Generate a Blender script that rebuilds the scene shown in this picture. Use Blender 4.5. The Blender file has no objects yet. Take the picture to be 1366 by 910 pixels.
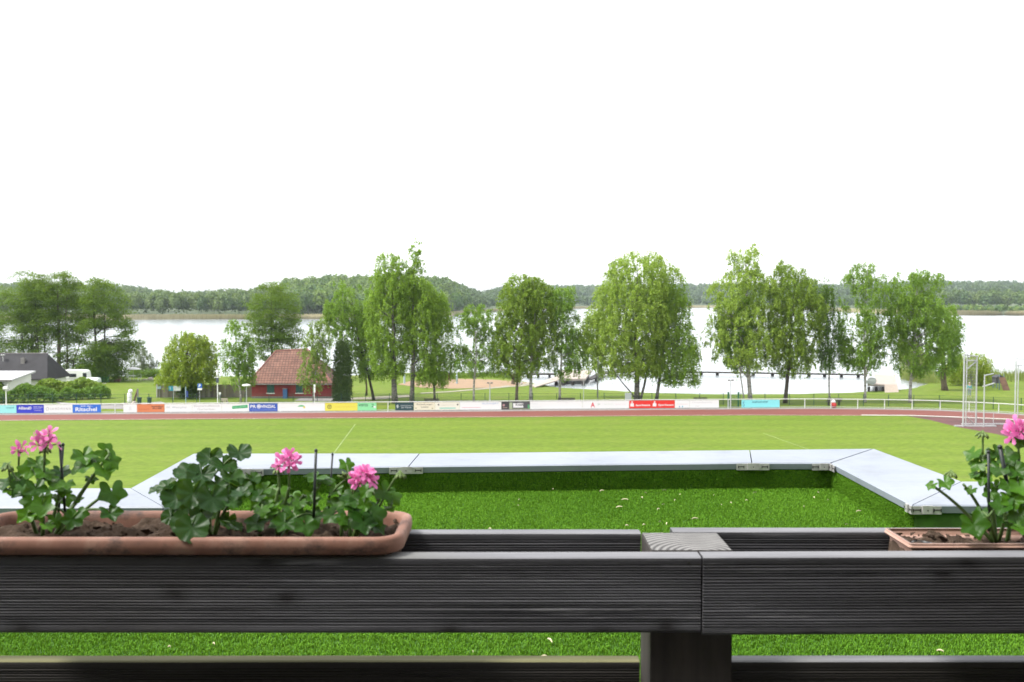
import bpy, bmesh, math, random
import numpy as np
from mathutils import Vector, Matrix
sc = bpy.context.scene
COL = sc.collection
R = math.radians

# ------------------------------------------------------------------ camera
CAMZ = 12.0
FPX, CX, CY, HOR = 1328.0, 683.0, 455.0, 398.0
PITCH = math.atan((CY - HOR) / FPX)
cam_d = bpy.data.cameras.new('camera')
cam_d.sensor_width = 36.0
cam_d.lens = 36.0 * FPX / 1366.0
cam_d.clip_start = 0.05
cam_d.clip_end = 20000
cam_d.dof.use_dof = True
cam_d.dof.focus_distance = 3.6
cam_d.dof.aperture_fstop = 9.0
cam = bpy.data.objects.new('camera', cam_d)
COL.objects.link(cam)
cam.location = (0, 0, CAMZ)
cam.rotation_euler = (math.pi / 2 - PITCH, 0, 0)
sc.camera = cam

# ------------------------------------------------------------------ sky, sun, exposure
SUN_EL, SUN_AZ = R(58), R(-105)          # azimuth measured from +Y towards +X
world = bpy.data.worlds.new('World')
sc.world = world
world.use_nodes = True
wn = world.node_tree
bg = wn.nodes['Background']
sky = wn.nodes.new('ShaderNodeTexSky')
sky.sky_type = 'NISHITA'
sky.sun_disc = False
sky.sun_elevation = SUN_EL
sky.sun_rotation = SUN_AZ
sky.dust_density = 1.5
sky.air_density = 1.0
hs = wn.nodes.new('ShaderNodeHueSaturation')
hs.inputs['Saturation'].default_value = 0.12
wn.links.new(sky.outputs[0], hs.inputs['Color'])
wn.links.new(hs.outputs[0], bg.inputs[0])
bg.inputs[1].default_value = 0.15
sd = bpy.data.lights.new('sun', 'SUN')
sd.energy = 1.3
sd.angle = R(14)
sd.color = (1.0, 0.96, 0.9)
so = bpy.data.objects.new('sun', sd)
COL.objects.link(so)
sdir = Vector((math.sin(SUN_AZ) * math.cos(SUN_EL), math.cos(SUN_AZ) * math.cos(SUN_EL), math.sin(SUN_EL)))
so.rotation_euler = (-sdir).to_track_quat('-Z', 'Y').to_euler()
so.location = sdir * 60 + Vector((0, 40, 20))
vs = sc.view_settings
sc.display_settings.display_device = 'sRGB'
vs.view_transform = 'Standard'
vs.look = 'None'
vs.gamma = 1.0
vs.use_curve_mapping = False
vs.exposure = 1.75
cy = sc.cycles
cy.use_denoising = True
cy.max_bounces = 8
cy.diffuse_bounces = 3
cy.glossy_bounces = 3
cy.transmission_bounces = 4
cy.transparent_max_bounces = 6
cy.volume_bounces = 0
cy.caustics_reflective = False
cy.caustics_refractive = False
cy.sample_clamp_indirect = 6

# ------------------------------------------------------------------ measuring helpers
_f = Vector((0, math.cos(PITCH), -math.sin(PITCH)))
_u = Vector((0, math.sin(PITCH), math.cos(PITCH)))
def ray(px, py):
    return _f + Vector((1, 0, 0)) * ((px - CX) / FPX) + _u * (-(py - CY) / FPX)
def P(px, py, z):
    d = ray(px, py); t = (z - CAMZ) / d.z
    return Vector((d.x * t, d.y * t, z))
def D(px, py, Y):
    d = ray(px, py); t = Y / d.y
    return Vector((d.x * t, Y, CAMZ + d.z * t))

WATER = -1.2
SH_U = [-900, -200, 0, 160, 300, 470, 560, 650, 700, 750, 810, 870, 950, 1050, 1130, 1200, 1228, 1250, 1300, 1366, 1600, 2200]
SH_Y = [190, 185, 180, 168, 168, 170, 178, 176, 158, 147, 143, 139, 137, 137, 139, 143.5, 148, 166, 172, 176, 180, 190]
def shore(x, y):
    y = np.maximum(y, 30.0)
    return np.interp(CX + FPX * x / y, SH_U, SH_Y)
def gz(x, y):
    x = np.asarray(x, float); y = np.asarray(y, float)
    t = (y - 113.0) / (shore(x, y) - 113.0)
    a = np.clip(t, 0, 1) ** 1.3 * WATER
    b = -np.clip(t - 1, 0, 3) * 4.0
    return a + b
def G(px, py):
    z = 0.0
    for _ in range(30):
        p = P(px, py, z); z = 0.5 * z + 0.5 * float(gz(p.x, p.y))
    p = P(px, py, z); p.z = float(gz(p.x, p.y))
    return p

# ------------------------------------------------------------------ materials
MATS = {}
def mat(name, col=(0.5, 0.5, 0.5), rough=0.7, metal=0.0, spec=None, var=0.0, vscale=5.0, bump=0.0, bscale=20.0, stretch=None, emis=None):
    if name in MATS: return MATS[name]
    m = bpy.data.materials.new(name); m.use_nodes = True
    nt = m.node_tree; b = nt.nodes['Principled BSDF']
    b.inputs['Base Color'].default_value = (*col, 1)
    b.inputs['Roughness'].default_value = rough
    b.inputs['Metallic'].default_value = metal
    if spec is not None: b.inputs['Specular IOR Level'].default_value = spec
    if var or bump:
        tc = nt.nodes.new('ShaderNodeTexCoord')
        mp = nt.nodes.new('ShaderNodeMapping')
        if stretch: mp.inputs['Scale'].default_value = stretch
        nt.links.new(tc.outputs['Object'], mp.inputs[0])
    if var:
        n = nt.nodes.new('ShaderNodeTexNoise'); n.inputs['Scale'].default_value = vscale
        n.inputs['Detail'].default_value = 6
        nt.links.new(mp.outputs[0], n.inputs['Vector'])
        r = nt.nodes.new('ShaderNodeValToRGB')
        r.color_ramp.elements[0].position = 0.3; r.color_ramp.elements[1].position = 0.7
        r.color_ramp.elements[0].color = tuple(c * (1 - var) for c in col) + (1,)
        r.color_ramp.elements[1].color = tuple(min(1, c * (1 + var)) for c in col) + (1,)
        nt.links.new(n.outputs[0], r.inputs[0]); nt.links.new(r.outputs[0], b.inputs['Base Color'])
    if bump:
        n2 = nt.nodes.new('ShaderNodeTexNoise'); n2.inputs['Scale'].default_value = bscale; n2.inputs['Detail'].default_value = 5
        nt.links.new(mp.outputs[0], n2.inputs['Vector'])
        bp = nt.nodes.new('ShaderNodeBump'); bp.inputs['Strength'].default_value = bump; bp.inputs['Distance'].default_value = 0.02
        nt.links.new(n2.outputs[0], bp.inputs['Height']); nt.links.new(bp.outputs[0], b.inputs['Normal'])
    MATS[name] = m
    return m

def ramp(nt, fac, stops):
    r = nt.nodes.new('ShaderNodeValToRGB'); e = r.color_ramp.elements
    while len(e) < len(stops): e.new(0.5)
    for k, (p, c) in enumerate(stops):
        e[k].position = p; e[k].color = (*c, 1)
    nt.links.new(fac, r.inputs[0]); return r.outputs[0]
def noise(nt, vec, scale, detail=5, rough=0.5):
    n = nt.nodes.new('ShaderNodeTexNoise'); n.inputs['Scale'].default_value = scale
    n.inputs['Detail'].default_value = detail; n.inputs['Roughness'].default_value = rough
    if vec is not None: nt.links.new(vec, n.inputs['Vector'])
    return n.outputs[0]
def mapping(nt, scale=(1, 1, 1), rot=(0, 0, 0), src='Object'):
    tc = nt.nodes.new('ShaderNodeTexCoord'); mp = nt.nodes.new('ShaderNodeMapping')
    mp.inputs['Scale'].default_value = scale; mp.inputs['Rotation'].default_value = rot
    nt.links.new(tc.outputs[src], mp.inputs[0]); return mp.outputs[0]
def mixc(nt, fac, a, b, mode='MIX'):
    m = nt.nodes.new('ShaderNodeMix'); m.data_type = 'RGBA'; m.blend_type = mode
    if isinstance(fac, (int, float)): m.inputs[0].default_value = fac
    else: nt.links.new(fac, m.inputs[0])
    for k, v in ((6, a), (7, b)):
        if isinstance(v, tuple): m.inputs[k].default_value = (*v, 1)
        else: nt.links.new(v, m.inputs[k])
    return m.outputs[2]
def newmat(name):
    m = bpy.data.materials.new(name); m.use_nodes = True; MATS[name] = m
    return m, m.node_tree, m.node_tree.nodes['Principled BSDF']
def add_bump(nt, b, h, strength=0.3, dist=0.02):
    bp = nt.nodes.new('ShaderNodeBump'); bp.inputs['Strength'].default_value = strength; bp.inputs['Distance'].default_value = dist
    nt.links.new(h, bp.inputs['Height']); nt.links.new(bp.outputs[0], b.inputs['Normal'])

def leaf_mat(name, col, col2, transl=0.42, rough=0.55, gloss=0.3):
    """thin leaves: a diffuse face that also lets light through; 'tint' runs from one natural leaf hue to another"""
    m, nt, b = newmat(name)
    a = nt.nodes.new('ShaderNodeAttribute'); a.attribute_name = 'tint'
    c = mixc(nt, a.outputs['Fac'], col, col2)
    nt.links.new(c, b.inputs['Base Color'])
    b.inputs['Roughness'].default_value = rough
    b.inputs['Specular IOR Level'].default_value = gloss
    t = nt.nodes.new('ShaderNodeBsdfTranslucent')
    nt.links.new(mixc(nt, 0.35, c, (0.30, 0.42, 0.03)), t.inputs[0])
    mx = nt.nodes.new('ShaderNodeMixShader'); mx.inputs[0].default_value = transl
    nt.links.new(b.outputs[0], mx.inputs[1]); nt.links.new(t.outputs[0], mx.inputs[2])
    nt.links.new(mx.outputs[0], nt.nodes['Material Output'].inputs[0])
    return m

# ------------------------------------------------------------------ object helpers
def tag(o, label=None, cat=None, group=None, kind=None):
    if label: o['label'] = label
    if cat: o['category'] = cat
    if group: o['group'] = group
    if kind: o['kind'] = kind
    return o
BASE = {}
def thing(name, label, cat, loc=(0, 0, 0), group=None, rz=0.0):
    o = bpy.data.objects.new(name, None); COL.objects.link(o)
    o.empty_display_size = 0.2
    o.location = loc; o.rotation_euler = (0, 0, rz)
    BASE[o.name] = Vector(loc)
    return tag(o, label, cat, group)
def root_loc(o):
    while o.parent is not None: o = o.parent
    return BASE.get(o.name, Vector((0, 0, 0)))
def link(name, me, material, parent=None, world_coords=True, smooth=False):
    if material is not None and len(me.materials) == 0: me.materials.append(material)
    if smooth:
        me.polygons.foreach_set('use_smooth', [True] * len(me.polygons))
    o = bpy.data.objects.new(name, me); COL.objects.link(o)
    if parent is not None:
        o.parent = parent
        if world_coords:
            v = root_loc(parent); me.transform(Matrix.Translation(-v))
    return o
def copy_tree(o, parent=None, loc=None, rz=None):
    c = o.copy(); COL.objects.link(c); c.parent = parent
    if loc is not None: c.location = loc; BASE[c.name] = Vector(loc)
    if rz is not None: c.rotation_euler = (0, 0, rz)
    for ch in list(o.children): copy_tree(ch, c)
    return c

class MB:
    def __init__(s): s.v = []; s.f = []
    def add(s, vs, fs):
        n = len(s.v); s.v += [tuple(v) for v in vs]; s.f += [tuple(i + n for i in f) for f in fs]; return s
    def box(s, x0, x1, y0, y1, z0, z1, M=None):
        vs = [(x0, y0, z0), (x1, y0, z0), (x1, y1, z0), (x0, y1, z0), (x0, y0, z1), (x1, y0, z1), (x1, y1, z1), (x0, y1, z1)]
        if M is not None: vs = [M @ Vector(v) for v in vs]
        return s.add(vs, [(3, 2, 1, 0), (4, 5, 6, 7), (0, 1, 5, 4), (1, 2, 6, 5), (2, 3, 7, 6), (3, 0, 4, 7)])
    def tube(s, pts, r, n=8, cap=True):
        pts = [Vector(p) for p in pts]
        rs = list(r) if hasattr(r, '__len__') else [r] * len(pts)
        rings = []; prev = None
        for i, p in enumerate(pts):
            d = (pts[min(i + 1, len(pts) - 1)] - pts[max(i - 1, 0)])
            if d.length < 1e-9: d = Vector((0, 0, 1))
            d.normalize()
            if prev is None:
                a = d.cross(Vector((0, 1, 0)) if abs(d.y) < 0.9 else Vector((1, 0, 0)))
            else:
                a = prev - d * prev.dot(d)
            a.normalize(); prev = a; b = d.cross(a)
            rings.append([p + (a * math.cos(2 * math.pi * k / n) + b * math.sin(2 * math.pi * k / n)) * rs[i] for k in range(n)])
        vs = [v for q in rings for v in q]; fs = []
        for i in range(len(rings) - 1):
            for k in range(n):
                fs.append((i * n + k, i * n + (k + 1) % n, (i + 1) * n + (k + 1) % n, (i + 1) * n + k))
        if cap:
            fs.append(tuple(range(n - 1, -1, -1))); m = (len(rings) - 1) * n; fs.append(tuple(m + k for k in range(n)))
        return s.add(vs, fs)
    def lathe(s, prof, c=(0, 0, 0), n=16):
        vs = []; fs = []
        for (r, z) in prof:
            for k in range(n):
                a = 2 * math.pi * k / n; vs.append((c[0] + r * math.cos(a), c[1] + r * math.sin(a), c[2] + z))
        for i in range(len(prof) - 1):
            for k in range(n):
                fs.append((i * n + k, i * n + (k + 1) % n, (i + 1) * n + (k + 1) % n, (i + 1) * n + k))
        fs.append(tuple(range(n - 1, -1, -1))); m = (len(prof) - 1) * n; fs.append(tuple(m + k for k in range(n)))
        return s.add(vs, fs)
    def loft(s, rings, closed=True, cap0=False, cap1=False):
        n = len(rings[0]); vs = [v for q in rings for v in q]; fs = []
        for i in range(len(rings) - 1):
            for k in range(n if closed else n - 1):
                fs.append((i * n + k, i * n + (k + 1) % n, (i + 1) * n + (k + 1) % n, (i + 1) * n + k))
        if cap0: fs.append(tuple(range(n - 1, -1, -1)))
        if cap1: m = (len(rings) - 1) * n; fs.append(tuple(m + k for k in range(n)))
        return s.add(vs, fs)
    def mesh(s, name='mesh'):
        me = bpy.data.meshes.new(name); me.from_pydata(s.v, [], s.f); me.validate(); me.update(); return me
    def build(s, name, material, parent=None, smooth=False, bevel=0.0, world=True):
        me = s.mesh(name)
        if bevel:
            bm = bmesh.new(); bm.from_mesh(me)
            bmesh.ops.bevel(bm, geom=bm.edges[:], offset=bevel, segments=2, affect='EDGES', profile=0.6)
            bm.to_mesh(me); bm.free()
        return link(name, me, material, parent, world, smooth)

def quads_mesh(name, V, nv, attrs=None, fattrs=None):
    """V: (n*nv,3) array of separate polygons of nv corners each"""
    V = np.asarray(V, np.float32).reshape(-1, 3); n = len(V) // nv
    me = bpy.data.meshes.new(name)
    me.vertices.add(len(V)); me.vertices.foreach_set('co', V.ravel())
    me.loops.add(len(V)); me.loops.foreach_set('vertex_index', np.arange(len(V), dtype=np.int32))
    me.polygons.add(n)
    me.polygons.foreach_set('loop_start', np.arange(0, len(V), nv, dtype=np.int32))
    me.update(calc_edges=True)
    for k, a in (fattrs or {}).items():
        at = me.attributes.new(k, 'FLOAT', 'FACE'); at.data.foreach_set('value', np.asarray(a, np.float32))
    return me

def interp_poly(pts, t):
    """point at arc-length fraction list t on polyline of Vectors"""
    A = np.array([tuple(p) for p in pts]); d = np.r_[0, np.cumsum(np.linalg.norm(np.diff(A, axis=0), axis=1))]
    tt = np.asarray(t) * d[-1]
    return np.stack([np.interp(tt, d, A[:, k]) for k in range(3)], 1)

def sheet(name, A, B, off, material, nu=60, nv=8, kind='structure', drape=True):
    """ground sheet between two polylines, laid 'off' above the ground"""
    t = np.linspace(0, 1, nu); a = interp_poly(A, t); b = interp_poly(B, t)
    vs = []; fs = []
    for j in range(nv + 1):
        w = j / nv
        q = a * (1 - w) + b * w
        if drape: q[:, 2] = gz(q[:, 0], q[:, 1]) + off
        vs += [tuple(p) for p in q]
    for j in range(nv):
        for i in range(nu - 1):
            fs.append((j * nu + i, j * nu + i + 1, (j + 1) * nu + i + 1, (j + 1) * nu + i))
    me = bpy.data.meshes.new(name); me.from_pydata(vs, [], fs); me.update()
    # face up
    if me.polygons[0].normal.z < 0: me.flip_normals()
    o = link(name, me, material)
    return tag(o, kind=kind)

_tc = {}
def text_mesh(body, bold=False):
    if (body, bold) in _tc: return _tc[(body, bold)]
    cu = bpy.data.curves.new('lettering', 'FONT'); cu.body = body; cu.size = 1.0
    if bold: cu.offset = 0.022
    cu.resolution_u = 3
    o = bpy.data.objects.new('lettering', cu); COL.objects.link(o)
    bpy.context.view_layer.update()
    me = bpy.data.meshes.new_from_object(o.evaluated_get(bpy.context.evaluated_depsgraph_get()))
    v = np.array([p.co[:] for p in me.vertices]); f = [tuple(p.vertices) for p in me.polygons]
    bpy.data.objects.remove(o); bpy.data.curves.remove(cu); bpy.data.meshes.remove(me)
    v = v[:, :2]; v = v - v.min(0); _tc[(body, bold)] = (v, f)
    return v, f
# ================================================================== GROUND, TRACK, WATER
def grass_mat(name, c1, c2, c3, s1=0.06, s2=1.2, stripes=None, patch=None):
    m, nt, b = newmat(name)
    v = mapping(nt)
    n1 = noise(nt, v, s1, 6, 0.6); n2 = noise(nt, v, s2, 6, 0.7)
    c = ramp(nt, n1, [(0.35, c1), (0.65, c2)])
    d = ramp(nt, n2, [(0.3, (0.72, 0.74, 0.7)), (0.7, (1.2, 1.18, 1.2))])
    c = mixc(nt, 1.0, c, d, 'MULTIPLY')
    if patch:
        n3 = noise(nt, mapping(nt, (1, 1.8, 1)), 0.25, 7, 0.65)
        c = mixc(nt, ramp(nt, n3, [(0.52, (0, 0, 0)), (0.72, (0.8, 0.8, 0.8))]), c, c3)
    if stripes:
        for (rot, scale, amt) in stripes:
            w = nt.nodes.new('ShaderNodeTexWave'); w.inputs['Scale'].default_value = scale; w.inputs['Distortion'].default_value = 1.5
            w.inputs['Detail'].default_value = 1; w.inputs['Detail Scale'].default_value = 0.4
            nt.links.new(mapping(nt, rot=(0, 0, rot)), w.inputs['Vector'])
            s = ramp(nt, w.outputs['Fac'], [(0.25, (1 - amt,) * 3), (0.75, (1 + amt,) * 3)])
            c = mixc(nt, 1.0, c, s, 'MULTIPLY')
    nt.links.new(c, b.inputs['Base Color'])
    b.inputs['Roughness'].default_value = 0.9; b.inputs['Specular IOR Level'].default_value = 0.1
    add_bump(nt, b, noise(nt, v, 9.0, 4, 0.7), 0.5, 0.05)
    return m
M_PARK = grass_mat('park_grass', (0.096, 0.150, 0.015), (0.125, 0.176, 0.022), (0.17, 0.17, 0.05), patch=True)
M_PITCH = grass_mat('pitch_grass', (0.103, 0.160, 0.018), (0.121, 0.175, 0.022), (0.138, 0.168, 0.036), s1=0.05, s2=1.6,
                    stripes=[(R(35), 0.45, 0.018), (R(90), 0.07, 0.045)], patch=True)

xs = np.unique(np.r_[np.arange(-320, -80, 8), np.arange(-80, 100, 2.5), np.arange(100, 321, 8)])
ys = np.unique(np.r_[np.arange(-80, 100, 8), np.arange(100, 196, 2.0), np.arange(196, 240, 8)])
XX, YY = np.meshgrid(xs, ys)
ZZ = gz(XX, YY) - 0.0
ZZ = np.where(YY < 100, -0.0, ZZ)
vs_ = np.stack([XX.ravel(), YY.ravel(), ZZ.ravel()], 1)
nx = len(xs); fs_ = []
for j in range(len(ys) - 1):
    for i in range(nx - 1):
        fs_.append((j * nx + i, j * nx + i + 1, (j + 1) * nx + i + 1, (j + 1) * nx + i))
me = bpy.data.meshes.new('ground'); me.from_pydata([tuple(v) for v in vs_], [], fs_); me.update()
tag(link('ground', me, M_PARK, smooth=True), kind='structure')

# water
m, nt, b = newmat('lake_water')
b.inputs['Base Color'].default_value = (0.22, 0.245, 0.25, 1)
b.inputs['Roughness'].default_value = 0.20
b.inputs['IOR'].default_value = 1.33
b.inputs['Specular IOR Level'].default_value = 0.5
v = mapping(nt, (0.35, 1.0, 1))
add_bump(nt, b, noise(nt, v, 1.4, 4, 0.6), 0.35, 0.12)
w = MB(); w.add([(-5000, 90, WATER), (5000, 90, WATER), (5000, 9000, WATER), (-5000, 9000, WATER)], [(0, 1, 2, 3)])
tag(w.build('lake_water', m), kind='structure')

# pitch, track, verge
RAIL_PX = [(-420, 556), (-150, 553.6), (0, 552.5), (300, 550.3), (540, 548.6), (900, 545.4), (1085, 544.3), (1186, 545.4), (1255, 547), (1327, 550.6), (1390, 554.8), (1480, 563), (1600, 580)]
KERB_PX = [(-420, 566), (-150, 563), (0, 561.5), (300, 559.2), (600, 557.2), (900, 555.0), (1000, 554.3), (1215, 555.0), (1345, 559.9), (1400, 563), (1490, 572), (1620, 592)]
RAIL = [P(x, y, 0.0) for x, y in RAIL_PX]
KERB = [P(x, y, 0.0) for x, y in KERB_PX]
near = [Vector((p.x * 0.75, 28.0, 0)) for p in KERB]
def shift(L, dy): return [Vector((p.x, p.y + dy, p.z)) for p in L]
sheet('pitch_grass', KERB, near, 0.006, M_PITCH, 120, 60)
m, nt, b = newmat('track_tartan')
v = mapping(nt, (0.12, 1, 1)); v2 = mapping(nt)
c = ramp(nt, noise(nt, v, 0.9, 6, 0.65), [(0.3, (0.125, 0.028, 0.020)), (0.7, (0.170, 0.050, 0.036))])
nt.links.new(mixc(nt, 1.0, c, ramp(nt, noise(nt, v2, 14, 3), [(0.3, (0.85,) * 3), (0.7, (1.12,) * 3)]), 'MULTIPLY'), b.inputs['Base Color'])
b.inputs['Roughness'].default_value = 0.85
M_TRACK = m
sheet('running_track', shift(RAIL, -1.0), KERB, 0.012, M_TRACK, 120, 8)
M_CONC = mat('concrete_verge', (0.21, 0.20, 0.19), 0.9, var=0.25, vscale=3)
sheet('track_verge', shift(RAIL, 0.5), shift(RAIL, -1.0), 0.016, M_CONC, 120, 2)
# kerb: a low raised edging, real step
mk = MB()
t = np.linspace(0, 1, 140); q = interp_poly(KERB, t)
for i in range(len(q) - 1):
    a, c_ = Vector(q[i]), Vector(q[i + 1]); d = (c_ - a).normalized(); n_ = Vector((-d.y, d.x, 0))
    if (i // 14) % 2 == 0 or True:
        A = [a + n_ * 0.10, a - n_ * 0.10, c_ - n_ * 0.10, c_ + n_ * 0.10]
        mk.add([p + Vector((0, 0, -0.02)) for p in A] + [p + Vector((0, 0, 0.055)) for p in A],
               [(4, 5, 6, 7), (0, 1, 5, 4), (2, 3, 7, 6)])
tag(mk.build('track_kerb', mat('kerb_white', (0.40, 0.37, 0.29), 0.7, var=0.3, vscale=0.6)), kind='structure')
# painted inner edge of the bend
q = interp_poly([P(x, y, 0) for x, y in [(1150, 554.6), (1215, 555.0), (1280, 557.2), (1345, 559.9), (1400, 563), (1490, 572)]], np.linspace(0, 1, 50)); ml = MB()
for i in range(len(q) - 1):
    a, c_ = Vector(q[i]), Vector(q[i + 1]); ml.add([a + Vector((0, .28, .060)), a + Vector((0, -.02, .060)), c_ + Vector((0, -.02, .060)), c_ + Vector((0, .28, .060)), a + Vector((0, .28, 0)), a + Vector((0, -.02, 0)), c_ + Vector((0, -.02, 0)), c_ + Vector((0, .28, 0))], [(0, 1, 2, 3), (1, 5, 6, 2), (0, 3, 7, 4)])
tag(ml.build('track_edging', mat('edging_white', (.62, .62, .60), .6, var=.08)), kind='structure')
# throwing area, dark tartan between kerb and grass on the right
ZA = [P(x, y, 0) for x, y in [(1212, 555.3), (1290, 557.9), (1345, 560.5), (1400, 563.6), (1490, 572.6), (1620, 592.6)]]
ZB = [P(x, y, 0) for x, y in [(1212, 555.6), (1240, 560.4), (1280, 570.5), (1328, 579), (1360, 587.3), (1500, 625)]]
m, nt, b = newmat('old_tartan')
c = ramp(nt, noise(nt, mapping(nt), 0.35, 7, 0.7), [(0.35, (0.055, 0.022, 0.022)), (0.6, (0.11, 0.040, 0.038))])
nt.links.new(c, b.inputs['Base Color']); b.inputs['Roughness'].default_value = 0.9
sheet('throwing_area', ZA, ZB, 0.012, m, 50, 8)
# painted pitch lines
M_LINE = mat('line_paint', (0.17, 0.23, 0.07), 0.9, var=0.3, vscale=1.0)
def paint(a, b_, w=0.07):
    a = P(*a, 0); b_ = P(*b_, 0)
    d = (b_ - a).normalized(); n_ = Vector((-d.y, d.x, 0)) * w
    tag(MB().add([a + n_ + Vector((0, 0, .012)), a - n_ + Vector((0, 0, .012)), b_ - n_ + Vector((0, 0, .012)), b_ + n_ + Vector((0, 0, .012))], [(3, 2, 1, 0)]).build('pitch_line', M_LINE), kind='structure')
paint((474, 566), (425, 632), 0.05)
paint((1018, 578), (1110, 611), 0.05)

# park sheets
M_SAND = mat('court_sand', (0.25, 0.165, 0.095), 0.95, var=0.12, vscale=0.8)
sheet('sand_court', [G(530, 513), G(550, 508), G(600, 505.5), G(660, 507), G(712, 511)],
      [G(534, 513.5), G(560, 517.2), G(605, 518.8), G(650, 517.6), G(690, 514.5)], 0.03, M_SAND, 40, 6)
M_PATH = mat('path_gravel', (0.25, 0.23, 0.17), 0.95, var=0.2, vscale=1.0)
sheet('footpath', [G(560, 524.4), G(610, 521.6), G(660, 516.6), G(700, 512.6), G(735, 507.6)],
      [G(562, 525.4), G(612, 522.8), G(662, 518.2), G(706, 515.0), G(742, 511.6)], 0.035, M_PATH, 40, 3)
sheet('path_spur', [G(468, 531), G(500, 529.5), G(545, 527)], [G(466, 533.5), G(505, 533), G(548, 530)], 0.035, M_PATH, 20, 3)
M_ROAD = mat('lane_asphalt', (0.20, 0.19, 0.18), 0.9, var=0.2, vscale=0.7)
sheet('access_lane', [G(70, 536.2), G(120, 540.0), G(165, 539.5), G(215, 536.0)], [G(78, 538.5), G(118, 545.6), G(170, 546.0), G(222, 539.0)], 0.03, M_ROAD, 40, 4)
sheet('house_apron', [G(400, 531.6), G(470, 531.8)], [G(392, 535), G(470, 536)], 0.03, M_CONC, 12, 2)

# ------------------------------------------------------------------ far shores and hills
FS_PX = [(-400, 427), (100, 427), (250, 426), (430, 425.5), (520, 424), (600, 421.5), (640, 417), (700, 413.5), (780, 411.8), (900, 410.5), (980, 410.5), (1080, 414), (1160, 418), (1240, 420.5), (1366, 421), (1700, 422)]
FS = [P(x, y, WATER) for x, y in FS_PX]
fu = np.array([p[0] for p in FS_PX], float); fY = np.array([p.y for p in FS])
HB_U = [-500, 0, 165, 200, 235, 265, 300, 350, 400, 450, 520, 580, 602, 622, 645, 665, 700, 800, 920, 1000, 1100, 1250, 1366, 1800]
HB_T = [392, 391, 394, 398, 405, 404, 404, 402, 395, 391, 392, 392, 397, 401, 401, 394, 391, 390, 388, 389, 390, 386, 386, 386]   # bare crest in rows of the photograph; the trees stand on top
HB_D = [1500, 1400, 1400, 1400, 1350, 1250, 1100, 1000, 970, 950, 950, 980, 1000, 1300, 1900, 2200, 2300, 2400, 2400, 2400, 2300, 2200, 2200, 2000]
def hill_z(u, y):
    ys_ = np.interp(u, fu, fY); yc = np.interp(u, HB_U, HB_D); top = np.interp(u, HB_U, HB_T)
    zc = CAMZ + (HOR - top) / FPX * yc
    t = np.clip((y - ys_ - 25) / (yc - ys_ - 25), 0, 1.6)
    s = np.where(t < 1, t * t * (3 - 2 * t), 1.0)
    return WATER - 0.3 + np.clip((y - ys_) / 25, 0, 1) * 1.0 + (zc - WATER) * s
uu = np.linspace(-420, 1720, 180)
tt = np.r_[-0.02, 0, 0.02, np.linspace(0.05, 1.0, 22), 1.2, 1.6]
vs_ = []; fs_ = []
for j, t_ in enumerate(tt):
    for u in uu:
        ys_ = np.interp(u, fu, fY); yc = np.interp(u, HB_U, HB_D)
        y = ys_ + t_ * (yc - ys_) if t_ >= 0 else ys_ - 15
        vs_.append(((u - CX) / FPX * y, y, float(hill_z(u, y)) if t_ > -0.01 else WATER - 1))
n = len(uu)
for j in range(len(tt) - 1):
    for i in range(n - 1):
        fs_.append((j * n + i, j * n + i + 1, (j + 1) * n + i + 1, (j + 1) * n + i))
me = bpy.data.meshes.new('far_hills'); me.from_pydata(vs_, [], fs_); me.update()
tag(link('far_hills', me, mat('hill_ground', (0.06, 0.085, 0.03), 0.95, var=0.3, vscale=0.01), smooth=True), kind='structure')
lb = MB(); lb.add([(-7000, -2500, -6), (7000, -2500, -6), (7000, 9000, -6), (-7000, 9000, -6)], [(0, 1, 2, 3)])
tag(lb.build('lake_bed', mat('hill_ground')), kind='structure')

rng = np.random.default_rng(7)
def crowns(C, rad, hgt, nf, fs, rg):
    """many separate leaf-clump faces over the domes of many crowns; returns quads and tints"""
    n = len(C); N = n * nf
    ci = np.repeat(np.arange(n), nf)
    d = rg.normal(size=(N, 3)); d[:, 2] = np.abs(d[:, 2]) * 0.9 - 0.25; d /= np.linalg.norm(d, axis=1)[:, None]
    # each crown has its own lumps
    ph = rg.uniform(0, 6.28, (n, 4))[ci]
    az = np.arctan2(d[:, 1], d[:, 0])
    lump = 0.86 + 0.13 * np.sin(3 * az + ph[:, 0]) * np.cos(3.3 * d[:, 2] + ph[:, 1]) + 0.10 * np.sin(7 * az + ph[:, 2] + 5 * d[:, 2])
    rr = lump * rg.uniform(0.75, 1.04, N)
    p = C[ci] + d * np.stack([rad[ci] * rr, rad[ci] * rr, hgt[ci] * rr], 1)
    nrm = d + rg.normal(size=(N, 3)) * 0.45; nrm /= np.linalg.norm(nrm, axis=1)[:, None]
    a = np.cross(nrm, rg.normal(size=(N, 3))); a /= np.linalg.norm(a, axis=1)[:, None]; b = np.cross(nrm, a)
    s = (fs[ci] * rg.uniform(0.6, 1.35, N))[:, None]
    q = np.stack([p - a * s, p - b * s * 0.8, p + a * s, p + b * s * 0.7], 1)
    base = rg.uniform(0, 1, n)[ci]
    return q.reshape(-1, 3), np.clip(base + rg.normal(size=N) * 0.12, 0, 1)

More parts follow.
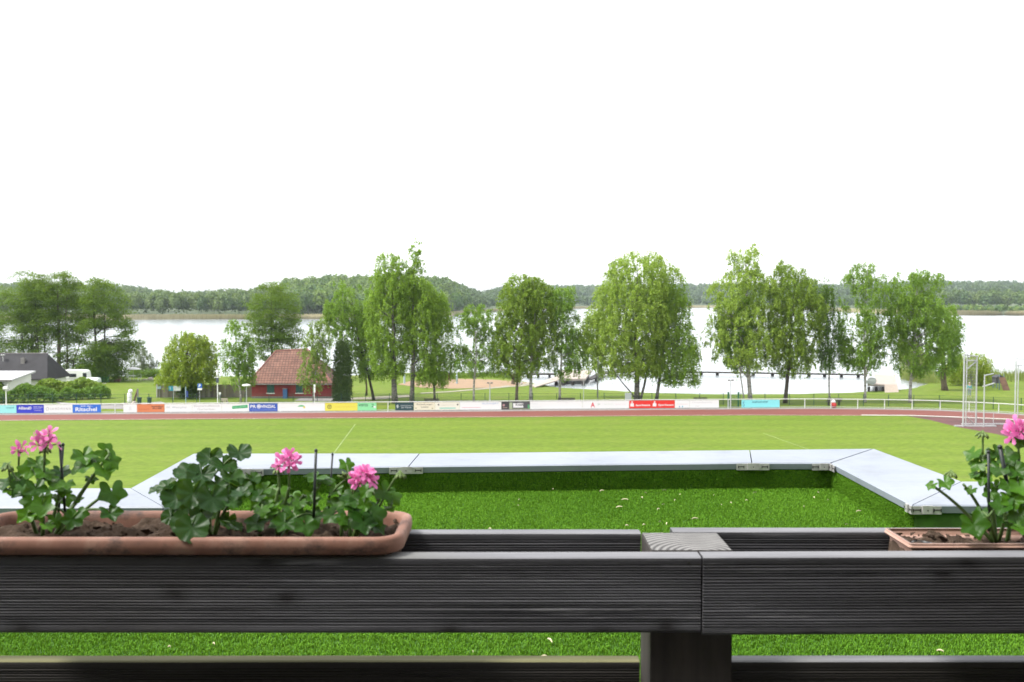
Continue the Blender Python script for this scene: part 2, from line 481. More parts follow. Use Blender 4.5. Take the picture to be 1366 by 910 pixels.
def forest(name, label, u0, u1, t0, t1, count, h, fs, nf, material, seed, clear=None):
    rg = np.random.default_rng(seed)
    u = rg.uniform(u0, u1, count); t = t0 + (t1 - t0) * rg.uniform(0, 1, count) ** 0.9
    ys_ = np.interp(u, fu, fY); yc = np.interp(u, HB_U, HB_D)
    y = ys_ + 14 + t * (yc - ys_ - 14)
    x = (u - CX) / FPX * y
    z = hill_z(u, y)
    H = h * rg.uniform(0.75, 1.15, count)
    rad = H * rg.uniform(0.26, 0.40, count)
    C = np.stack([x, y, z + H * 0.52], 1)
    V, tint = crowns(C, rad, H * 0.50, nf, np.full(count, fs), rg)
    # trunks under the crowns
    me = quads_mesh(name, V, 4, fattrs={'tint': tint})
    o = link(name, me, material)
    return tag(o, label, 'wood', kind='stuff')
MF1 = leaf_mat('wood_leaves_near', (0.045, 0.095, 0.022), (0.125, 0.180, 0.040), 0.25)
MF2 = leaf_mat('wood_leaves_fresh', (0.055, 0.120, 0.018), (0.150, 0.220, 0.034), 0.25)
MF3 = leaf_mat('wood_leaves_far', (0.045, 0.085, 0.028), (0.085, 0.135, 0.042), 0.25)
forest('forest', 'mixed wood lining the far left shore above a tan reed belt', -300, 470, 0.0, 0.16, 360, 16, 0.80, 420, MF1, 3)
forest('forest', 'wooded slope rising behind the far left shore wood', -400, 480, 0.15, 1.02, 1100, 14, 1.0, 150, MF1, 4)
forest('forest', 'fresh green wooded headland behind the tall birches', 380, 622, 0.0, 1.02, 460, 17, 0.95, 330, MF2, 5)
forest('forest', 'hazy far wooded ridge across the middle of the lake', 590, 1260, 0.35, 1.03, 1500, 17, 1.8, 70, MF3, 6)
forest('forest', 'low bushy wood on the distant middle shore', 600, 1240, 0.0, 0.30, 520, 14, 1.7, 90, MF3, 8)
forest('forest', 'dark wood on the right shore beyond the tan reeds', 1215, 1560, 0.09, 0.20, 260, 18, 1.2, 200, MF1, 9)
forest('forest', 'hazy wooded ridge on the far right', 1180, 1750, 0.4, 1.03, 900, 17, 1.8, 70, MF3, 10)
forest('forest', 'light green scrub behind the right reed belt', 1190, 1600, 0.0, 0.07, 240, 6.5, 0.8, 140, MF2, 11)

def blades(name, label, cat, XYZ, hgt, wid, lean, material, seed, nseg=1):
    rg = np.random.default_rng(seed); n = len(XYZ)
    a = rg.uniform(0, 6.283, n); d = np.stack([np.cos(a), np.sin(a), np.zeros(n)], 1)
    la = rg.uniform(0, 6.283, n); L = np.stack([np.cos(la), np.sin(la), np.zeros(n)], 1) * (lean * rg.uniform(0.2, 1, n))[:, None]
    h = hgt * rg.uniform(0.55, 1.15, n); w = (wid * rg.uniform(0.6, 1.2, n))[:, None]
    up = np.array([0, 0, 1.0])
    p0 = XYZ; p1 = XYZ + up * h[:, None] * 0.55 + L * h[:, None] * 0.3; p2 = XYZ + up * h[:, None] + L * h[:, None]
    q1 = np.stack([p0 - d * w, p0 + d * w, p1 + d * w * .8, p1 - d * w * .8], 1)
    q2 = np.stack([p1 - d * w * .8, p1 + d * w * .8, p2 + d * w * .12, p2 - d * w * .12], 1)
    V = np.concatenate([q1, q2], 0).reshape(-1, 3)
    ti = rg.uniform(0, 1, n)
    me = quads_mesh(name, V, 4, fattrs={'tint': np.r_[ti, ti]})
    o = link(name, me, material)
    return tag(o, label, cat, kind='stuff')
M_REED = leaf_mat('reed_stalks', (0.30, 0.26, 0.15), (0.42, 0.37, 0.23), 0.2, 0.8)
M_REEDG = leaf_mat('green_reeds', (0.10, 0.15, 0.025), (0.19, 0.20, 0.06), 0.3, 0.8)
rg = np.random.default_rng(20)
def far_reeds(u0, u1, n, depth, h, w, label, seed):
    rg = np.random.default_rng(seed)
    u = rg.uniform(u0, u1, n); y = np.interp(u, fu, fY) + rg.uniform(-4, depth, n)
    X = np.stack([(u - CX) / FPX * y, y, np.full(n, WATER - 0.1)], 1)
    blades('reeds', label, 'reeds', X, h, w, 0.12, M_REED, seed)
far_reeds(-200, 520, 16000, 14, 3.1, 0.35, 'tan reed belt along the far left shore', 21)
far_reeds(520, 1000, 16000, 26, 3.0, 0.6, 'thin pale reed belt along the distant middle shore', 22)
far_reeds(1000, 1500, 16000, 22, 3.6, 0.45, 'wide tan reed belt along the right shore of the lake', 23)
# near shore vegetation
def near_reeds(pts_px, n, h, w, material, label, seed, dep=6):
    rg = np.random.default_rng(seed)
    L = [G(*p) for p in pts_px]; t = rg.uniform(0, 1, n); q = interp_poly(L, t)
    q[:, 1] += rg.uniform(0, dep, n); q[:, 2] = np.maximum(gz(q[:, 0], q[:, 1]), WATER - 0.2)
    blades('reeds', label, 'reeds', q, h, w, 0.25, material, seed)
near_reeds([(1222, 515), (1250, 512), (1300, 511), (1366, 510), (1440, 510)], 9000, 1.7, 0.035, M_REEDG, 'tall yellow green grass on the near right shore', 24, 14)
near_reeds([(570, 508), (610, 505.5), (650, 504), (690, 506.5), (712, 508)], 5000, 0.9, 0.05, leaf_mat('bank_herbs', (0.08, 0.15, 0.02), (0.15, 0.22, 0.03), 0.3, 0.8), 'green bank herbs between sand court and left jetty', 25, 7)
# ================================================================== TREES
def birch_bark(name, c_light, c_dark, lo=0.45, hi=0.62):
    m, nt, b = newmat(name)
    n1 = noise(nt, mapping(nt, (2.2, 2.2, 5.0)), 1.6, 5, 0.7)
    n2 = noise(nt, mapping(nt, (0.4, 0.4, 0.35)), 1.0, 3)
    c = ramp(nt, n1, [(lo, c_light), (hi, c_dark)])
    c = mixc(nt, ramp(nt, n2, [(0.5, (0, 0, 0)), (0.65, (0.7, 0.7, 0.7))]), c, c_dark)
    nt.links.new(c, b.inputs['Base Color']); b.inputs['Roughness'].default_value = 0.85
    return m
B_WHITE = birch_bark('white_birch_bark', (0.36, 0.34, 0.31), (0.07, 0.065, 0.06))
B_GREY = birch_bark('grey_birch_bark', (0.25, 0.23, 0.20), (0.05, 0.045, 0.04), 0.36, 0.56)
B_DARK = mat('dark_bark', (0.055, 0.045, 0.035), 0.9, var=0.4, vscale=3)
B_BROWN = mat('brown_bark', (0.11, 0.085, 0.06), 0.9, var=0.4, vscale=3)
L_BIRCH = leaf_mat('birch_leaves', (0.1530, 0.2709, 0.0238), (0.2711, 0.4100, 0.0446))
L_BIRCHY = leaf_mat('pale_birch_leaves', (0.2146, 0.3221, 0.0356), (0.3380, 0.4539, 0.0743))
L_OLIVE = leaf_mat('olive_birch_leaves', (0.1459, 0.2417, 0.0238), (0.2433, 0.3442, 0.0386))
L_GREEN = leaf_mat('fresh_birch_leaves', (0.1213, 0.2359, 0.0238), (0.2139, 0.3408, 0.0386))
L_LIGHT = leaf_mat('light_birch_leaves', (0.1364, 0.2260, 0.0338), (0.2108, 0.2938, 0.0473))
L_ALDER = leaf_mat('alder_leaves', (0.0673, 0.1405, 0.0122), (0.1398, 0.2192, 0.0168))
L_DARK = leaf_mat('dark_tree_leaves', (0.0548, 0.1322, 0.0132), (0.1037, 0.1917, 0.0176))
L_WILLOW = leaf_mat('willow_leaves', (0.16, 0.265, 0.016), (0.31, 0.37, 0.030))
L_THUJA = leaf_mat('thuja_sprays', (0.030, 0.062, 0.012), (0.062, 0.105, 0.018), 0.15)
L_GREYL = leaf_mat('grey_willow_leaves', (0.10, 0.13, 0.07), (0.16, 0.19, 0.11))
L_HEDGE = leaf_mat('hedge_leaves', (0.0530, 0.1368, 0.0120), (0.1272, 0.2280, 0.0200), 0.25)
L_HEDGEY = leaf_mat('light_hedge_leaves', (0.1060, 0.1938, 0.0150), (0.2014, 0.2850, 0.0300), 0.3)

def lattice(seed):
    rg = np.random.default_rng(seed); T = rg.uniform(0, 1, (17, 17, 17))
    def f(p):
        q = np.mod(p, 16.0); i = np.floor(q).astype(int); w = q - i; w = w * w * (3 - 2 * w); j = (i + 1) % 16
        r = 0
        for a in (0, 1):
            for b in (0, 1):
                for c in (0, 1):
                    ix = j[:, 0] if a else i[:, 0]; iy = j[:, 1] if b else i[:, 1]; iz = j[:, 2] if c else i[:, 2]
                    r = r + T[ix, iy, iz] * (w[:, 0] if a else 1 - w[:, 0]) * (w[:, 1] if b else 1 - w[:, 1]) * (w[:, 2] if c else 1 - w[:, 2])
        return r
    return f

TREE_FACES = 0
def tree(name, label, base, outline, style, leaf, bark, tr=0.22, dens=1.0, seed=1, stems=None, group='trees on the lake bank', gap=0.40, limbs=46, cat='tree', trunk_top=0.93, by_depth=None, depth_k=0.85, lsize=1.0):
    """base: ground pixel of the trunk; outline: rows (y, x_left, x_right) of the crown as measured; both are turned into metres at the tree's own distance"""
    global TREE_FACES
    rg = np.random.default_rng(seed); rnd = random.Random(seed)
    B = G(*base) if by_depth is None else D(base[0], base[1], by_depth)
    if by_depth is not None: B.z = float(gz(B.x, B.y))
    Y = B.y; s = Y / FPX
    root = thing(name, label, cat, B, group)
    zs = np.array([D(0, r[0], Y).z for r in outline])[::-1]
    xl = np.array([(r[1] - CX) * s for r in outline])[::-1]
    xr = np.array([(r[2] - CX) * s for r in outline])[::-1]
    ztop, zbot = zs[-1], zs[0]; Hc = ztop - zbot
    # ---- clump centres inside the measured outline
    zz = rg.uniform(zbot, ztop, 6000); hw = np.interp(zz, zs, xr - xl) / 2
    wgt = hw ** 1.6 + 0.04; idx = rg.choice(len(zz), size=5200, p=wgt / wgt.sum()); z = zz[idx]
    cx = np.interp(z, zs, (xr + xl) / 2); hw = np.interp(z, zs, xr - xl) / 2
    hmax = hw.max(); hd = np.minimum(hw, hmax) * depth_k
    a = rg.uniform(0, 6.283, len(z)); r = rg.uniform(0, 1, len(z)) ** 0.45
    pad = {'birch': -0.10, 'weep': -0.10, 'alder': 0.05, 'round': 0.10, 'cone': 0.03}[style]
    k = np.clip(1 - pad / np.maximum(hw, 0.2), 0.3, 1.12)
    p = np.stack([cx + np.cos(a) * r * hw * k, Y + np.sin(a) * r * hd * k, z], 1)
    f1 = lattice(seed); f2 = lattice(seed + 50)
    sc_ = {'alder': (0.40, 0.40, 0.85), 'birch': (0.55, 0.55, 0.40), 'weep': (0.8, 0.8, 0.25)}.get(style, (0.5, 0.5, 0.5))
    nz = f1(p * np.array(sc_) + 3) * 0.65 + f2(p * np.array(sc_) * 2.3 + 7) * 0.35
    p = p[nz > gap - 0.005]
    area = np.trapezoid(xr - xl, zs) if hasattr(np, 'trapezoid') else np.trapz(xr - xl, zs)
    # ---- leaves per style
    if style in ('birch', 'weep'):
        per = 60 if style == 'birch' else 66
        nleaf = int(area * 640 * dens / lsize ** 2)
        ncl = max(40, min(len(p), nleaf // per)); p = p[:ncl]; N = ncl * per
        ci = np.repeat(np.arange(ncl), per)
        L = (rg.uniform(0.5, 1.8, ncl) if style == 'birch' else rg.uniform(1.2, 3.2, ncl))
        nst = 4; sid = rg.integers(0, nst, N)
        so_ = rg.normal(size=(ncl, nst, 2)) * (0.22 if style == 'birch' else 0.28); sl = rg.uniform(0.4, 1, (ncl, nst))
        t = rg.uniform(0, 1, N) ** 0.8
        off = so_[ci, sid] * (0.5 + 0.6 * t[:, None]) + rg.normal(size=(N, 2)) * 0.06
        c = p[ci].copy(); c[:, :2] += off; c[:, 2] += 0.25 - t * L[ci] * sl[ci, sid] + rg.normal(size=N) * 0.05
        c[:, 2] = np.maximum(c[:, 2], zbot - 1.0 + rg.uniform(0, 0.8, N))
        nrm = rg.normal(size=(N, 3)) * 0.75 + np.array([0, -0.25, 0.75])
        ls, lw = 0.085 * lsize, 0.060 * lsize
    elif style == 'cone':
        nleaf = int(area * 620 * dens); ncl = min(len(p), 2000); per = max(6, nleaf // ncl); p = p[:ncl]; N = ncl * per
        ci = np.repeat(np.arange(ncl), per)
        c = p[ci] + rg.normal(size=(N, 3)) * np.array([0.10, 0.10, 0.16]); nrm = rg.normal(size=(N, 3)); nrm[:, 2] *= 0.3
        ls, lw = 0.10, 0.045
    else:
        per = 58; nleaf = int(area * 330 * dens / lsize ** 2); ncl = max(40, min(len(p), nleaf // per)); p = p[:ncl]; N = ncl * per
        ci = np.repeat(np.arange(ncl), per)
        sg = np.array([0.48, 0.48, 0.22]) if style == 'alder' else np.array([0.33, 0.33, 0.26])
        c = p[ci] + rg.normal(size=(N, 3)) * sg
        if style == 'alder':
            dx = c[:, :2] - p[ci][:, :2]; c[:, 2] -= 0.10 * (dx ** 2).sum(1)
        nrm = rg.normal(size=(N, 3)) * np.array([0.55, 0.55, 0.7]) + np.array([0, 0, 0.7])
        ls, lw = 0.105 * lsize, 0.085 * lsize
    nrm /= np.linalg.norm(nrm, axis=1)[:, None]
    u = np.cross(nrm, rg.normal(size=(N, 3))); u /= np.linalg.norm(u, axis=1)[:, None]; v = np.cross(nrm, u)
    k = rg.uniform(0.65, 1.3, N)[:, None]
    V = np.stack([c - u * ls * k, c - v * lw * k, c + u * ls * k, c + v * lw * k], 1).reshape(-1, 3)
    tint = np.clip(rg.uniform(0, 1, len(p))[ci] * 0.48 + 0.18 + rg.uniform(0, 0.18, N), 0, 1)
    TREE_FACES += N
    V = V - np.array(B)
    me = quads_mesh('crown', V, 4, fattrs={'tint': tint})
    link('crown', me, leaf, root, world_coords=False)
    # ---- trunk with limbs that reach the clumps
    tb = MB()
    stems = stems or [None]
    paths = []
    for si, st in enumerate(stems):
        if st is None:
            zt = zbot + Hc * trunk_top; xt = float(np.interp(zt, zs, (xr + xl) / 2))
            top = Vector((xt, Y + rnd.uniform(-.3, .3), zt)); b0 = B.copy(); rr0 = tr
        else:
            (bx, tx, ty, rr0) = st
            b0 = Vector(((bx - CX) * s, Y + rnd.uniform(-0.5, 0.5), B.z)); top = D(tx, ty, Y + rnd.uniform(-.6, .6))
        n = 12; pts = []; rs = []
        wob = [rnd.uniform(-1, 1) for _ in range(4)]
        for i in range(n + 1):
            t = i / n; q = b0.lerp(top, t)
            q.x += (math.sin(t * 5 + wob[0] * 3) * 0.14 + math.sin(t * 11 + wob[1] * 3) * 0.05) * min(1, t * 4) * (1 - t * 0.3)
            q.y += math.sin(t * 6 + wob[2] * 3) * 0.14 * min(1, t * 4)
            pts.append(q); rs.append(max(0.015, rr0 * (1.25 if i == 0 else 1.0) * (1 - t) ** 0.75))
        pts[0].z -= 0.15
        tb.tube(pts, rs, 8); paths.append((pts, rs))
    if style != 'cone':
        order = list(range(len(p))); rnd.shuffle(order)
        for j in order[:limbs]:
            q = Vector(p[j]); pts, rs = paths[j % len(paths)]
            hd_ = math.hypot(q.x - pts[6].x, q.y - pts[6].y)
            za = q.z - hd_ * (rnd.uniform(0.35, 0.8) if style != 'alder' else rnd.uniform(-0.1, 0.35))
            za = min(max(za, B.z + (zbot - B.z) * 0.75 + 0.3), pts[-1].z - 0.3)
            i = min(range(1, len(pts)), key=lambda k_: abs(pts[k_].z - za)); o = pts[i]
            m_ = o.lerp(q, 0.55) + Vector((rnd.uniform(-.15, .15), rnd.uniform(-.15, .15), 0.10 * hd_ if style != 'alder' else 0.02 * hd_))
            r0 = min(rs[i] * 0.55, 0.02 + 0.018 * (q - o).length)
            tb.tube([o, o.lerp(m_, .5) + Vector((0, 0, .03 * hd_)), m_, q], [r0, r0 * .75, r0 * .5, 0.012], 5, cap=False)
    tb.build('trunk', bark, root, smooth=True)
    return root

# --- alders behind the dark roofed house
T = tree
T('alder_tree', 'slim alder at the left edge rising behind the dark roof', (30, 507), [(358, 30, 42), (372, 12, 55), (395, -8, 62), (425, -18, 62), (455, -22, 55), (480, -18, 42), (492, 10, 35)], 'alder', L_ALDER, B_DARK, 0.2, 0.75, 11,
  stems=[(33, 26, 380, 0.2), (42, 42, 400, 0.17), (-12, -10, 400, 0.17)], group='alders behind the house', gap=0.43)
T('alder_tree', 'multi stemmed alder with bare lower trunks behind the roof ridge', (54, 508), [(366, 40, 58), (380, 28, 72), (405, 25, 82), (430, 25, 84), (450, 30, 80), (472, 38, 75), (486, 45, 68)], 'alder', L_ALDER, B_DARK, 0.2, 0.65, 12,
  stems=[(52, 46, 385, 0.17), (57, 63, 395, 0.17), (50, 44, 420, 0.13)], group='alders behind the house', gap=0.43)
T('alder_tree', 'broad alder with thick straight trunk and flat spreading top', (80, 508), [(361, 66, 86), (368, 55, 102), (385, 48, 112), (410, 50, 118), (430, 60, 118), (455, 66, 112), (480, 70, 108), (498, 72, 104)], 'alder', L_ALDER, B_BROWN, 0.36, 0.85, 13,
  stems=[(78, 78, 372, 0.36), (88, 90, 385, 0.18), (92, 115, 430, 0.16)], group='alders behind the house', gap=0.42)
T('alder_tree', 'wide layered alder reaching over the lake beside the white caravan', (128, 509), [(372, 120, 140), (380, 112, 160), (395, 108, 168), (420, 104, 174), (445, 106, 181), (458, 110, 187), (470, 108, 178), (488, 104, 168), (500, 102, 166)], 'alder', L_ALDER, B_DARK, 0.3, 1.15, 14,
  stems=[(127, 126, 385, 0.27), (134, 140, 390, 0.2)], group='alders behind the house', gap=0.40, limbs=70)
T('bush', 'dark undergrowth bush below the layered alder', (135, 509), [(478, 112, 152), (490, 104, 164), (502, 102, 168), (509, 104, 168)], 'round', L_DARK, B_DARK, 0.08, 1.2, 15, group='bushes by the garden', cat='bush', gap=0.25)
T('bush', 'grey green willow bush behind the garden parasol', (188, 501.5), [(462, 182, 190), (472, 176, 206), (485, 170, 209), (498, 168, 210), (505, 168, 209)], 'birch', L_GREYL, B_GREY, 0.06, 0.9, 16, group='bushes by the garden', cat='bush')
T('bush', 'low dark hedge bush behind the parasol and garden table', (190, 503), [(495, 170, 215), (501, 168, 216), (507, 168, 216)], 'round', L_DARK, B_DARK, 0.05, 1.8, 17, group='bushes by the garden', cat='bush', gap=0.2)
T('willow_tree', 'rounded yellow green willow in front of the wooden fence', (249, 531), [(443, 240, 262), (450, 229, 276), (460, 223, 284), (475, 219, 289), (492, 214, 291), (503, 209, 287), (511, 211, 284)], 'birch', L_WILLOW, B_DARK, 0.2, 1.7, 18, group='trees by the car park', gap=0.18)
T('bush', 'small dark bush at the foot of the yellow green willow', (250, 531), [(511, 240, 258), (520, 238, 262), (531, 240, 260)], 'round', L_DARK, B_DARK, 0.05, 1.6, 19, group='bushes by the garden', cat='bush', gap=0.25)
T('birch_tree', 'slender young birch with pale trunk left of the red house', (321, 537), [(427, 307, 316), (438, 300, 328), (452, 294, 336), (470, 292, 338), (485, 294, 338), (498, 295, 338), (507, 297, 337), (514, 303, 333)], 'birch', L_GREEN, B_WHITE, 0.12, 0.85, 20, group='trees by the car park', gap=0.43)
T('alder_tree', 'tall olive alder standing alone behind the red house', (362, 508), [(376, 350, 374), (384, 342, 386), (395, 336, 396), (412, 329, 401), (432, 328, 402), (450, 332, 404), (465, 337, 400), (476, 343, 393), (484, 352, 382)], 'alder', L_ALDER, B_DARK, 0.26, 1.0, 21, gap=0.38, limbs=70)
T('birch_tree', 'small light green birch in front of the red house wall', (418, 538), [(427, 421, 431), (438, 412, 438), (455, 406, 440), (475, 403, 438), (492, 399, 438), (503, 399, 436), (511, 404, 430), (517, 410, 427)], 'birch', L_LIGHT, B_WHITE, 0.09, 0.8, 22, group='trees by the car park', gap=0.36)
T('thuja_tree', 'dark columnar thuja beside the right end of the red house', (456, 537), [(455, 452, 458), (462, 447, 464), (475, 444, 468), (500, 443, 469), (525, 442, 469), (537, 443, 468)], 'cone', L_THUJA, B_DARK, 0.12, 1.3, 23, group='trees by the car park', gap=0.12)
# --- the row on the bank
T('birch_tree', 'dark leaved birch with black trunk just right of the thuja', (499, 534), [(374, 446, 468), (384, 438, 492), (400, 433, 503), (425, 432, 508), (450, 440, 508), (472, 452, 508), (490, 470, 508), (504, 478, 507)], 'birch', L_GREEN, B_DARK, 0.17, 0.9, 24, gap=0.40)
T('birch_tree', 'thin birch further back showing its trunk left of the black one', (489, 528), [(400, 478, 500), (430, 470, 508), (465, 474, 508), (490, 480, 504), (503, 484, 498)], 'birch', L_GREEN, B_BROWN, 0.12, 0.5, 25)
T('birch_tree', 'stout rough barked birch with hanging foliage in the left group', (527, 538), [(338, 507, 528), (345, 501, 542), (360, 499, 548), (385, 493, 552), (415, 488, 550), (445, 490, 548), (475, 495, 548), (492, 498, 542), (506, 504, 532)], 'birch', L_BIRCH, B_GREY, 0.34, 1.25, 26, gap=0.36)
T('birch_tree', 'tallest birch with a narrow pointed tip in the left group', (549, 538), [(319, 551, 557), (330, 548, 562), (350, 546, 564), (366, 547, 563), (372, 538, 574), (395, 533, 582), (425, 535, 588), (455, 540, 590), (482, 545, 590), (500, 548, 585), (508, 552, 578)], 'birch', L_BIRCH, B_GREY, 0.27, 1.2, 27, gap=0.36)
T('birch_tree', 'drooping birch at the right side of the left group', (580, 537), [(385, 562, 588), (400, 566, 600), (430, 572, 605), (460, 572, 606), (485, 570, 606), (500, 574, 602), (508, 578, 590)], 'weep', L_BIRCH, B_GREY, 0.14, 1.0, 28, gap=0.38)
T('birch_tree', 'open crowned birch with gaps of lake showing, left of the jetty', (632, 538), [(406, 624, 640), (416, 612, 660), (432, 604, 668), (448, 602, 668), (462, 606, 664), (478, 602, 662), (490, 606, 658), (500, 618, 648)], 'birch', L_GREEN, B_WHITE, 0.13, 0.75, 29, gap=0.47)
T('birch_tree', 'olive birch with dark trunk in the middle pair', (689, 538), [(368, 682, 712), (376, 676, 722), (392, 667, 728), (415, 664, 728), (440, 660, 726), (462, 655, 724), (480, 655, 722), (493, 662, 716), (503, 678, 704)], 'birch', L_OLIVE, B_BROWN, 0.18, 1.2, 30, gap=0.37)
T('birch_tree', 'olive birch with speckled white trunk in the middle pair', (708, 538), [(372, 694, 722), (388, 696, 738), (412, 698, 742), (440, 698, 746), (465, 694, 746), (485, 694, 742), (498, 700, 730)], 'birch', L_OLIVE, B_WHITE, 0.2, 1.1, 31, gap=0.38)
T('birch_tree', 'fresh green birch with white trunk right of the middle pair', (747, 538), [(383, 738, 762), (392, 730, 770), (410, 730, 770), (435, 736, 772), (458, 738, 780), (475, 738, 788), (490, 742, 782), (500, 744, 760)], 'birch', L_GREEN, B_WHITE, 0.15, 0.9, 32, gap=0.42)
T('birch_tree', 'large round weeping birch, widest of the row, with forked trunk', (851, 538), [(337, 838, 868), (343, 822, 888), (352, 812, 902), (366, 805, 908), (385, 797, 908), (405, 788, 904), (425, 780, 898), (448, 772, 892), (470, 778, 888), (488, 788, 885), (500, 800, 880)], 'birch', L_BIRCHY, B_GREY, 0.33, 1.3, 33, gap=0.34, limbs=70,
  stems=[(850, 850, 352, 0.33), (852, 800, 470, 0.10), (853, 895, 400, 0.16)])
T('birch_tree', 'weeping birch with slim white trunk merged with the largest birch', (875, 538), [(356, 880, 906), (372, 878, 915), (400, 874, 918), (425, 870, 924), (450, 868, 936), (475, 868, 940), (495, 872, 936), (506, 890, 934)], 'weep', L_BIRCH, B_GREY, 0.2, 1.05, 34, gap=0.37)
T('birch_tree', 'thin curtain of hanging birch twigs left of the largest birch', (797, 530), [(408, 778, 800), (425, 768, 812), (450, 764, 815), (475, 770, 812), (490, 780, 800)], 'weep', L_BIRCHY, B_GREY, 0.06, 0.45, 35, gap=0.45)
T('birch_tree', 'pale yellow green birch with bright white trunk and airy top', (1001, 538), [(328, 975, 1012), (338, 968, 1016), (350, 974, 1012), (364, 970, 1022), (378, 946, 1032), (395, 944, 1045), (418, 950, 1046), (440, 944, 1046), (460, 944, 1044), (478, 950, 1040), (490, 974, 1030)], 'birch', L_BIRCHY, B_WHITE, 0.26, 1.0, 36, gap=0.40, limbs=70)
T('birch_tree', 'thin pale second stem leaning beside the bright white birch', (993, 538), [(395, 960, 1000), (430, 955, 1005), (465, 960, 1004), (488, 968, 1002), (498, 980, 998)], 'birch', L_GREEN, B_WHITE, 0.09, 0.7, 37, gap=0.42)
T('birch_tree', 'dense birch with dark leaning trunk and twin tips', (1049, 538), [(348, 1036, 1044), (360, 1030, 1072), (368, 1028, 1086), (384, 1026, 1094), (408, 1028, 1104), (430, 1026, 1098), (450, 1024, 1094), (472, 1022, 1090), (488, 1032, 1084), (500, 1045, 1074)], 'birch', L_OLIVE, B_DARK, 0.24, 1.15, 38, gap=0.37,
  stems=[(1049, 1062, 365, 0.24)])
T('birch_tree', 'slim weeping birch with hanging strands between two fuller birches', (1107, 537), [(372, 1090, 1104), (384, 1084, 1116), (410, 1082, 1122), (440, 1084, 1126), (468, 1086, 1126), (488, 1092, 1120)], 'weep', L_DARK, B_WHITE, 0.11, 0.75, 39, gap=0.42)
T('birch_tree', 'fresh green birch with airy tip left of the tarpaulin covered boat', (1154, 537), [(351, 1142, 1172), (360, 1132, 1176), (374, 1126, 1180), (395, 1122, 1188), (415, 1120, 1190), (435, 1116, 1192), (458, 1114, 1186), (478, 1120, 1182), (492, 1130, 1172)], 'birch', L_GREEN, B_WHITE, 0.15, 0.85, 40, gap=0.43)
T('birch_tree', 'wide green birch with white trunk right of the wooden ramp', (1214, 537), [(357, 1196, 1208), (368, 1194, 1256), (380, 1190, 1262), (400, 1188, 1266), (425, 1186, 1272), (448, 1186, 1270), (468, 1188, 1262), (485, 1194, 1250), (498, 1204, 1240)], 'birch', L_GREEN, B_WHITE, 0.2, 1.1, 41, gap=0.39, limbs=60)
T('birch_tree', 'green tree with leaning brown trunk at the right end of the row', (1263, 521), [(400, 1248, 1268), (415, 1240, 1278), (432, 1236, 1288), (450, 1238, 1288), (470, 1236, 1282), (488, 1240, 1280), (500, 1250, 1272)], 'birch', L_GREEN, B_BROWN, 0.42, 0.95, 42, gap=0.40,
  stems=[(1263, 1252, 420, 0.42)])
T('willow_tree', 'low spreading weeping willow behind the throwing cage', (1296, 514), [(468, 1278, 1300), (474, 1270, 1312), (482, 1264, 1322), (491, 1262, 1329), (499, 1268, 1328), (506, 1278, 1310)], 'weep', L_WILLOW, B_DARK, 0.3, 1.4, 43, gap=0.30)
# --- hedges
def hedge(label, a, b, hgt, dep, material, n, seed, fs=0.11):
    rg = np.random.default_rng(seed); A, B_ = G(*a), G(*b)
    root = thing('hedge', label, 'hedge', A, 'hedges by the house')
    L = (B_ - A); ln = L.length; d = L.normalized(); nn = Vector((-d.y, d.x, 0))
    t = rg.uniform(0, 1, n); f1 = lattice(seed)
    prof = 0.65 + 0.6 * f1(np.stack([t * ln * 0.55, np.zeros(n), np.zeros(n)], 1) + 2)
    th = rg.uniform(0, math.pi, n); rr = rg.uniform(0.8, 1.05, n)
    w = np.cos(th) * dep / 2 * rr; z = np.sin(th) ** 0.45 * hgt * prof * rr
    # thin the ends
    e = np.minimum(1, np.minimum(t, 1 - t) * ln / 0.8); z = z * (0.55 + 0.45 * e)
    lump = f1(np.stack([t * ln * 1.6, w * 2, z * 1.6], 1)) * 0.6
    c = np.array(A)[None] * 0 + np.outer(t * ln, np.array(d)) + np.outer(w + (lump - .15), np.array(nn)); c[:, 2] += z + lump * 0.3
    nrm = rg.normal(size=(n, 3)) + np.array([0, -0.5, 0.6]); nrm /= np.linalg.norm(nrm, axis=1)[:, None]
    u = np.cross(nrm, rg.normal(size=(n, 3))); u /= np.linalg.norm(u, axis=1)[:, None]; v = np.cross(nrm, u)
    k = rg.uniform(0.6, 1.3, n)[:, None] * fs
    V = np.stack([c - u * k, c - v * k * .8, c + u * k, c + v * k * .8], 1).reshape(-1, 3)
    me = quads_mesh('foliage', V, 4, fattrs={'tint': np.clip(lump * 2 + rg.uniform(-.2, .3, n), 0, 1)})
    link('foliage', me, material, root, world_coords=False)
    sb = MB()
    for k_ in range(int(ln / 0.7)):
        q = d * (k_ * 0.7 + 0.3); sb.tube([q + Vector((0, 0, -0.05)), q + nn * 0.1 + Vector((0.1, 0, hgt * 0.55)), q - nn * .1 + Vector((-.05, 0, hgt * 0.8))], [0.05, 0.035, 0.015], 5)
    sb.build('stems', B_DARK, root, world=False)
    return root
hedge('long clipped green hedge behind the mesh fence at far left', (-60, 538.5), (80, 536), 1.65, 2.2, L_HEDGE, 15000, 60, 0.13)
hedge('lower green hedge running from the lane towards the garden', (80, 534), (147, 531.5), 1.35, 1.8, L_HEDGE, 6500, 61, 0.14)
hedge('light yellow green shrubs between the white garage and the caravan', (46, 529.5), (142, 528.0), 1.7, 2.0, L_HEDGEY, 7000, 62, 0.15)
hedge('yellowish bush at the extreme left in front of the white garage', (-40, 534), (6, 533), 2.6, 1.8, L_HEDGEY, 4500, 63)
print('TREE_FACES', TREE_FACES)
